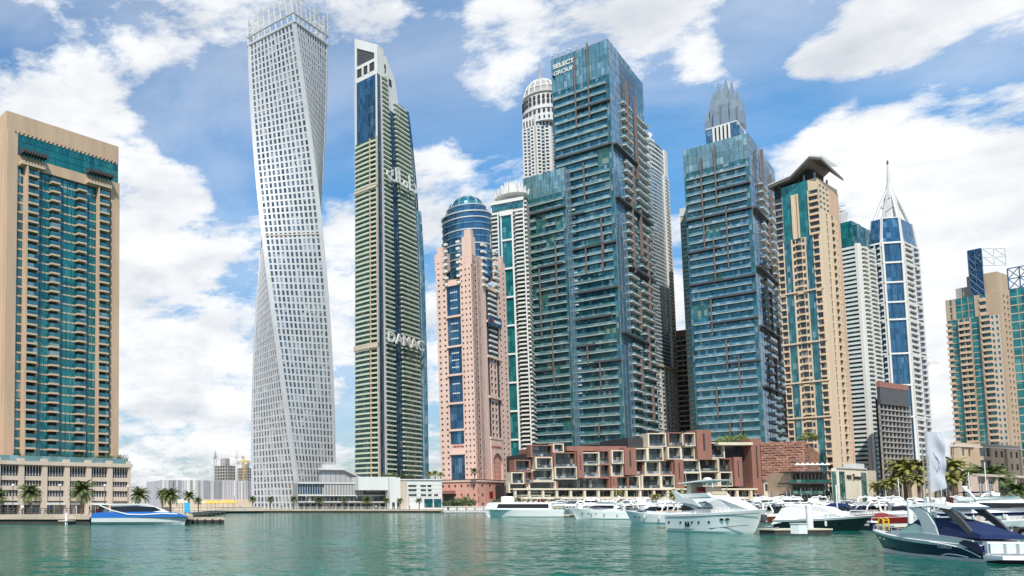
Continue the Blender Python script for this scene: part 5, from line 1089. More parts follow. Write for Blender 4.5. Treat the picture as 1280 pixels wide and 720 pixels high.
M['pier_wall'] = mat('pale_cream_pier_wall', (.74, .66, .52), .8, var=.05)
L, R = T.L, T.R; zt = T.z(585); T.core(0, zt, 'pier_wall')
for (a, b) in ((.05, .25), (.76, .97)):
    T.facade(1, 0, T.z(589), 5, [(1, 'G', dict(glass='g_green', band=.12, bm='g_skyblue', mull=1, mm='white'))], R*a, R*b)
wall_text(T, 1, 'PIER', 2.0, R*.385, T.z(598.5), .2, 'black', depth=.15); wall_text(T, 1, '7', 3.2, R*.53, T.z(600), .2, 'black', depth=.15); wall_text(T, 1, 'MARINA', 1.5, R*.66, T.z(598.5), .2, 'black', depth=.15)
T.put('coping', 'white', 1, 0, R, zt, zt+.35, -.2, .3); T.facade(0, 0, T.z(589), 5, [(1, 'G', dict(glass='g_green', band=.12, bm='g_skyblue'))])
mb = MB(); mb.box(-4, -.5, R*.72, R*1.0, zt, T.z(577.5), 'white'); T.custom('upper_block', mb)
mb = MB(); mb.box(-6, .2, R, R*1.30, 0, T.z(586), 'cream'); mb.box(.2, 1.4, R, R*1.3, 2.2, 4.0, 'brown'); T.custom('side_wing', mb); T.finish()

# ------------------------------------------------------------------ tan houses to the right
M['villa'] = mat('warm_beige_render', (.50, .39, .29), .85, var=.1, scale=.3, streak=True)
def villa(label, pl, pc, pr, Y, al, yt, nf, pat, k=1, m='cream', cat='house', roof=True, arch=False):
    T = Tower('tan_house', label, pl, pc, pr, Y, al, m=dict(wall=m, glass='g_dark'), cat=cat); z = T.z(yt)
    T.core(0, z, m)
    for kk in (0, 1): T.facade(kk, 0, z-.6, nf, pat)
    for kk in (0, 1):
        Ln = T.flen(kk); T.put('cornice', 'white', kk, -.2, Ln+.2, z-.6, z-.2, 0, .8); T.put('parapet_rail', 'sand_pale', kk, 0, Ln, z, z+.8, -.3, 0)
    if roof:
        mb = MB(); L, R = T.L, T.R; zr_ = z+1.8; mb.add([(-L, -.5, z), (.5, -.5, z), (.5, R, z), (-L, R, z), (-L*.7, R*.4, zr_), (-L*.3, R*.4, zr_)], [(0, 1, 5, 4), (1, 2, 5), (2, 3, 4, 5), (3, 0, 4)], 'sand'); T.custom('roof', mb)
    T.finish(); return T
pat = [(.3, 'P', dict(d=.6)), (1, 'W', dict(n=3, wr=.45, hr=.5)), (.3, 'P', dict(d=.6)), (1, 'W', dict(n=2, wr=.45, hr=.5, glass='g_tealdk')), (.3, 'P', dict(d=.6))]
villa('low tan house with small windows left of the white banner', 1112, 1118, 1168, 275, 66, 600, 3, pat, m='cream')
villa('tan house between the white banner and the palms', 1168, 1172, 1224, 285, 66, 585, 4, pat, m='sand_pale', roof=True)
villa('sand coloured block of balconies and windows at the foot of the teal towers', 1194, 1199, 1300, 255, 68, 556, 5, [(.3, 'P', dict(d=.6)), (1, 'W', dict(n=2, wr=.4, hr=.5)), (.4, 'P', dict(d=.9)), (1, 'B', dict(dp=.8, slab='sand_pale', rail='sand_pale')), (.3, 'P', dict(d=.6)), (1, 'W', dict(n=2, wr=.45, hr=.5)), (.3, 'P', dict(d=.9)), (1, 'W', dict(n=2, wr=.4, hr=.5)), (.3, 'P', dict(d=.6)), (1, 'B', dict(dp=.8, slab='sand_pale', rail='sand_pale')), (.3, 'P', dict(d=.6))], m='villa', roof=False, cat='apartment block')
T = Tower('arcade', 'pale pink arcade with big arched windows at the right edge', 1215, 1218, 1300, 205, 62, m=dict(wall='pink', glass='g_bluedk'), cat='arcade'); L, R = T.L, T.R; z = T.z(594); T.core(0, z, 'pink')
n = 7
for i in range(n+1): T.put('pilaster_strip', 'pink', 1, max(0, R*i/n-.5), min(R, R*i/n+.5), 0, z, 0, .9)
T.put('cornice', 'sand_pale', 1, 0, R, z-.3, z+.35, 0, 1.3)
O, D_, Nn = T.fr(1)
for i in range(n):
    a = R*i/n+.8; b = R*(i+1)/n-.8; xc = (a+b)/2; r = (b-a)/2; zc = z-1.2-r*.45
    mb = MB('g_bluedk'); vs = [O+D_*a+Nn*.1, O+D_*b+Nn*.1]; pts_ = [(a, 0), (b, 0), (b, zc)]+[(xc+r*cos(pi*j/8), zc+r*.5*sin(pi*j/8)) for j in range(1, 8)]+[(a, zc)]
    P3 = [((O+D_*s+Nn*.12).x, (O+D_*s+Nn*.12).y, zz) for s, zz in pts_]+[((O+D_*s+Nn*.02).x, (O+D_*s+Nn*.02).y, zz) for s, zz in pts_]
    q = len(pts_); mb.add(P3, [tuple(range(q)), tuple(range(2*q-1, q-1, -1))]+[(j, q+j, q+(j+1) % q, (j+1) % q) for j in range(q)], 'g_bluedk')
    for j in range(1, 4): v, f = T.geo(1, a+(b-a)*j/4-.05, a+(b-a)*j/4+.05, 0, zc+r*.3, .12, .2); mb.add(v, f, 'white')
    for zz in (2.6, 3.2, zc): v, f = T.geo(1, a, b, zz-.06, zz+.06, .12, .22); mb.add(v, f, 'white')
    T.custom('arched_window', mb)
T.finish()
# ------------------------------------------------------------------ palms and shrubs
def frond(mb, base, az, el, ln, droop, m, nl=11, lw=.07, ll=.55):
    pts = []; p = Vector(base); e = el; st = ln/nl
    for i in range(nl+1):
        pts.append(p.copy()); d = Vector((cos(az)*cos(e), sin(az)*cos(e), sin(e))); p = p+d*st; e -= droop*(.4+1.2*i/nl)/nl*2
    side = Vector((-sin(az), cos(az), 0))
    mb.tube(pts, .03, 3, m, .01, cap=False)
    for i in range(1, nl+1):
        d = (pts[i]-pts[i-1]).normalized(); f = sin(pi*(.12+.83*i/nl)); l_ = ll*f+.1
        for sg in (-1, 1):
            for q in (0, .5):
                o = pts[i-1].lerp(pts[i], q); tip = o+(side*sg*.85+d*.65+Vector((0, 0, -.25-random.random()*.25))).normalized()*l_
                w = d*lw; mb.add([o-w, o+w, tip], [(0, 1, 2)], m)
def palm_proto(h, r, n, m, seed, dead=True):
    random.seed(seed); e = empty('palm_tree', (0, -900, 0)); mb = MB('trunk'); lean = random.uniform(-.15, .15)
    pts = [(lean*(i/8)**2, 0, h*i/8) for i in range(9)]; mb.tube(pts, .22, 10, 'trunk', .17)
    for i in range(int(h*5)):
        z = h*.15+i*.17
        if z < h: mb.lathe([(.24-.05*z/h, z), (.27-.05*z/h, z+.06), (.22-.05*z/h, z+.08)], (lean*(z/h)**2, 0, 0), 8, 'trunk')
    mb.build('trunk', e); mb = MB(m)
    for i in range(n):
        az = 2*pi*i*.618; k = i/n; frond(mb, (lean, 0, h), az+random.uniform(-.1, .1), 1.35-1.75*k+random.uniform(-.1, .1), r*random.uniform(.85, 1.1), random.uniform(.7, 1.1), m, ll=r*.26)
    mb.build('crown', e); return e
PALM = [palm_proto(3.4, 2.7, 40, 'palmleaf', 1), palm_proto(4.2, 2.2, 30, 'palmleaf', 2), palm_proto(3.0, 2.0, 30, 'palmleaf_y', 3), palm_proto(5.0, 1.8, 26, 'palmleaf_y', 5)]
used_proto = set()
def inst(proto, loc, rz, sc, label, cat, group, idx=None):
    if id(proto) not in used_proto and False: pass
    if proto.name in used_proto: o = copy_tree(proto)
    else: used_proto.add(proto.name); o = proto
    o.location = loc; o.rotation_euler = (0, 0, rz); o.scale = (sc, sc, sc); tag(o, label, cat, group); return o
def palm(k, px, Y, ytop, zb, label, group=None, base_proto=(3.4, 4.2, 3.0, 5.0), rr=(2.3, 2.2, 2.0, 1.8)):
    z1 = Zt(ytop, Y); full = base_proto[k]+rr[k]*.62; sc = (z1-zb)/full
    inst(PALM[k], (uu(px)*Y, Y, zb), random.uniform(0, 6.2), sc, label, 'palm tree', group)
random.seed(21)
G_ = GZ
palm(0, 38, 133, 606, G_, 'broad date palm before the cream parking podium, the one farther left'); palm(0, 102, 131, 602, G_, 'broad date palm before the cream parking podium, the one farther right')
palm(0, -4, 133, 612, G_, 'palm cut off by the left edge of the photo')
palm(0, 173, 150, 610, G_, 'bushy date palm just right of the cream podium behind the blue ferry'); palm(1, 203, 165, 610, G_, 'dark palm half hidden behind a fuller palm in front of the corrugated hall')
palm(0, 213, 150, 611, G_, 'full date palm behind the ferry bow in front of the corrugated hall'); palm(1, 236, 152, 613, G_, 'date palm above the blue kiosk in front of the corrugated hall'); palm(1, 248, 175, 621, G_, 'small palm by the yellow parasols')
for i, x in enumerate((316, 338, 367)): palm(1, x, 305, 620, G_, 'small palm at the foot of the twisted tower, '+('left', 'middle', 'right')[i]+' of three', 'palms at the foot of the twisted tower')
for i, x in enumerate((399, 431, 459)): palm((0, 1, 0)[i], x, 300, 621, G_, 'palm in front of the louvred mall, '+('left', 'middle', 'right')[i]+' of three', 'palms before the mall')
for i, x in enumerate((483, 500, 524)): palm(1, x, 302, 622, G_, 'small palm in front of the cream podium block, '+('left', 'middle', 'right')[i]+' of three', 'palms before the cream block')
zr = Zt(600, 330)
for i, (x, y) in enumerate(((538, 589), (545, 588), (552, 590))): palm(2, x, 330, y, zr, 'palm on the roof of the cream podium block right of the tapering tower', 'rooftop palms')
palm(2, 494, 328, 590, zr, 'lone roof palm at the foot of the slender tapering tower')
palm(1, 594, 316, 585, Zt(600.5, 316), 'palm on the roof of the rose stone podium')
for i, (x, y, l) in enumerate(((648, 621, 'palm at the left end of the terraced block arcade'), (697, 622, 'palm before the arcade beside the white ferry stern'), (773, 612, 'taller palm in the middle before the terraced block'), (820, 617, 'small yellow palm before the terraced block'), (847, 611, 'palm by the stern of the big white yacht'))): palm((2, 2, 3, 2, 2)[i], x, 300, y, G_, l)
for i, (x, y, Y) in enumerate(((1098, 601, 265), (1108, 599, 262), (1126, 573, 268), (1138, 576, 264), (1152, 571, 262), (1150, 592, 245), (1118, 596, 256), (1133, 585, 266))): palm(3, x, Y, y, G_, 'yellow green palm in the clump between the pier building and the white banner', 'palms beside the pier building')
for i, (x, y, Y, l) in enumerate(((1196, 571, 240, 'tall palm right of the white banner'), (1190, 590, 235, 'lower palm right of the white banner'), (1240, 582, 215, 'spreading palm before the arched arcade'), (1207, 585, 240, 'palm at the left end of the sand coloured block'), (1272, 603, 190, 'short palm at the right end of the arcade'))): palm((3, 3, 0, 3, 0)[i], x, Y, y, G_, l)
def shrub(px, Y, zb, r, h, m, label, group=None, name='shrub', cat='shrub', n=420, trunk=False):
    e = empty(name, (uu(px)*Y, Y, zb), random.uniform(0, 6), label, cat, group); mb = MB(m)
    cl = [(random.gauss(0, .35)*r, random.gauss(0, .35)*r, h*random.uniform(.35, .85), random.uniform(.3, .55)) for _ in range(9)]
    for i in range(n):
        c = random.choice(cl); d = Vector((random.gauss(0, 1), random.gauss(0, 1), random.gauss(0, 1))).normalized()*random.random()**.4*r*c[3]*1.1
        p = Vector((c[0], c[1], c[2]))+Vector((d.x, d.y, d.z*.8)); p.z = max(.05, p.z); a = Vector((random.gauss(0, 1), random.gauss(0, 1), random.gauss(0, 1))).normalized()*r*.10; b = a.cross(Vector((random.random(), random.random(), 1))).normalized()*r*.06
        mb.add([p-a, p+b, p+a, p-b], [(0, 1, 2, 3)], m)
    mb.build('crown', e); mb = MB('trunk')
    for i in range(4): c = cl[i]; mb.tube([(0, 0, 0), (c[0]*.5, c[1]*.5, c[2]*.5), c[:3]], .07*r/2, 5, 'trunk', .02)
    mb.build('trunk', e); return e
for i, (x, r, h) in enumerate(((560, 3, 3.2), (568, 3.5, 4.2), (577, 3.6, 5.0), (586, 3.4, 4.2))): shrub(x, 305, G_, r, h, 'bush', 'green shrub in the row before the rose stone podium', 'shrubs before the rose podium')
for i, (x, r, h) in enumerate(((622, 3.0, 4.0), (632, 3, 3.6), (641, 3, 4.0))): shrub(x, 303, G_, r, h, 'bush', 'green shrub between the rose podium and the terraced block', 'shrubs right of the rose podium')
for i, (x, h) in enumerate(((905, 3.2), (913, 4.0), (921, 4.0), (931, 4.6), (937, 3.5))): shrub(x, 322, Zt(556, 322), 2.6, h, 'bush_y', 'yellow green tree on the roof terrace beneath the finned tower', 'roof terrace trees', 'tree', 'tree')
for i, (x, h) in enumerate(((1008, 3.2), (1016, 4.0), (1024, 3.0))): shrub(x, 312, Zt(552, 312), 2.4, h, 'bush_y', 'bright shrub on top of the copper box', 'shrubs on the copper box')
shrub(1238, 232, G_, 4.0, 13.5, 'bush_y', 'bright green leafy tree in front of the sand coloured block', None, 'tree', 'tree', 1100)
shrub(1272, 235, G_, 3.6, 12.0, 'bush', 'dark green leafy tree at the right edge before the sand coloured block', None, 'tree', 'tree', 900)
for i, x in enumerate((1100, 1112, 1122, 1160, 1172, 1184, 1222, 1262)): shrub(x, 225 if x > 1130 else 262, G_, 2.6, 2.6, 'bush', 'low green hedge shrub along the right quay', 'quay hedge shrubs')
for i, x in enumerate((20, 36, 68, 84, 98, 122, 137, 150)): shrub(x, (POD.root.location.y+POD.flen(1)*cos(POD.al)*(x+6)/166.0)+4, Zt(579, POD.root.location.y+POD.flen(1)*cos(POD.al)*(x+6)/166.0), 1.5, 1.8, 'bush', 'planting on the roof of the cream parking podium', 'podium roof shrubs')
for i, x in enumerate((60, 74, 118, 132)): shrub(x, 134, G_, .9, 1.1, 'bush', 'small pot shrub by the shopfronts of the parking podium', 'shopfront shrubs', n=160)
for i, x in enumerate((484, 490, 500, 507, 514)): shrub(x, 322, Zt(600, 322), 2.2, 2.4, 'bush', 'low roof planting at the foot of the tapering tower', 'mall roof planting')

# ------------------------------------------------------------------ street things on the quays
def railing(label, pts, h, m, posts, cat='railing', nm='quay_railing', bars=3):
    e = empty(nm, pts[0], 0, label, cat); o = Vector(pts[0]); P_ = [Vector(q)-o for q in pts]
    mb = MB(m)
    for j in range(bars): mb.tube([q+Vector((0, 0, h*(j+1)/bars)) for q in P_], .035 if j < bars-1 else .05, 4)
    mb.build('rail', e); 
    for i in range(posts+1):
        t_ = i/posts*(len(P_)-1); k = min(int(t_), len(P_)-2); q = P_[k].lerp(P_[k+1], t_-k); mb = MB(m); mb.box(q.x-.05, q.x+.05, q.y-.05, q.y+.05, 0, h, m); mb.build('post', e)
railing('dark metal railing along the left quay before the parking podium', [(-40, 123.5, GZ), (-13, 123.5, GZ)], 1.1, 'dgrey', 40)
railing('low rail along the far promenade before the mall', [(30, 313, GZ), (100, 313.2, GZ)], 1.0, 'offwhite', 40)
# white gangway pavilion before the pink tower
e = empty('quay_fence', (uu(553)*300, 300, 0), 0, 'white fence and landing stage at the water before the pink tower', 'fence')
mb = MB('offwhite'); Lq = (uu(612)-uu(553))*300; mb.box(0, Lq, -1.5, 1.5, .25, .7, 'offwhite'); mb.build('platform', e)
for i in range(17):
    x = Lq*i/16; mb = MB('white'); mb.box(x-.12, x+.12, -1.4, -1.2, .7, 2.4, 'white'); mb.build('post', e)
    if i % 3 != 1 and i < 16: mb = MB('white'); mb.box(x+.12, x+Lq/16-.12, -1.36, -1.24, 1.0, 2.1, 'white'); mb.build('panel', e)
mb = MB('white'); mb.box(0, Lq, -1.4, -1.2, 2.4, 2.6, 'white'); mb.build('top_rail', e)
# jetty left
e = empty('jetty', (uu(232)*124, 124, 0), radians(8), 'concrete floating jetty with grey railing at the bow of the blue ferry', 'jetty')
mb = MB('quaywall'); mb.box(0, 6.2, 0, 3, .55, 1.0, 'quaywall'); mb.build('deck', e); mb = MB('quaydark'); mb.box(.1, 6.1, .1, 2.9, -.5, .55, 'quaydark'); mb.build('float', e)
for i in range(10): mb = MB('dgrey'); x = 6.2*i/9; mb.box(x-.04, x+.04, .05, .12, 1.0, 2.0, 'dgrey'); mb.build('post', e)
mb = MB('dgrey')
for z in (1.35, 1.7, 2.0): mb.tube([(0, .08, z), (6.2, .08, z)], .03, 4)
mb.build('rail', e)
for i in range(5): mb = MB('black'); x = .6+1.2*i; mb.tube([(x, -.15, .1), (x, -.15, .7)], .16, 8); mb.build('fender', e)
e = empty('kiosk', (uu(234)*140, 140, GZ), 0, 'small bright blue kiosk board on the quay under a palm', 'kiosk')
mb = MB('g_skyblue'); M['cyan'] = plain('cyan_paint', (.02, .35, .60), .5); mb = MB('cyan'); mb.box(-.5, .5, 0, .25, .3, 2.0, 'cyan'); mb.build('board', e); mb = MB('dgrey'); mb.box(-.45, -.35, .05, .2, 0, .3, 'dgrey'); mb.box(.35, .45, .05, .2, 0, .3, 'dgrey'); mb.build('legs', e)
M['yellowcloth'] = mat('yellow_parasol_cloth', (.62, .42, .06), .8)
for i, (x, Y) in enumerate(((259, 200), (264, 202), (269, 204))): parasol('yellow parasol left of the walking path beyond the jetty', uu(x)*Y, Y, GZ, 1.3, 2.1, 'yellowcloth', 'yellow parasols, left cluster')
for i, (x, Y) in enumerate(((279, 220), (285, 222), (291, 224))): parasol('yellow parasol right of the walking path beyond the jetty', uu(x)*Y, Y, GZ, 1.4, 2.3, 'yellowcloth', 'yellow parasols, right cluster')
for i, (x, Y) in enumerate(((224, 175), (228, 177), (251, 190))): parasol('cream parasol behind the blue kiosk on the quay', uu(x)*Y, Y, GZ, 1.5, 2.2, 'cream', 'cream parasols by the kiosk')
# low bund wall on the far left promenade
e = empty('garden_wall', (uu(190)*230, 230, GZ), 0, 'low cream garden wall on the promenade before the corrugated hall', 'wall'); mb = MB('sand_pale'); mb.box(0, 32, 0, .5, 0, 1.0, 'sand_pale'); mb.build('wall', e); mb = MB('cream'); mb.box(-.1, 32.1, -.1, .6, 1.0, 1.15, 'cream'); mb.build('coping', e)
# people strolling on the quays (tiny in the photo)
def person(label, x, y, z, rz, shirt, legs, group=None, seed=0):
    sh = shirt; e = empty('person', (x, y, z), rz, label, 'person', group)
    me = bpy.data.meshes.new('body'); V = [(0,0,.95),(0,0,1.2),(0,0,1.42),(0,0,1.52),(0,0,1.66),(.09,.02,.9),(.11,.10,.48),(.10,.0,.06),(.10,.14,.03),(-.09,.02,.9),(-.11,-.06,.48),(-.10,-.22,.06),(-.10,-.08,.03),(.2,0,1.4),(.25,-.03,1.12),(.23,.08,.9),(-.2,0,1.4),(-.25,.03,1.12),(-.23,-.06,.9)]
    E = [(0,1),(1,2),(2,3),(3,4),(0,5),(5,6),(6,7),(7,8),(0,9),(9,10),(10,11),(11,12),(2,13),(13,14),(14,15),(2,16),(16,17),(17,18)]
    R_ = [.15,.14,.15,.06,.10,.10,.065,.05,.04,.10,.065,.05,.04,.06,.045,.035,.06,.045,.035]
    me.from_pydata(V, E, []); o = bpy.data.objects.new('body', me); COL.objects.link(o); o.parent = e
    md = o.modifiers.new('s', 'SKIN'); sv = me.skin_vertices[0].data
    for i, r in enumerate(R_): sv[i].radius = (r, r)
    sv[0].use_root = True; o.modifiers.new('ss', 'SUBSURF').levels = 1
    m, t, p = newmat('clothed_figure_'+shirt); tcn = t.nodes.new('ShaderNodeTexCoord'); sx = t.nodes.new('ShaderNodeSeparateXYZ'); t.links.new(tcn.outputs['Object'], sx.inputs[0])
    cr = t.nodes.new('ShaderNodeValToRGB'); cr.color_ramp.interpolation = 'CONSTANT'; mr = t.nodes.new('ShaderNodeMath'); mr.operation = 'DIVIDE'; mr.inputs[1].default_value = 1.8; t.links.new(sx.outputs[2], mr.inputs[0]); t.links.new(mr.outputs[0], cr.inputs[0])
    el = cr.color_ramp.elements; el[0].position = 0; el[0].color = (*legs, 1); el[1].position = .53; el[1].color = (*SHIRT[shirt], 1); q = el.new(.83); q.color = (.42, .25, .17, 1); q = el.new(.95); q.color = (.03, .02, .015, 1)
    t.links.new(cr.outputs[0], p.inputs['Base Color']); me.materials.append(m); return e
SHIRT = dict(white=(.7, .7, .68), red=(.4, .03, .03), blue=(.03, .08, .3), black=(.03, .03, .03))

random.seed(5); WH = (('white', 'white shirt'), ('blue', 'dark blue shirt'), ('black', 'black clothes'), ('red', 'red top'))
for i, x in enumerate((28, 62, 112, 140, 152, 300, 352, 412, 470, 512, 690, 742)):
    Y = 127 if x < 180 else (305 if x > 290 and x < 560 else 309); c_, t_ = WH[i % 4]
    where = {28: 'between the two left palms on the left quay', 62: 'at the railing before the parking podium', 112: 'right of the second left palm', 140: 'above the stern of the blue ferry', 152: 'behind the blue ferry roof', 300: 'left of the twisted tower', 352: 'at the foot of the twisted tower', 412: 'before the mall glass front', 470: 'below the mall sign', 512: 'before the cream podium block', 690: 'behind the passenger ferry stern', 742: 'before the terraced block arcade'}[x]
    person('person in '+t_+' walking '+where, uu(x)*Y, Y, GZ, random.uniform(0, 6), c_, (.03, .03, .05) if i % 2 else (.15, .13, .10))
def lamp(px, Y, label):
    e = empty('street_lamp', (uu(px)*Y, Y, GZ), 0, label, 'street lamp', 'lamps along the promenade'); mb = MB('dgrey'); mb.tube([(0, 0, 0), (0, 0, 4.6)], .07, 6); mb.build('post', e)
    mb = MB('offwhite'); mb.lathe([(.12, 4.5), (.28, 4.65), (.25, 4.85), (.05, 4.95)], (0, 0, 0), 8, 'offwhite'); mb.build('lamp_head', e)
for x, Y, l in ((16, 128, 'slim street lamp at the far left of the quay'), (75, 128, 'slim street lamp between the two left palms'), (131, 129, 'slim street lamp right of the second left palm'), (160, 135, 'slim street lamp at the corner of the parking podium'), (293, 250, 'slim lamp before the corrugated hall'), (327, 306, 'lamp between the left palms at the twisted tower'), (383, 306, 'lamp at the left end of the mall'), (446, 306, 'lamp before the middle of the mall'), (511, 306, 'lamp before the cream podium block'), (720, 309, 'lamp before the left part of the terraced block'), (800, 309, 'lamp before the middle of the terraced block')): lamp(x, Y, l)
# ------------------------------------------------------------------ boats
class Boat:
    """local frame: +x bow, z=0 waterline, y port/starboard"""
    def __init__(s, name, L, Wd, H, hull='gel', boot='gel', stripe=None, rake=None, flare=.12, full=2.3, sheer=.38, deck='gel'):
        s.L, s.W, s.H = L, Wd, H; s.root = empty(name, (0, -900, 0)); s.sheer = sheer; s.full = full; s.rake = L*.11 if rake is None else rake
        n = 18; rows = []
        for i in range(n+1):
            t_ = i/n; hw = s.hw(t_); sz = s.sz(t_); tap = max(0, (t_-.5)/.5)
            cw = hw*(.90-flare*1.0*t_-.45*tap**2); rk = s.rake*tap**1.6; x = -L/2+L*t_
            pts = [(x-rk, 0, -.5+.45*tap**3), (x-rk*.95, cw*.9, -.06), (x-rk*.8, cw, .16+.1*tap), (x-rk*.5, cw+(hw-cw)*.45, .16+(sz-.16)*.45), (x-rk*.15, cw+(hw-cw)*.85, sz-.22*H/1.4), (x, hw, sz), (x, max(0, hw-.06), sz+.03)]
            rows.append(pts)
        mb = MB(); m = len(rows[0]); mats = ['quaydark' if boot == 'dark' else boot, boot if boot != 'dark' else 'navy', hull, hull, stripe or hull, deck]
        for sg in (1, -1):
            for j in range(m-1):
                vs = [(r[q][0], r[q][1]*sg, r[q][2]) for r in rows for q in (j, j+1)]
                fs = [((2*i, 2*i+1, 2*i+3, 2*i+2) if sg < 0 else (2*i, 2*i+2, 2*i+3, 2*i+1)) for i in range(n)]
                mb.add(vs, fs, mats[j])
        r = rows[0]; tr = [(p[0], p[1], p[2]) for p in r]+[(p[0], -p[1], p[2]) for p in reversed(r)]
        mb.add(tr, [tuple(range(len(tr)))], hull)
        s.hull = mb.build('hull', s.root, smooth=False)
        # deck, slightly crowned
        mb = MB(deck); vs = []
        for r in rows: p = r[-1]; vs += [(p[0], p[1], p[2]-.02), (p[0], 0, p[2]+.04), (p[0], -p[1], p[2]-.02)]
        mb.add(vs, [f for i in range(n) for f in ((3*i, 3*i+3, 3*i+4, 3*i+1), (3*i+1, 3*i+4, 3*i+5, 3*i+2))], deck); mb.build('deck', s.root)
        s.rows = rows
    def hw(s, t): return s.W/2*(.90+.10*min(1, t/.4))*max(0.012, (1-max(0, (t-.38)/.62)**s.full))
    def sz(s, t): return s.H*(1-s.sheer*.45+s.sheer*(.9*t**1.8))
    def part(s, name, mb, parent=None): return mb.build(name, parent or s.root)
    def wf(s, b, tp, z0, z1, nose=None):
        def f(x, z):
            k = 0 if z1 == z0 else min(1.2, max(0, (z-z0)/(z1-z0))); w = b+(tp-b)*k
            if nose: w *= 1-max(0, (x-nose[0])/(nose[1]-nose[0]))**2*nose[2]
            return max(.05, w)
        return f
    def body(s, name, prof, wf, m, parent=None): return s.part(name, MB().xz(prof, 0, wf, 0, m), parent)
    def side(s, name, poly, wf, m='boatglass', parent=None, th=.025):
        out = None
        for sg in (-1, 1):
            n = len(poly); vs = [(x, sg*(wf(x, z)+th), z) for x, z in poly]+[(x, sg*(wf(x, z)-.03), z) for x, z in poly]
            fs = [tuple(range(n)) if sg < 0 else tuple(range(n-1, -1, -1))]+[(i, (i+1) % n, n+(i+1) % n, n+i) for i in range(n)]
            mb = MB(); mb.add(vs, fs, m); out = s.part(name, mb, parent)
        return out
    def front(s, name, a, b, wf, m='boatglass', k=.9, parent=None, n=2):
        (x0, z0), (x1, z1) = a, b; w0, w1 = wf(x0, z0)*k, wf(x1, z1)*k; d = Vector((z0-z1, 0, x1-x0)).normalized()*-.03
        if d.x < 0 and x0 > x1: d = -d
        for i in range(n):
            u0, u1 = -1+2*i/n+.03, -1+2*(i+1)/n-.03
            vs = [(x0+d.x, w0*u0, z0+d.z), (x0+d.x, w0*u1, z0+d.z), (x1+d.x, w1*u1, z1+d.z), (x1+d.x, w1*u0, z1+d.z)]; mb = MB(); mb.add(vs+[(v[0]-d.x*1.5, v[1], v[2]-d.z*1.5) for v in vs], [(0, 1, 2, 3), (7, 6, 5, 4), (0, 4, 5, 1), (1, 5, 6, 2), (2, 6, 7, 3), (3, 7, 4, 0)], m); s.part(name, mb, parent)
    def rail(s, t0, t1, h=.55, m='steel', n=10):
        mb = MB(m)
        for sg in (-1, 1):
            P_ = []
            for i in range(n+1):
                t_ = t0+(t1-t0)*i/n; P_.append((-s.L/2+s.L*t_, sg*max(.02, s.hw(t_)-.12), s.sz(t_)+h*(1 if i > 0 else .1)))
            mb.tube(P_, .02, 4)
            for i in range(1, n+1): x, y, z = P_[i]; mb.tube([(x, y, s.sz((x+s.L/2)/s.L)), (x, y, z)], .015, 3)
        s.part('bow_rail', mb)
    def ports(s, ts, zf=.55, r=(.16, .07), m='boatglass'):
        for t_ in ts:
            for sg in (-1, 1):
                x = -s.L/2+s.L*t_; y = sg*s.side_y(t_, zf); mb = MB(m); z = s.sz(t_)*zf
                mb.xz([(x-r[0], z-r[1]), (x+r[0], z-r[1]), (x+r[0]*.8, z+r[1]), (x-r[0]*.8, z+r[1])], .035, None, y, m); s.part('porthole', mb)
    def side_y(s, t, zf):
        i = min(17, int(t*18)); r = s.rows[i]; r2 = s.rows[i+1]; z = s.sz(t)*zf; k = t*18-i
        def at(r):
            for j in range(len(r)-1):
                if r[j][2] <= z <= r[j+1][2]: f = (z-r[j][2])/(r[j+1][2]-r[j][2]+1e-6); return r[j][1]+(r[j+1][1]-r[j][1])*f
            return r[4][1]
        return at(r)*(1-k)+at(r2)*k
    def arch(s, x, w, z0, z1, m='gel', th=.12, lean=-.5, name='radar_arch'):
        mb = MB(m)
        P_ = [(x, -w, z0), (x+lean*.6, -w*.95, z0+(z1-z0)*.6), (x+lean, -w*.7, z1), (x+lean, w*.7, z1), (x+lean*.6, w*.95, z0+(z1-z0)*.6), (x, w, z0)]
        mb.tube(P_, th, 6); s.part(name, mb)
    def antenna(s, x, y, z0, z1, m='white'): mb = MB(m); mb.tube([(x, y, z0), (x-.1, y, z1)], .02, 4); s.part('antenna', mb)
    def radome(s, x, z, r=.28): mb = MB('white'); mb.lathe([(r, z), (r*1.02, z+r*.4), (r*.6, z+r*.7), (.02, z+r*.78)], (x, 0, 0), 12, 'white'); s.part('radome', mb)
    def seat(s, x, z, w, m='pinkish_seat'): mb = MB(m); mb.box(x-.35, x+.35, -w, w, z, z+.35, m); mb.box(x-.45, x-.3, -w, w, z+.35, z+.8, m); s.part('seat', mb)
    def fenders(s, ts, m='white', sides=(-1, 1)):
        for t_ in ts:
            for sg in sides:
                x = -s.L/2+s.L*t_; y = sg*(s.hw(t_)+.06); z = s.sz(t_)-.15; mb = MB(m); mb.lathe([(.02, -.62), (.11, -.55), (.12, -.3), (.11, -.08), (.02, 0)], (x, y, z-.15), 8, m); mb.tube([(x, y, z-.15), (x, y-sg*.08, z+.15)], .012, 3); s.part('fender', mb)
    def outboard(s, y=0, x=None, m='dgrey'):
        x = -s.L/2-.25 if x is None else x; mb = MB(m); mb.xz([(x-.45, .75), (x+.15, .75), (x+.18, 1.15), (x-.1, 1.35), (x-.5, 1.25)], .18, None, y, m); mb.box(x-.18, x+.05, y-.06, y+.06, -.4, .76, m); s.part('outboard_motor', mb)
    def platform(s, ln=.9, m='teak', z=.30): mb = MB(m); mb.box(-s.L/2-ln, -s.L/2, -s.W*.42, s.W*.42, z, z+.10, m); s.part('swim_platform', mb)

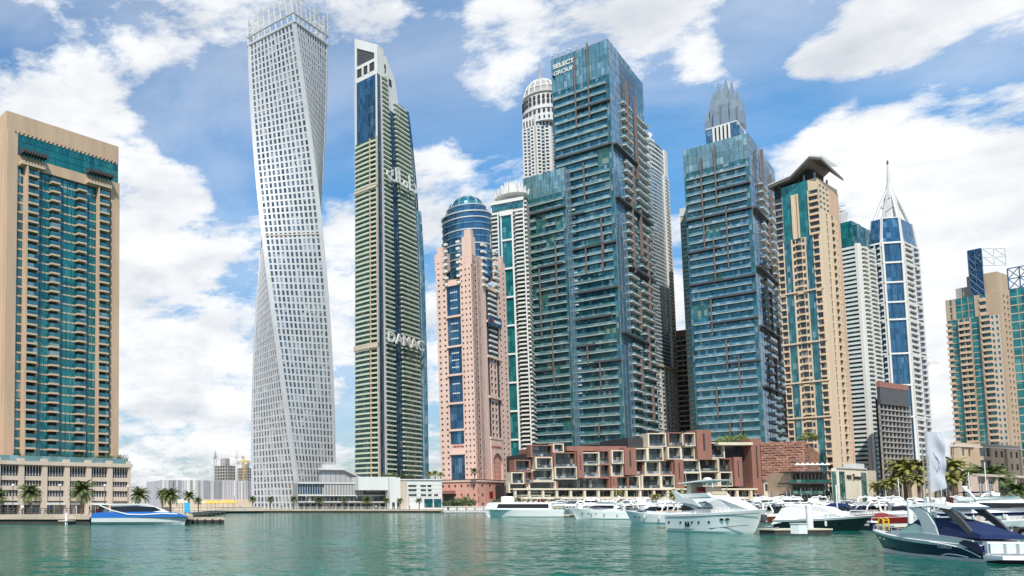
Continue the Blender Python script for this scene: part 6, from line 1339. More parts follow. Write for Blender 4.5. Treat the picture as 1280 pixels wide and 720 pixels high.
def cruiser(L=10, W=3.3, H=1.35, canvas=None, hull='gel', stripe=None, hard=False, cover=None, boot='gel', arch=True):
    b = Boat('motor_cruiser', L, W, H, hull, boot, stripe); d = b.sz(.55); s_ = L/10
    x0, x1 = -.28*L, .34*L; wf = b.wf(W*.40, W*.30, d, d+1.0*s_, (.05*L, x1, .8))
    b.body('cabin_trunk', [(.02*L, d-.1), (x1, d+.05), (.30*L, d+.28*s_), (.12*L, d+.52*s_), (.02*L, d+.55*s_)], wf, 'gel')
    b.side('window', [(.06*L, d+.18*s_), (.26*L, d+.16*s_), (.20*L, d+.34*s_), (.07*L, d+.42*s_)], wf)
    ww = b.wf(W*.40, W*.33, d, d+1.2*s_)
    b.side('windscreen_side', [(-.12*L, d+.1), (.07*L, d+.45*s_), (-.02*L, d+1.0*s_), (-.12*L, d+.9*s_)], ww, 'boatglass'); b.front('windscreen', (.085*L, d+.5*s_), (-.02*L, d+1.05*s_), ww, 'boatglass', .95)
    b.body('cockpit_side', [(x0-.1*L, d-.15), (.02*L, d-.05), (.02*L, d+.42*s_), (-.15*L, d+.28*s_), (x0-.1*L, d+.12*s_)], lambda x, z: W*.44, hull if hull == 'gel' else 'gel')
    mb = MB('pinkish_seat'); mb.box(x0-.08*L, -.05*L, -W*.36, W*.36, d+.2, d+.30*s_+.1, 'pinkish_seat'); b.part('cockpit_seats', mb)
    if canvas:
        w2 = b.wf(W*.42, W*.30, d+.2, d+1.75*s_); b.body('canvas_cover', [(x0-.12*L, d+.15*s_), (-.10*L, d+.3*s_), (-.02*L, d+1.1*s_), (-.05*L, d+1.55*s_), (-.16*L, d+1.6*s_), (x0-.04*L, d+1.0*s_)], w2, canvas)
    if hard: w2 = b.wf(W*.36, W*.33, d, d+2); b.body('hardtop', [(-.24*L, d+1.62*s_), (-.0*L, d+1.50*s_), (.02*L, d+1.58*s_), (-.10*L, d+1.78*s_), (-.25*L, d+1.74*s_)], w2, 'gel')
    if arch: b.arch(-.22*L, W*.42, d+.2, d+1.72*s_, 'gel', .11*s_); b.radome(-.22*L-.5, d+1.8*s_)
    b.antenna(-.24*L, W*.25, d+1.7*s_, d+3.2*s_); b.rail(.55, .985, .5); b.ports((.55, .66, .76)); b.platform(); b.fenders((.3, .55)); return b
def flybridge(L=14, W=4.4, H=1.8, bimini=None, hull='gel', stripe=None, boot='gel', win='boatglass'):
    b = Boat('flybridge_yacht', L, W, H, hull, boot, stripe); d = b.sz(.5); s_ = L/14
    wf = b.wf(W*.43, W*.36, d, d+1.5*s_, (.12*L, .34*L, .7)); top = d+1.45*s_
    b.body('saloon', [(-.26*L, d-.2), (.33*L, d+.0), (.30*L, d+.35*s_), (.16*L, d+1.15*s_), (.10*L, top), (-.30*L, top), (-.30*L, top-.15), (-.24*L, top-.2)], wf, 'gel')
    b.side('window', [(-.20*L, d+.55*s_), (.20*L, d+.52*s_), (.10*L, d+1.2*s_), (-.20*L, d+1.2*s_)], wf, win); b.front('windscreen', (.265*L, d+.62*s_), (.155*L, d+1.2*s_), wf, win, .92, n=3)
    b.body('aft_overhang', [(-.42*L, top-.02), (-.28*L, top-.1), (-.28*L, top+.1), (-.42*L, top+.08)], lambda x, z: W*.38, 'gel')
    f = b.wf(W*.40, W*.42, top, top+.7*s_, (.0*L, .14*L, .5)); b.body('flybridge_coaming', [(-.34*L, top), (.10*L, top), (.06*L, top+.62*s_), (.0, top+.70*s_), (-.30*L, top+.55*s_), (-.36*L, top+.4*s_)], f, 'gel')
    b.front('flybridge_screen', (.07*L, top+.6*s_), (.02*L, top+1.0*s_), f, 'boatglass', .8); b.seat(-.08*L, top+.55*s_, W*.22, 'gel')
    b.arch(-.22*L, W*.40, top+.2, top+1.7*s_, 'gel', .14*s_, -.9*s_); b.radome(-.22*L-.9*s_, top+1.8*s_, .35*s_)
    if bimini:
        mb = MB(bimini); mb.xz([(-.24*L, top+1.9*s_), (-.0*L, top+1.8*s_), (.0*L, top+1.86*s_), (-.12*L, top+2.05*s_), (-.24*L, top+1.96*s_)], W*.36, None, 0, bimini); b.part('bimini_top', mb)
        mb = MB('steel'); 
        for sg in (-1, 1): mb.tube([(-.02*L, sg*W*.34, top+.5*s_), (-.02*L, sg*W*.34, top+1.82*s_)], .025, 4)
        b.part('bimini_frame', mb)
    b.antenna(-.24*L, W*.3, top+1.6*s_, top+3.6*s_); b.antenna(-.24*L, -W*.3, top+1.6*s_, top+3.3*s_); b.rail(.45, .985, .6); b.ports((.45, .58, .70, .80), .6); b.platform(1.2); b.fenders((.25, .45, .65)); return b
def speedboat(L=7, W=2.4, H=.95, hull='gel', cover=None, stripe=None, boot='gel', deck='gel'):
    b = Boat('speedboat', L, W, H, hull, boot, stripe, deck=deck); d = b.sz(.5); ww = b.wf(W*.38, W*.30, d, d+.55)
    if cover: b.body('boat_cover', [(-.42*L, d), (.30*L, d+.12), (.10*L, d+.55), (.0, d+.75), (-.2*L, d+.5), (-.42*L, d+.35)], b.wf(W*.44, W*.12, d, d+.8, (0, .32*L, .8)), cover)
    else:
        b.side('windscreen_side', [(-.06*L, d+.05), (.12*L, d+.08), (.02*L, d+.5), (-.06*L, d+.45)], ww); b.front('windscreen', (.14*L, d+.1), (.03*L, d+.52), ww, 'boatglass', .95)
        b.seat(-.12*L, d-.1, W*.3); b.seat(-.3*L, d-.1, W*.34)
    b.outboard(0); b.fenders((.4,)); b.rail(.6, .97, .35, n=6); return b
def put(b, px, row, ang, label, cat, group=None, first=True):
    p = wl(px, row); o = b.root if isinstance(b, Boat) else b
    if not first: o = copy_tree(o)
    o.location = (p.x, p.y, 0); o.rotation_euler = (0, 0, radians(ang)); o.scale = (1, 1, 1)
    tag(o, label, cat, group); return o

# --- hero 1 : navy and white sport cruiser, bottom right
def navy_cruiser():
    b = Boat('sport_cruiser', 11.6, 2.35, 1.12, 'navy', 'gel', 'gelgrey', rake=1.3, full=2.1, sheer=.5); L, W = b.L, b.W; d = b.sz(.4)
    wf = b.wf(W*.42, W*.30, d, d+1.0, (0, .40*L, .85))
    b.body('foredeck_trunk', [(-.02*L, d-.1), (.38*L, d+.22), (.30*L, d+.36), (.12*L, d+.55), (-.02*L, d+.62)], wf, 'gel')
    ww = b.wf(W*.44, W*.36, d, d+1.2)
    b.side('windscreen_side', [(-.10*L, d+.22), (.10*L, d+.36), (.115*L, d+.42), (-.02*L, d+.95), (-.10*L, d+.72)], ww, 'windscreen'); b.front('windscreen', (.115*L, d+.48), (-.005*L, d+1.02), ww, 'windscreen', .96)
    b.body('windscreen_canvas', [(-.10*L, d+.6), (-.0*L, d+.98), (-.04*L, d+1.22), (-.12*L, d+1.25)], b.wf(W*.43, W*.37, d, d+1.2), 'bluecanvas')
    b.body('cockpit_side', [(-.47*L, d-.1), (.06*L, d+.0), (.10*L, d+.34), (-.08*L, d+.42), (-.30*L, d+.30), (-.44*L, d+.16)], lambda x, z: W*.455, 'gelgrey')
    # swept arch legs and hardtop
    for sg in (-1, 1):
        o_ = [(-.10*L, d+.35), (-.21*L, d+.30), (-.16*L, d+1.05), (-.115*L, d+1.55), (-.03*L, d+1.98), (.04*L, d+1.92), (-.02*L, d+1.55), (-.065*L, d+1.05)]
        n = len(o_); vs = [(x, sg*(W*.45-(z-d)*.10), z) for x, z in o_]+[(x, sg*(W*.45-(z-d)*.10-.16), z) for x, z in o_]
        mb = MB('gelgrey'); mb.add(vs, [tuple(range(n)) if sg > 0 else tuple(range(n-1, -1, -1)), tuple(range(2*n-1, n-1, -1)) if sg > 0 else tuple(range(n, 2*n))]+[(i, (i+1) % n, n+(i+1) % n, n+i) for i in range(n)], 'gelgrey'); b.part('arch_leg', mb)
        o_ = [(-.28*L, d+1.78), (-.20*L, d+1.85), (-.34*L, d+.9), (-.42*L, d+.32), (-.455*L, d+.30), (-.36*L, d+1.2)]; n = len(o_); vs = [(x, sg*(W*.42-(z-d)*.08), z) for x, z in o_]+[(x, sg*(W*.42-(z-d)*.08-.12), z) for x, z in o_]
        mb = MB('dgrey'); mb.add(vs, [tuple(range(n)) if sg > 0 else tuple(range(n-1, -1, -1)), tuple(range(2*n-1, n-1, -1)) if sg > 0 else tuple(range(n, 2*n))]+[(i, (i+1) % n, n+(i+1) % n, n+i) for i in range(n)], 'dgrey'); b.part('rear_strut', mb)
    b.body('hardtop', [(.045*L, d+1.88), (.01*L, d+2.06), (-.10*L, d+2.16), (-.24*L, d+2.08), (-.30*L, d+1.92), (-.29*L, d+1.78), (-.14*L, d+1.96), (-.02*L, d+1.90)], lambda x, z: W*.40-(z-d-1.8)*.5, 'gel')
    b.body('cockpit_cover', [(-.49*L, d+.25), (-.06*L, d+.38), (-.10*L, d+1.30), (-.20*L, d+1.22), (-.34*L, d+.88), (-.485*L, d+.46)], b.wf(W*.44, W*.30, d+.2, d+1.4), 'bluecanvas')
    b.front('transom_panel', (-.49*L, d+.25), (-.485*L, d+.44), lambda x, z: W*.38, 'bluecanvas', 1, n=1)
    mb = MB('gel'); mb.box(-.52*L, -.49*L, -W*.40, W*.40, .35, d+.12, 'gel'); tr = b.part('transom', mb)
    for i in range(3): mb = MB('gelgrey'); y = -W*.24+W*.24*i; mb.box(-.535*L, -.52*L, y-.36, y+.36, .5, d+.04, 'gelgrey'); b.part('transom_locker', mb, tr)
    mb = MB('gel'); mb.box(-.62*L, -.50*L, -W*.44, W*.44, .22, .40, 'gel'); mb.xz([(-.50*L, .2), (-.62*L, .22), (-.50*L, .1)], W*.42, None, 0, 'gel'); b.part('swim_platform', mb)
    # blue quarter fairing and white swoosh, lettering on the topsides
    mb = MB('bluecanvas' if False else 'navy'); mb.xz([(-.50*L, .42), (-.36*L, d-.02), (-.40*L, d+.16), (-.47*L, d+.06), (-.52*L, .55)], .05, None, W*.465, 'navy'); b.part('quarter_panel', mb); mb = MB('navy'); mb.xz([(-.50*L, .42), (-.36*L, d-.02), (-.40*L, d+.16), (-.47*L, d+.06), (-.52*L, .55)], .05, None, -W*.465, 'navy'); b.part('quarter_panel', mb)
    for sg in (-1, 1):
        mb = MB('gel'); P_ = [(-b.L/2+b.L*t_, sg*(b.side_y(t_, zf)+.02), b.sz(t_)*zf) for t_, zf in ((.02, .30), (.07, .55), (.13, .78), (.22, .90), (.34, .97))]; mb.tube(P_, .03, 4); b.part('swoosh_line', mb)
        mb = MB('gel'); P_ = [(-b.L/2+b.L*t_, sg*(b.side_y(t_, zf)+.02), b.sz(t_)*zf) for t_, zf in ((.28, .22), (.23, .33), (.17, .32), (.10, .22))]; mb.tube(P_, .035, 4); b.part('swoosh_line', mb)
    txt = text_mb('FORMULA', .26, .02, 'gel', shear=.3, bold=.004); tt = .235; y0 = b.side_y(tt, .7)+.035
    txt.v = [(-L/2+L*tt+ -vx, y0+.05+.0*vx, b.sz(tt)*.66+vy) for vx, vy, vz in txt.v]; b.part('name_lettering', txt)
    b.ports((.80, .86), .74, (.14, .05), 'steel'); b.rail(.62, .985, .32); b.radome(-.08*L, d+2.12, .25); b.antenna(-.2*L, W*.3, d+2.1, d+3.4); b.antenna(-.2*L, -W*.3, d+2.1, d+3.0)
    for i, y in enumerate((-.5, .1, .6)): mb = MB('steel'); mb.tube([(-.16*L+i*.2, y, d+2.1), (-.10*L+i*.2, y, d+2.16)], .05, 6); b.part('horn', mb)
    mb = MB('steel'); mb.tube([(-.27*L, 1.0, d+2.0), (-.28*L, 1.0, d+2.5)], .015, 4); b.part('flag_staff', mb); mb = MB('redpaint'); mb.xz([(-.28*L, d+2.5), (-.33*L, d+2.42), (-.325*L, d+2.1), (-.28*L, d+2.2)], .01, None, 1.0, 'redpaint'); b.part('flag', mb)
    return b
put(navy_cruiser(), 1166, 695.5, 76, 'navy and white sport cruiser with blue canvas cover and swept arch, nearest boat', 'boat').scale = (.90, .90, .95)

# --- hero 2 : big white yacht
def big_yacht():
    b = Boat('motor_yacht', 10.4, 3.9, 2.15, 'gel', 'gel', None, rake=1.7, full=2.5, sheer=.32); L, W = b.L, b.W; d = b.sz(.5)
    wf = b.wf(W*.42, W*.28, d, d+1.9, (.08*L, .40*L, .75))
    b.body('superstructure', [(-.30*L, d-.2), (.40*L, d+.12), (.36*L, d+.42), (.24*L, d+1.0), (.10*L, d+1.52), (-.04*L, d+1.72), (-.20*L, d+1.74), (-.30*L, d+1.45)], wf, 'whitecanvas')
    b.side('window', [(-.12*L, d+.46), (.07*L, d+.42), (.03*L, d+.95), (-.04*L, d+1.25), (-.12*L, d+1.1)], wf, 'g_grey'); b.side('aft_window', [(-.30*L, d+.25), (-.14*L, d+.35), (-.20*L, d+.62), (-.29*L, d+.85)], wf, 'boatglass', th=.06)
    b.front('windscreen_cover', (.22*L, d+1.08), (.10*L, d+1.52), wf, 'whitecanvas', .9, n=2)
    for sg in (-1, 1):
        o_ = [(-.06*L, d+.62), (-.16*L, d+.92), (-.34*L, d+1.15), (-.40*L, d+1.22), (-.36*L, d+1.5), (-.42*L, d+2.45), (-.38*L, d+2.40), (-.28*L, d+1.72), (-.16*L, d+1.45)]; n = len(o_)
        vs = [(x, sg*(W*.44-(z-d)*.10), z) for x, z in o_]+[(x, sg*(W*.44-(z-d)*.10-.18), z) for x, z in o_]
        mb = MB('gelgrey'); mb.add(vs, [tuple(range(n)) if sg > 0 else tuple(range(n-1, -1, -1)), tuple(range(2*n-1, n-1, -1)) if sg > 0 else tuple(range(n, 2*n))]+[(i, (i+1) % n, n+(i+1) % n, n+i) for i in range(n)], 'gelgrey'); b.part('swept_wing', mb)
    f = b.wf(W*.32, W*.34, d+1.7, d+2.3); b.body('flybridge_coaming', [(-.34*L, d+1.6), (.02*L, d+1.7), (-.02*L, d+2.1), (-.30*L, d+2.05)], f, 'gel'); b.seat(-.14*L, d+1.95, W*.2, 'redcanvas'); b.seat(-.02*L, d+1.9, W*.24, 'pinkish_seat')
    b.body('hardtop', [(-.36*L, d+3.10), (.02*L, d+3.36), (.04*L, d+3.42), (-.02*L, d+3.50), (-.34*L, d+3.22)], lambda x, z: W*.34, 'gel')
    mb = MB('pinkish_seat'); mb.box(-.30*L, -.25*L, -W*.2, W*.2, d+2.05, d+3.14, 'cream'); b.part('hardtop_mast', mb)
    mb = MB('steel')
    for sg in (-1, 1): mb.tube([(-.02*L, sg*W*.3, d+2.1), (.0*L, sg*W*.3, d+3.34)], .04, 5); mb.tube([(-.32*L, sg*W*.3, d+2.0), (-.32*L, sg*W*.3, d+3.14)], .04, 5)
    b.part('hardtop_supports', mb); b.radome(-.12*L, d+3.44, .4); b.antenna(-.28*L, W*.25, d+3.2, d+5.0); b.antenna(-.28*L, -W*.25, d+3.2, d+4.6)
    mb = MB('dgrey')
    for sg in (-1, 1): mb.tube([(-L/2+L*t_, sg*(b.side_y(t_, .86)+.02), b.sz(t_)*.86) for t_ in [.02+.93*i/12 for i in range(13)]], .03, 4)
    b.part('rub_line', mb)
    mb = MB('dgrey')
    for sg in (-1, 1): mb.tube([(-L/2+L*t_, sg*(b.side_y(t_, zf)+.01), b.sz(t_)*zf) for t_, zf in ((.02, .16), (.3, .17), (.55, .24), (.75, .34), (.86, .38))], .03, 4)
    b.part('chine_line', mb)
    b.ports((.05, .20, .34, .42, .53), .55, (.11, .10)); b.ports((.655, .705), .66, (.22, .10)); b.ports((.265, .295), .48, (.12, .30))
    b.rail(.36, .985, .7, n=16); b.platform(1.3); b.fenders((.3, .5), sides=(1,))
    mb = MB('steel'); mb.box(.455*L, .475*L, -.25, .25, b.sz(.95)*.55, b.sz(.95)*.8, 'dgrey'); b.part('anchor', mb); return b
put(big_yacht(), 901, 666, -78, 'large white motor yacht with covered front and raised hardtop, bow to the right', 'yacht')

# --- hero 3 : boat under a white canvas cover
def covered_boat():
    b = Boat('covered_cruiser', 9.6, 3.3, 1.45, 'hull_dkreflect', 'hull_dkreflect', 'gelgrey', rake=1.7, sheer=.5); L, W = b.L, b.W; d = b.sz(.45)
    b.body('canvas_cover', [(-.52*L, d-.75), (-.20*L, d+.0), (.28*L, d+.18), (.16*L, d+.60), (.04*L, d+1.35), (-.10*L, d+1.55), (-.34*L, d+1.45), (-.42*L, d+1.2)], b.wf(W*.47, W*.26, d-.5, d+1.7, (0, .36*L, .6)), 'whitecanvas')
    b.body('foredeck_trunk', [(.10*L, d), (.38*L, d+.2), (.30*L, d+.36), (.12*L, d+.5)], b.wf(W*.34, W*.28, d, d+.5, (.1*L, .4*L, .7)), 'gel')
    b.rail(.55, .985, .45); b.fenders((.42, .6)); b.ports((.6, .72), .7); b.antenna(-.1*L, .5, d+1.5, d+2.6); b.platform(.6, 'gel'); return b
put(covered_boat(), 1033, 663, -72, 'cruiser under a white canvas cover with dark hull, tied by the near pontoon', 'boat')

# --- hero 4 : blue and white catamaran ferry on the left
def blue_ferry():
    root = empty('catamaran_ferry', (0, 0, 0)); L = 15.0; W = 4.6; mb = MB()
    for sg in (-1, 1):
        y = sg*W*.36; n = 10; vs = []
        for i in range(n+1):
            t_ = i/n; w = .62*(1-.95*t_**3.0); x = -L/2+L*t_*.97; vs += [(x-t_**2*.6, y, -.3), (x-.4*t_**2, y-w, .35), (x, y-w, 1.0+.25*t_), (x, y+w, 1.0+.25*t_), (x-.4*t_**2, y+w, .35)]
        fs = [(5*i+j, 5*i+(j+1) % 5, 5*i+5+(j+1) % 5, 5*i+5+j) for i in range(n) for j in range(5)]+[(4, 3, 2, 1, 0), tuple(5*n+j for j in range(5))]
        hb = MB(); hb.add(vs, fs, 'gelgrey'); hb.build('hull', root)
    # blue side body with white cabin and long black window
    mb = MB(); mb.xz([(-L*.5, .95), (L*.47, 1.15), (L*.36, 1.75), (L*.05, 1.9), (-L*.44, 1.75), (-L*.5, 1.5)], W*.5, None, 0, 'blueblock'); mb.build('blue_side', root)
    wf = lambda x, z: W*.49-(z-1.7)*.22
    mb = MB(); mb.xz([(-L*.28, 1.7), (L*.30, 1.6), (L*.24, 2.1), (L*.12, 2.75), (-L*.05, 2.95), (-L*.30, 2.95)], 0, wf, 0, 'gel'); cab = mb.build('cabin', root)
    for sg in (-1, 1):
        y = W*.49+.03; o_ = [(L*.20, 2.1), (L*.13, 2.62), (-L*.04, 2.78), (-L*.30, 2.72), (-L*.30, 2.0), (-L*.20, 1.75), (L*.02, 1.72)]; n = len(o_)
        vs = [(x, sg*(wf(x, z)+.05), z) for x, z in o_]+[(x, sg*(wf(x, z)-.05), z) for x, z in o_]; q = MB(); q.add(vs, [tuple(range(n)), tuple(range(2*n-1, n-1, -1))]+[(i, (i+1) % n, n+(i+1) % n, n+i) for i in range(n)], 'boatglass'); q.build('window', cab)
        q = MB('gel'); q.tube([(L*.36, sg*(W*.5+.03), 1.55), (L*.20, sg*(W*.5+.03), 1.62), (L*.02, sg*(W*.5+.03), 1.45), (-L*.14, sg*(W*.5+.03), 1.5), (-L*.30, sg*(W*.5+.02), 2.1), (-L*.42, sg*(W*.46), 2.85)], .09, 5); q.build('white_swoosh', root)
    mb = MB('gel'); mb.xz([(-L*.48, 2.92), (L*.10, 2.95), (L*.06, 3.08), (-L*.48, 3.04)], W*.46, None, 0, 'gel'); mb.build('roof', root)
    for x in (-L*.46, -L*.36):
        for sg in (-1, 1): q = MB('steel'); q.tube([(x, sg*W*.42, 1.6), (x, sg*W*.42, 2.95)], .05, 5); q.build('roof_post', root)
    q = MB('redpaint'); q.box(-L*.46, -L*.40, -.8, .4, 1.75, 2.3, 'redpaint'); q.build('deck_seat', root); q = MB('offwhite'); q.box(-L*.38, -L*.32, -1.2, 1.2, 1.75, 2.2, 'offwhite'); q.build('deck_seat', root)
    q = MB('navy'); q.box(-L*.52, L*.3, -W*.2, W*.2, .5, 1.0, 'navy'); q.build('bridge_deck', root)
    return root
bf = blue_ferry(); p = wl(176, 655.0); bf.location = (p.x, p.y, 0); bf.rotation_euler = (0, 0, radians(4)); tag(bf, 'blue and white catamaran ferry with a long black window at the left quay', 'ferry')
# --- hero 5 : white passenger ferry
def white_ferry():
    b = Boat('passenger_boat', 18.5, 5.2, 1.9, 'gel', 'gel', None, rake=1.0, sheer=.12, full=4); L, W = b.L, b.W; d = b.sz(.4)
    wf = b.wf(W*.47, W*.44, d, d+1.9); b.body('saloon', [(-.34*L, d-.2), (.44*L, d), (.40*L, d+1.5), (.36*L, d+1.75), (-.34*L, d+1.75)], wf, 'gel')
    b.side('window', [(-.30*L, d+.35), (.38*L, d+.35), (.36*L, d+1.35), (-.30*L, d+1.35)], wf, 'boatglass'); b.body('aft_roof', [(-.50*L, d+1.62), (-.34*L, d+1.62), (-.34*L, d+1.78), (-.50*L, d+1.78)], lambda x, z: W*.44, 'gel')
    b.side('open_deck_side', [(-.48*L, d+.5), (-.36*L, d+.5), (-.36*L, d+.62), (-.48*L, d+.62)], wf, 'yellow')
    for x in (-.48, -.42, -.36):
        for sg in (-1, 1): mb = MB('gel'); mb.tube([(x*L, sg*W*.42, d), (x*L, sg*W*.42, d+1.7)], .06, 5); b.part('roof_post', mb)
    mb = MB('gel'); mb.lathe([(1.5, d+1.76), (1.5, d+3.0), (1.3, d+3.2), (.1, d+3.25)], (.18*L, 0, 0), 16, 'gel'); b.part('wheelhouse', mb)
    for a in (-2.2, -1.5, -.9): mb = MB(); mb.box(.18*L+1.5*cos(a)-.3, .18*L+1.5*cos(a)+.3, 1.5*sin(a)-.1, 1.5*sin(a)+.1, d+2.1, d+2.8, 'boatglass'); b.part('wheelhouse_window', mb)
    b.body('upper_deck_awning', [(-.34*L, d+3.4), (.05*L, d+3.4), (.05*L, d+3.55), (-.34*L, d+3.55)], lambda x, z: W*.42, 'cream')
    for x in (-.33, -.20, -.07, .04):
        for sg in (-1, 1): mb = MB('gel'); mb.tube([(x*L, sg*W*.4, d+1.75), (x*L, sg*W*.4, d+3.4)], .05, 5); b.part('awning_post', mb)
    for i in range(5): b.seat((-.30+.07*i)*L, d+1.78, W*.3, 'redcanvas' if i == 1 else 'pinkish_seat')
    b.platform(1.5, 'gel'); return b
put(white_ferry(), 652, 646.3, 180, 'white passenger ferry with a long black window and upper deck awning', 'ferry')
# --- hero 6-9
put(flybridge(11.5, 4.3, 2.0, None), 752, 649, 150, 'white flybridge yacht with an oval grey panel moored right of the passenger ferry', 'yacht')
def stern_boat():
    b = cruiser(9.5, 3.5, 1.7, hard=True); b.outboard(-.5, m='gel'); b.outboard(.5, m='gel'); return b
put(stern_boat(), 818, 654, 116, 'white cabin boat with two white outboards at the stern of the large yacht', 'boat')
def right_yacht():
    b = flybridge(15.5, 4.8, 2.0, None, stripe='navy'); L, W = b.L, b.W
    mb = MB('navy'); 
    for sg in (-1, 1): mb.tube([(-L/2+L*t_, sg*(b.side_y(t_, .80)+.0), b.sz(t_)*.80) for t_ in [.02+.9*i/10 for i in range(11)]], .10, 4)
    b.part('blue_stripe', mb); return b
put(right_yacht(), 1262, 656, -40, 'big white flybridge yacht with black windows and a blue hull stripe at the right edge', 'yacht')
put(speedboat(6.5, 2.3, .9, 'gel', None, None, 'hull_dkreflect'), 1240, 660, -55, 'small white open boat with dark lower hull before the blue striped yacht', 'boat')
put(speedboat(7.5, 2.5, 1.1, 'redpaint', 'redcanvas'), 1103, 656, -60, 'low red speedboat with a red cover beside the yellow ladder', 'boat')
put(cruiser(11.5, 3.7, 1.5, 'bluecanvas'), 1062, 652, -62, 'white cruiser with a dark window band behind the red speedboat', 'boat')
put(cruiser(12.5, 4.0, 1.6, None, hard=True), 1135, 653, -64, 'cream hard top cruiser with pale blue windows behind the white pile', 'boat')
put(flybridge(13, 4.2, 1.8, 'bluecanvas'), 1208, 655, 98, 'dark windowed flybridge boat seen from astern beside the blue striped yacht', 'yacht')
put(cruiser(10.5, 3.4, 1.3, None, 'redbrownhull'), 985, 655, -60, 'white topped boat with a brown red hull between the yacht and the pontoon', 'boat')
b9 = speedboat(7, 2.5, 1.0); 
for y in (-.35, .35): b9.outboard(y)
put(b9, 1296, 690, 60, 'boat with dark outboards cut off by the right edge beside the navy cruiser', 'boat')

# --- pontoons, piles
def pontoon(label, pa, pb, W=2.0, piles=0, z=.45):
    a = wl(*pa); b = wl(*pb); d = (b-a); Ln = d.length; e = empty('pontoon', (a.x, a.y, 0), atan2(d.y, d.x), label, 'pontoon')
    mb = MB('cream'); mb.box(0, Ln, -W/2, W/2, z, z+.14, 'cream'); mb.build('deck', e)
    n = max(1, int(Ln/2.4))
    for i in range(n): mb = MB('quaydark'); mb.box(Ln*i/n+.1, Ln*(i+1)/n-.1, -W/2+.08, W/2-.08, -.35, z-.003, 'quaydark'); mb.build('float', e)
    for i in range(0, n, 2):
        mb = MB('steel'); mb.box(Ln*i/n+.3, Ln*i/n+.6, -W/2+.1, -W/2+.25, z+.14, z+.3, 'steel'); mb.build('cleat', e)
    return e
pontoon('cream decked near pontoon in front of the canvas covered cruiser', (958, 668.5), (1030, 668), 1.8)
pontoon('pontoon finger between the red speedboat and the navy cruiser', (1082, 662), (1130, 664), 1.8)
pontoon('long pontoon at the stern of the passenger ferry', (700, 646), (830, 646), 2.0); pontoon('middle pontoon behind the large yacht', (860, 647), (1010, 647), 2.0)
pontoon('middle pontoon behind the cream cruiser', (1020, 649), (1210, 649), 2.0); pontoon('far pontoon before the terraced block', (760, 641.5), (1150, 641.5), 2.0)
pontoon('pontoon beside the catamaran ferry bow near the left quay', (78, 655.5), (92, 655), 1.6)
def pile(px, row, ytop, label, r=.28, m='gel'):
    p = wl(px, row); e = empty('mooring_pile', (p.x, p.y, 0), 0, label, 'mooring pile'); z = Zt(ytop, p.y)
    mb = MB(m); mb.lathe([(r, -1.5), (r, z-.3)], (0, 0, 0), 14, m); mb.build('shaft', e); mb = MB(m); mb.lathe([(r*1.08, z-.3), (r*1.08, z-.12), (.03, z)], (0, 0, 0), 14, m); mb.build('cap', e)
    mb = MB('black'); mb.lathe([(r*1.15, .35), (r*1.15, .55)], (0, 0, 0), 14, 'black'); mb.build('collar', e)
pile(1013, 667, 630, 'white mooring pile in front of the canvas covered cruiser'); pile(1139, 660, 625, 'white mooring pile left of the navy cruiser arch'); pile(1161, 656, 621, 'fat white capped pile below the white banner', .4)
pile(83, 655.5, 641, 'short white bollard pile by the left quay', .22); pile(1048, 657, 606, 'thin pale pile rising behind the covered cruiser', .07); pile(893, 655, 600, 'thin pale mast pile beyond the large yacht', .06)
# power pedestal, yellow ladder
p = wl(999, 667, .6); e = empty('dock_locker', (p.x, p.y, .59), radians(20), 'white dock locker on the near pontoon', 'locker'); mb = MB('gel'); mb.box(-.5, .5, -.3, .3, 0, .75, 'gel'); mb.build('box', e); mb = MB('gelgrey'); mb.box(-.54, .54, -.34, .34, .75, .85, 'gelgrey'); mb.build('lid', e)
p = wl(1108, 663, .6); e = empty('ladder', (p.x, p.y, .59), radians(10), 'yellow ladder standing on the pontoon finger', 'ladder')
mb = MB('yellow'); 
for x in (-.3, .3): mb.tube([(x, 0, 0), (x, 0, 1.0), (x, .3, 1.15), (x, .6, 0)], .05, 6)
mb.build('side_rails', e)
for z in (.3, .6, .9): mb = MB('yellow'); mb.tube([(-.3, 0, z), (.3, 0, z)], .04, 5); mb.build('rung', e)
p = wl(1091, 663, .6); e = empty('dock_pedestal', (p.x, p.y, .59), 0, 'grey blue service pedestal left of the yellow ladder', 'pedestal'); mb = MB('navy'); mb.box(-.15, .15, -.15, .15, 0, .7, 'navy'); mb.build('post', e); mb = MB('gel'); mb.box(-.3, .3, -.2, .2, .7, .85, 'gel'); mb.build('head', e)
# --- tall white banner with a blue wave mark
YB_ = 100; x0 = uu(1163)*YB_; e = empty('banner', (x0, YB_, 0), radians(-20), 'tall white feather banner with a blue wave mark on a slim mast', 'banner'); zt = Zt(540, YB_); zb = Zt(616, YB_)
mb = MB('steel'); mb.tube([(0, 0, .4), (0, 0, zt+.1)], .09, 8); mb.tube([(-.35, .1, .4), (-.35, .1, zt-1.5)], .06, 6); mb.build('mast', e); mb = MB('gelgrey'); mb.box(-.9, .9, -.6, .6, -.3, .4, 'gelgrey'); mb.build('float_base', e)
M['bannercloth'] = mat('white_banner_cloth', (.46, .47, .53), .8, var=.05, scale=1.0)
nx, nz = 12, 30; wd_ = 1.65; vs = []
def bp_(u, v, o=0): x = .15+u*wd_*(1-.10*v**3); z = zb+(zt-zb)*v-.5*(1-v)*(1-u)*0+(.6*u*(1-v)**3); return (x, .22*sin(u*7+v*6)*u+.12*sin(v*17+u*4)*u+o, z)
mb = MB('bannercloth')
for o in (0, .02):
    for j in range(nz+1):
        for i in range(nx+1): vs.append(bp_(i/nx, j/nz, o))
S_ = (nx+1)*(nz+1); fs = []
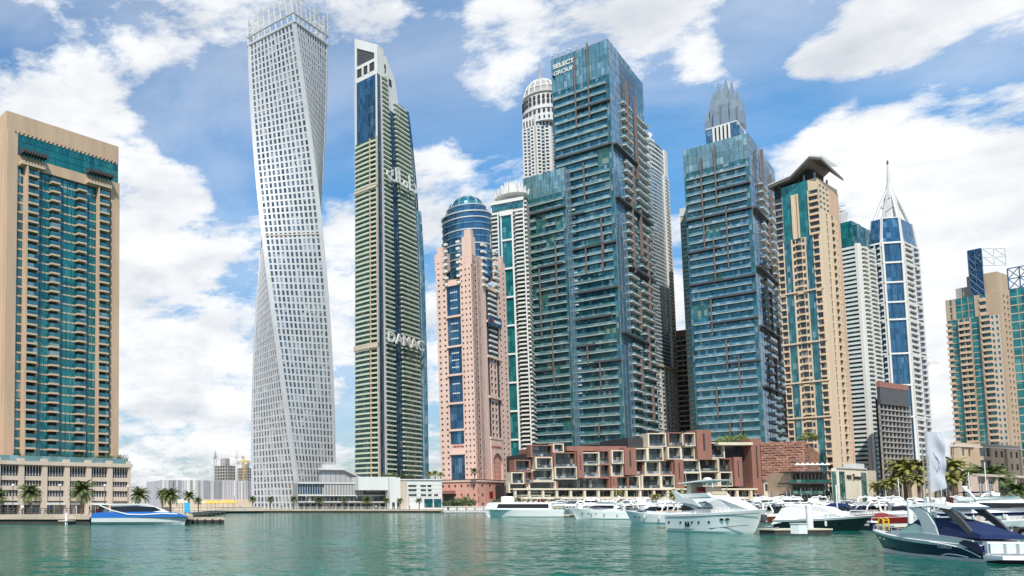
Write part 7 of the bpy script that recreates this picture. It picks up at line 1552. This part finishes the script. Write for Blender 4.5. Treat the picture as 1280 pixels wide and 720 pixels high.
for j in range(nz):
    for i in range(nx): a = j*(nx+1)+i; fs.append((a, a+1, a+nx+2, a+nx+1)); fs.append((S_+a, S_+a+nx+1, S_+a+nx+2, S_+a+1))
for j in range(nz): a = j*(nx+1); fs.append((a, a+nx+1, S_+a+nx+1, S_+a)); a += nx; fs.append((a, S_+a, S_+a+nx+1, a+nx+1))
mb.add(vs, fs, 'bannercloth'); cl = mb.build('cloth', e, smooth=True)
for (pts_, w) in (([(.30, .66), (.40, .58), (.52, .53), (.60, .47), (.56, .40), (.44, .34)], .035), ([(.44, .60), (.56, .55), (.68, .48), (.70, .41), (.60, .34)], .02), ([(.30, .44), (.36, .38), (.46, .30)], .02)):
    mb = MB('navy')
    for a, b in zip(pts_[:-1], pts_[1:]):
        for q in range(4):
            u0, v0 = a[0]+(b[0]-a[0])*q/4, a[1]+(b[1]-a[1])*q/4; u1, v1 = a[0]+(b[0]-a[0])*(q+1)/4, a[1]+(b[1]-a[1])*(q+1)/4
            mb.add([bp_(u0, v0-w*.4, -.02), bp_(u1, v1-w*.4, -.02), bp_(u1, v1+w*.25, -.02), bp_(u0, v0+w*.25, -.02)], [(0, 1, 2, 3)], 'navy')
    mb.build('wave_mark', e)
# slim masts
for (px, row, yt, l) in ((1236, 650, 578, 'thin white sail mast beside the palms at the right'), (1126, 648, 598, 'thin mast among the boats left of the white banner'), (1215, 650, 590, 'raked pale mast among the boats before the arcade')):
    p = wl(px, row); e = empty('boat_mast', (p.x, p.y, 0), 0, l, 'mast'); mb = MB('gel'); mb.tube([(0, 0, .8), (0, 0, Zt(yt, p.y))], .07, 6); mb.build('pole', e)
    mb = MB('gel'); mb.tube([(0, 0, 1.8), (-2.4, 0, 1.7)], .06, 6); mb.build('boom', e); mb = MB('steel'); mb.tube([(0, 0, Zt(yt, p.y)), (-2.8, 0, 1.2)], .015, 3); mb.build('stay', e); mb = MB('gel'); mb.box(-3, 1.5, -.7, .7, -.2, .8, 'gel'); mb.build('hull_float', e)

# --- the packed marina rows
protos = [('white flybridge yacht', flybridge(13, 4.2, 1.8)), ('white flybridge yacht with a blue bimini', flybridge(12, 4.0, 1.7, 'bluecanvas')), ('cream topped flybridge yacht', flybridge(11, 3.8, 1.6, 'cream')), ('white cruiser', cruiser(10, 3.3, 1.35)),
    ('white cruiser with blue canvas', cruiser(9.5, 3.2, 1.3, 'bluecanvas')), ('white cruiser with white canvas', cruiser(9, 3.2, 1.3, 'whitecanvas')), ('red covered speedboat', speedboat(7, 2.4, 1.0, 'gel', 'redcanvas')), ('small open speedboat', speedboat(6.5, 2.3, .9)),
    ('hard top cruiser', cruiser(11, 3.6, 1.5, None, hard=True)), ('dark hulled cruiser', cruiser(10, 3.3, 1.4, 'whitecanvas', 'navy'))]
first = [True]*len(protos); rnd = random.Random(33)
def zone(px, row):
    if px < 735: return 'behind the passenger ferry'
    if px < 800: return 'before the terraced block middle'
    if px < 850: return 'before the terraced block right half'
    if px < 945: return 'beyond the large white yacht'
    if px < 1000: return 'below the copper box'
    if px < 1048: return 'below the restaurant balconies'
    if px < 1098: return 'below the cream pier building'
    if px < 1160: return 'below the yellow green palms'
    if px < 1215: return 'below the white banner'
    return 'before the pink arcade'
from collections import defaultdict
rows_ = [(641.8, 645, 1150, 8.5, (1, 2, 0, 0, 8)), (643.0, 690, 1190, 9.5, (3, 4, 0, 1, 8, 2)), (644.4, 700, 1215, 11, (3, 5, 0, 8, 6, 1, 9)), (646.3, 735, 1255, 13, (3, 5, 4, 0, 9, 8, 7, 6, 0)), (648.6, 790, 1275, 15, (3, 5, 8, 4, 7, 0)), (651.5, 960, 1180, 20, (3, 5, 4, 8))]
placed = []
cnt = defaultdict(int)
for (row, xa, xb, st, ks) in rows_:
    px = xa+rnd.uniform(0, 8)
    while px < xb:
        k = rnd.choice(ks); ang = rnd.choice((-90, 90))+rnd.uniform(-14, 14)-18; r_ = row+rnd.uniform(-.5, .5)
        band = 'farthest row' if row < 642.5 else 'second farthest row' if row < 643.5 else 'third farthest row' if row < 645 else 'middle row' if row < 647.5 else 'second nearest row' if row < 650 else 'nearest row'
        lb = protos[k][0]+' '+zone(px, row)+', '+band; cnt[lb] += 1
        o = put(protos[k][1], px, r_, ang, lb, 'yacht' if k < 3 else 'boat', 'small boats packed in the marina', first=first[k]); first[k] = False; placed.append(o)
        px += st*rnd.uniform(.8, 1.25)
for (nme, pb), f in zip(protos, first):
    if f:
        for c in list(pb.root.children): bpy.data.objects.remove(c)
        bpy.data.objects.remove(pb.root)
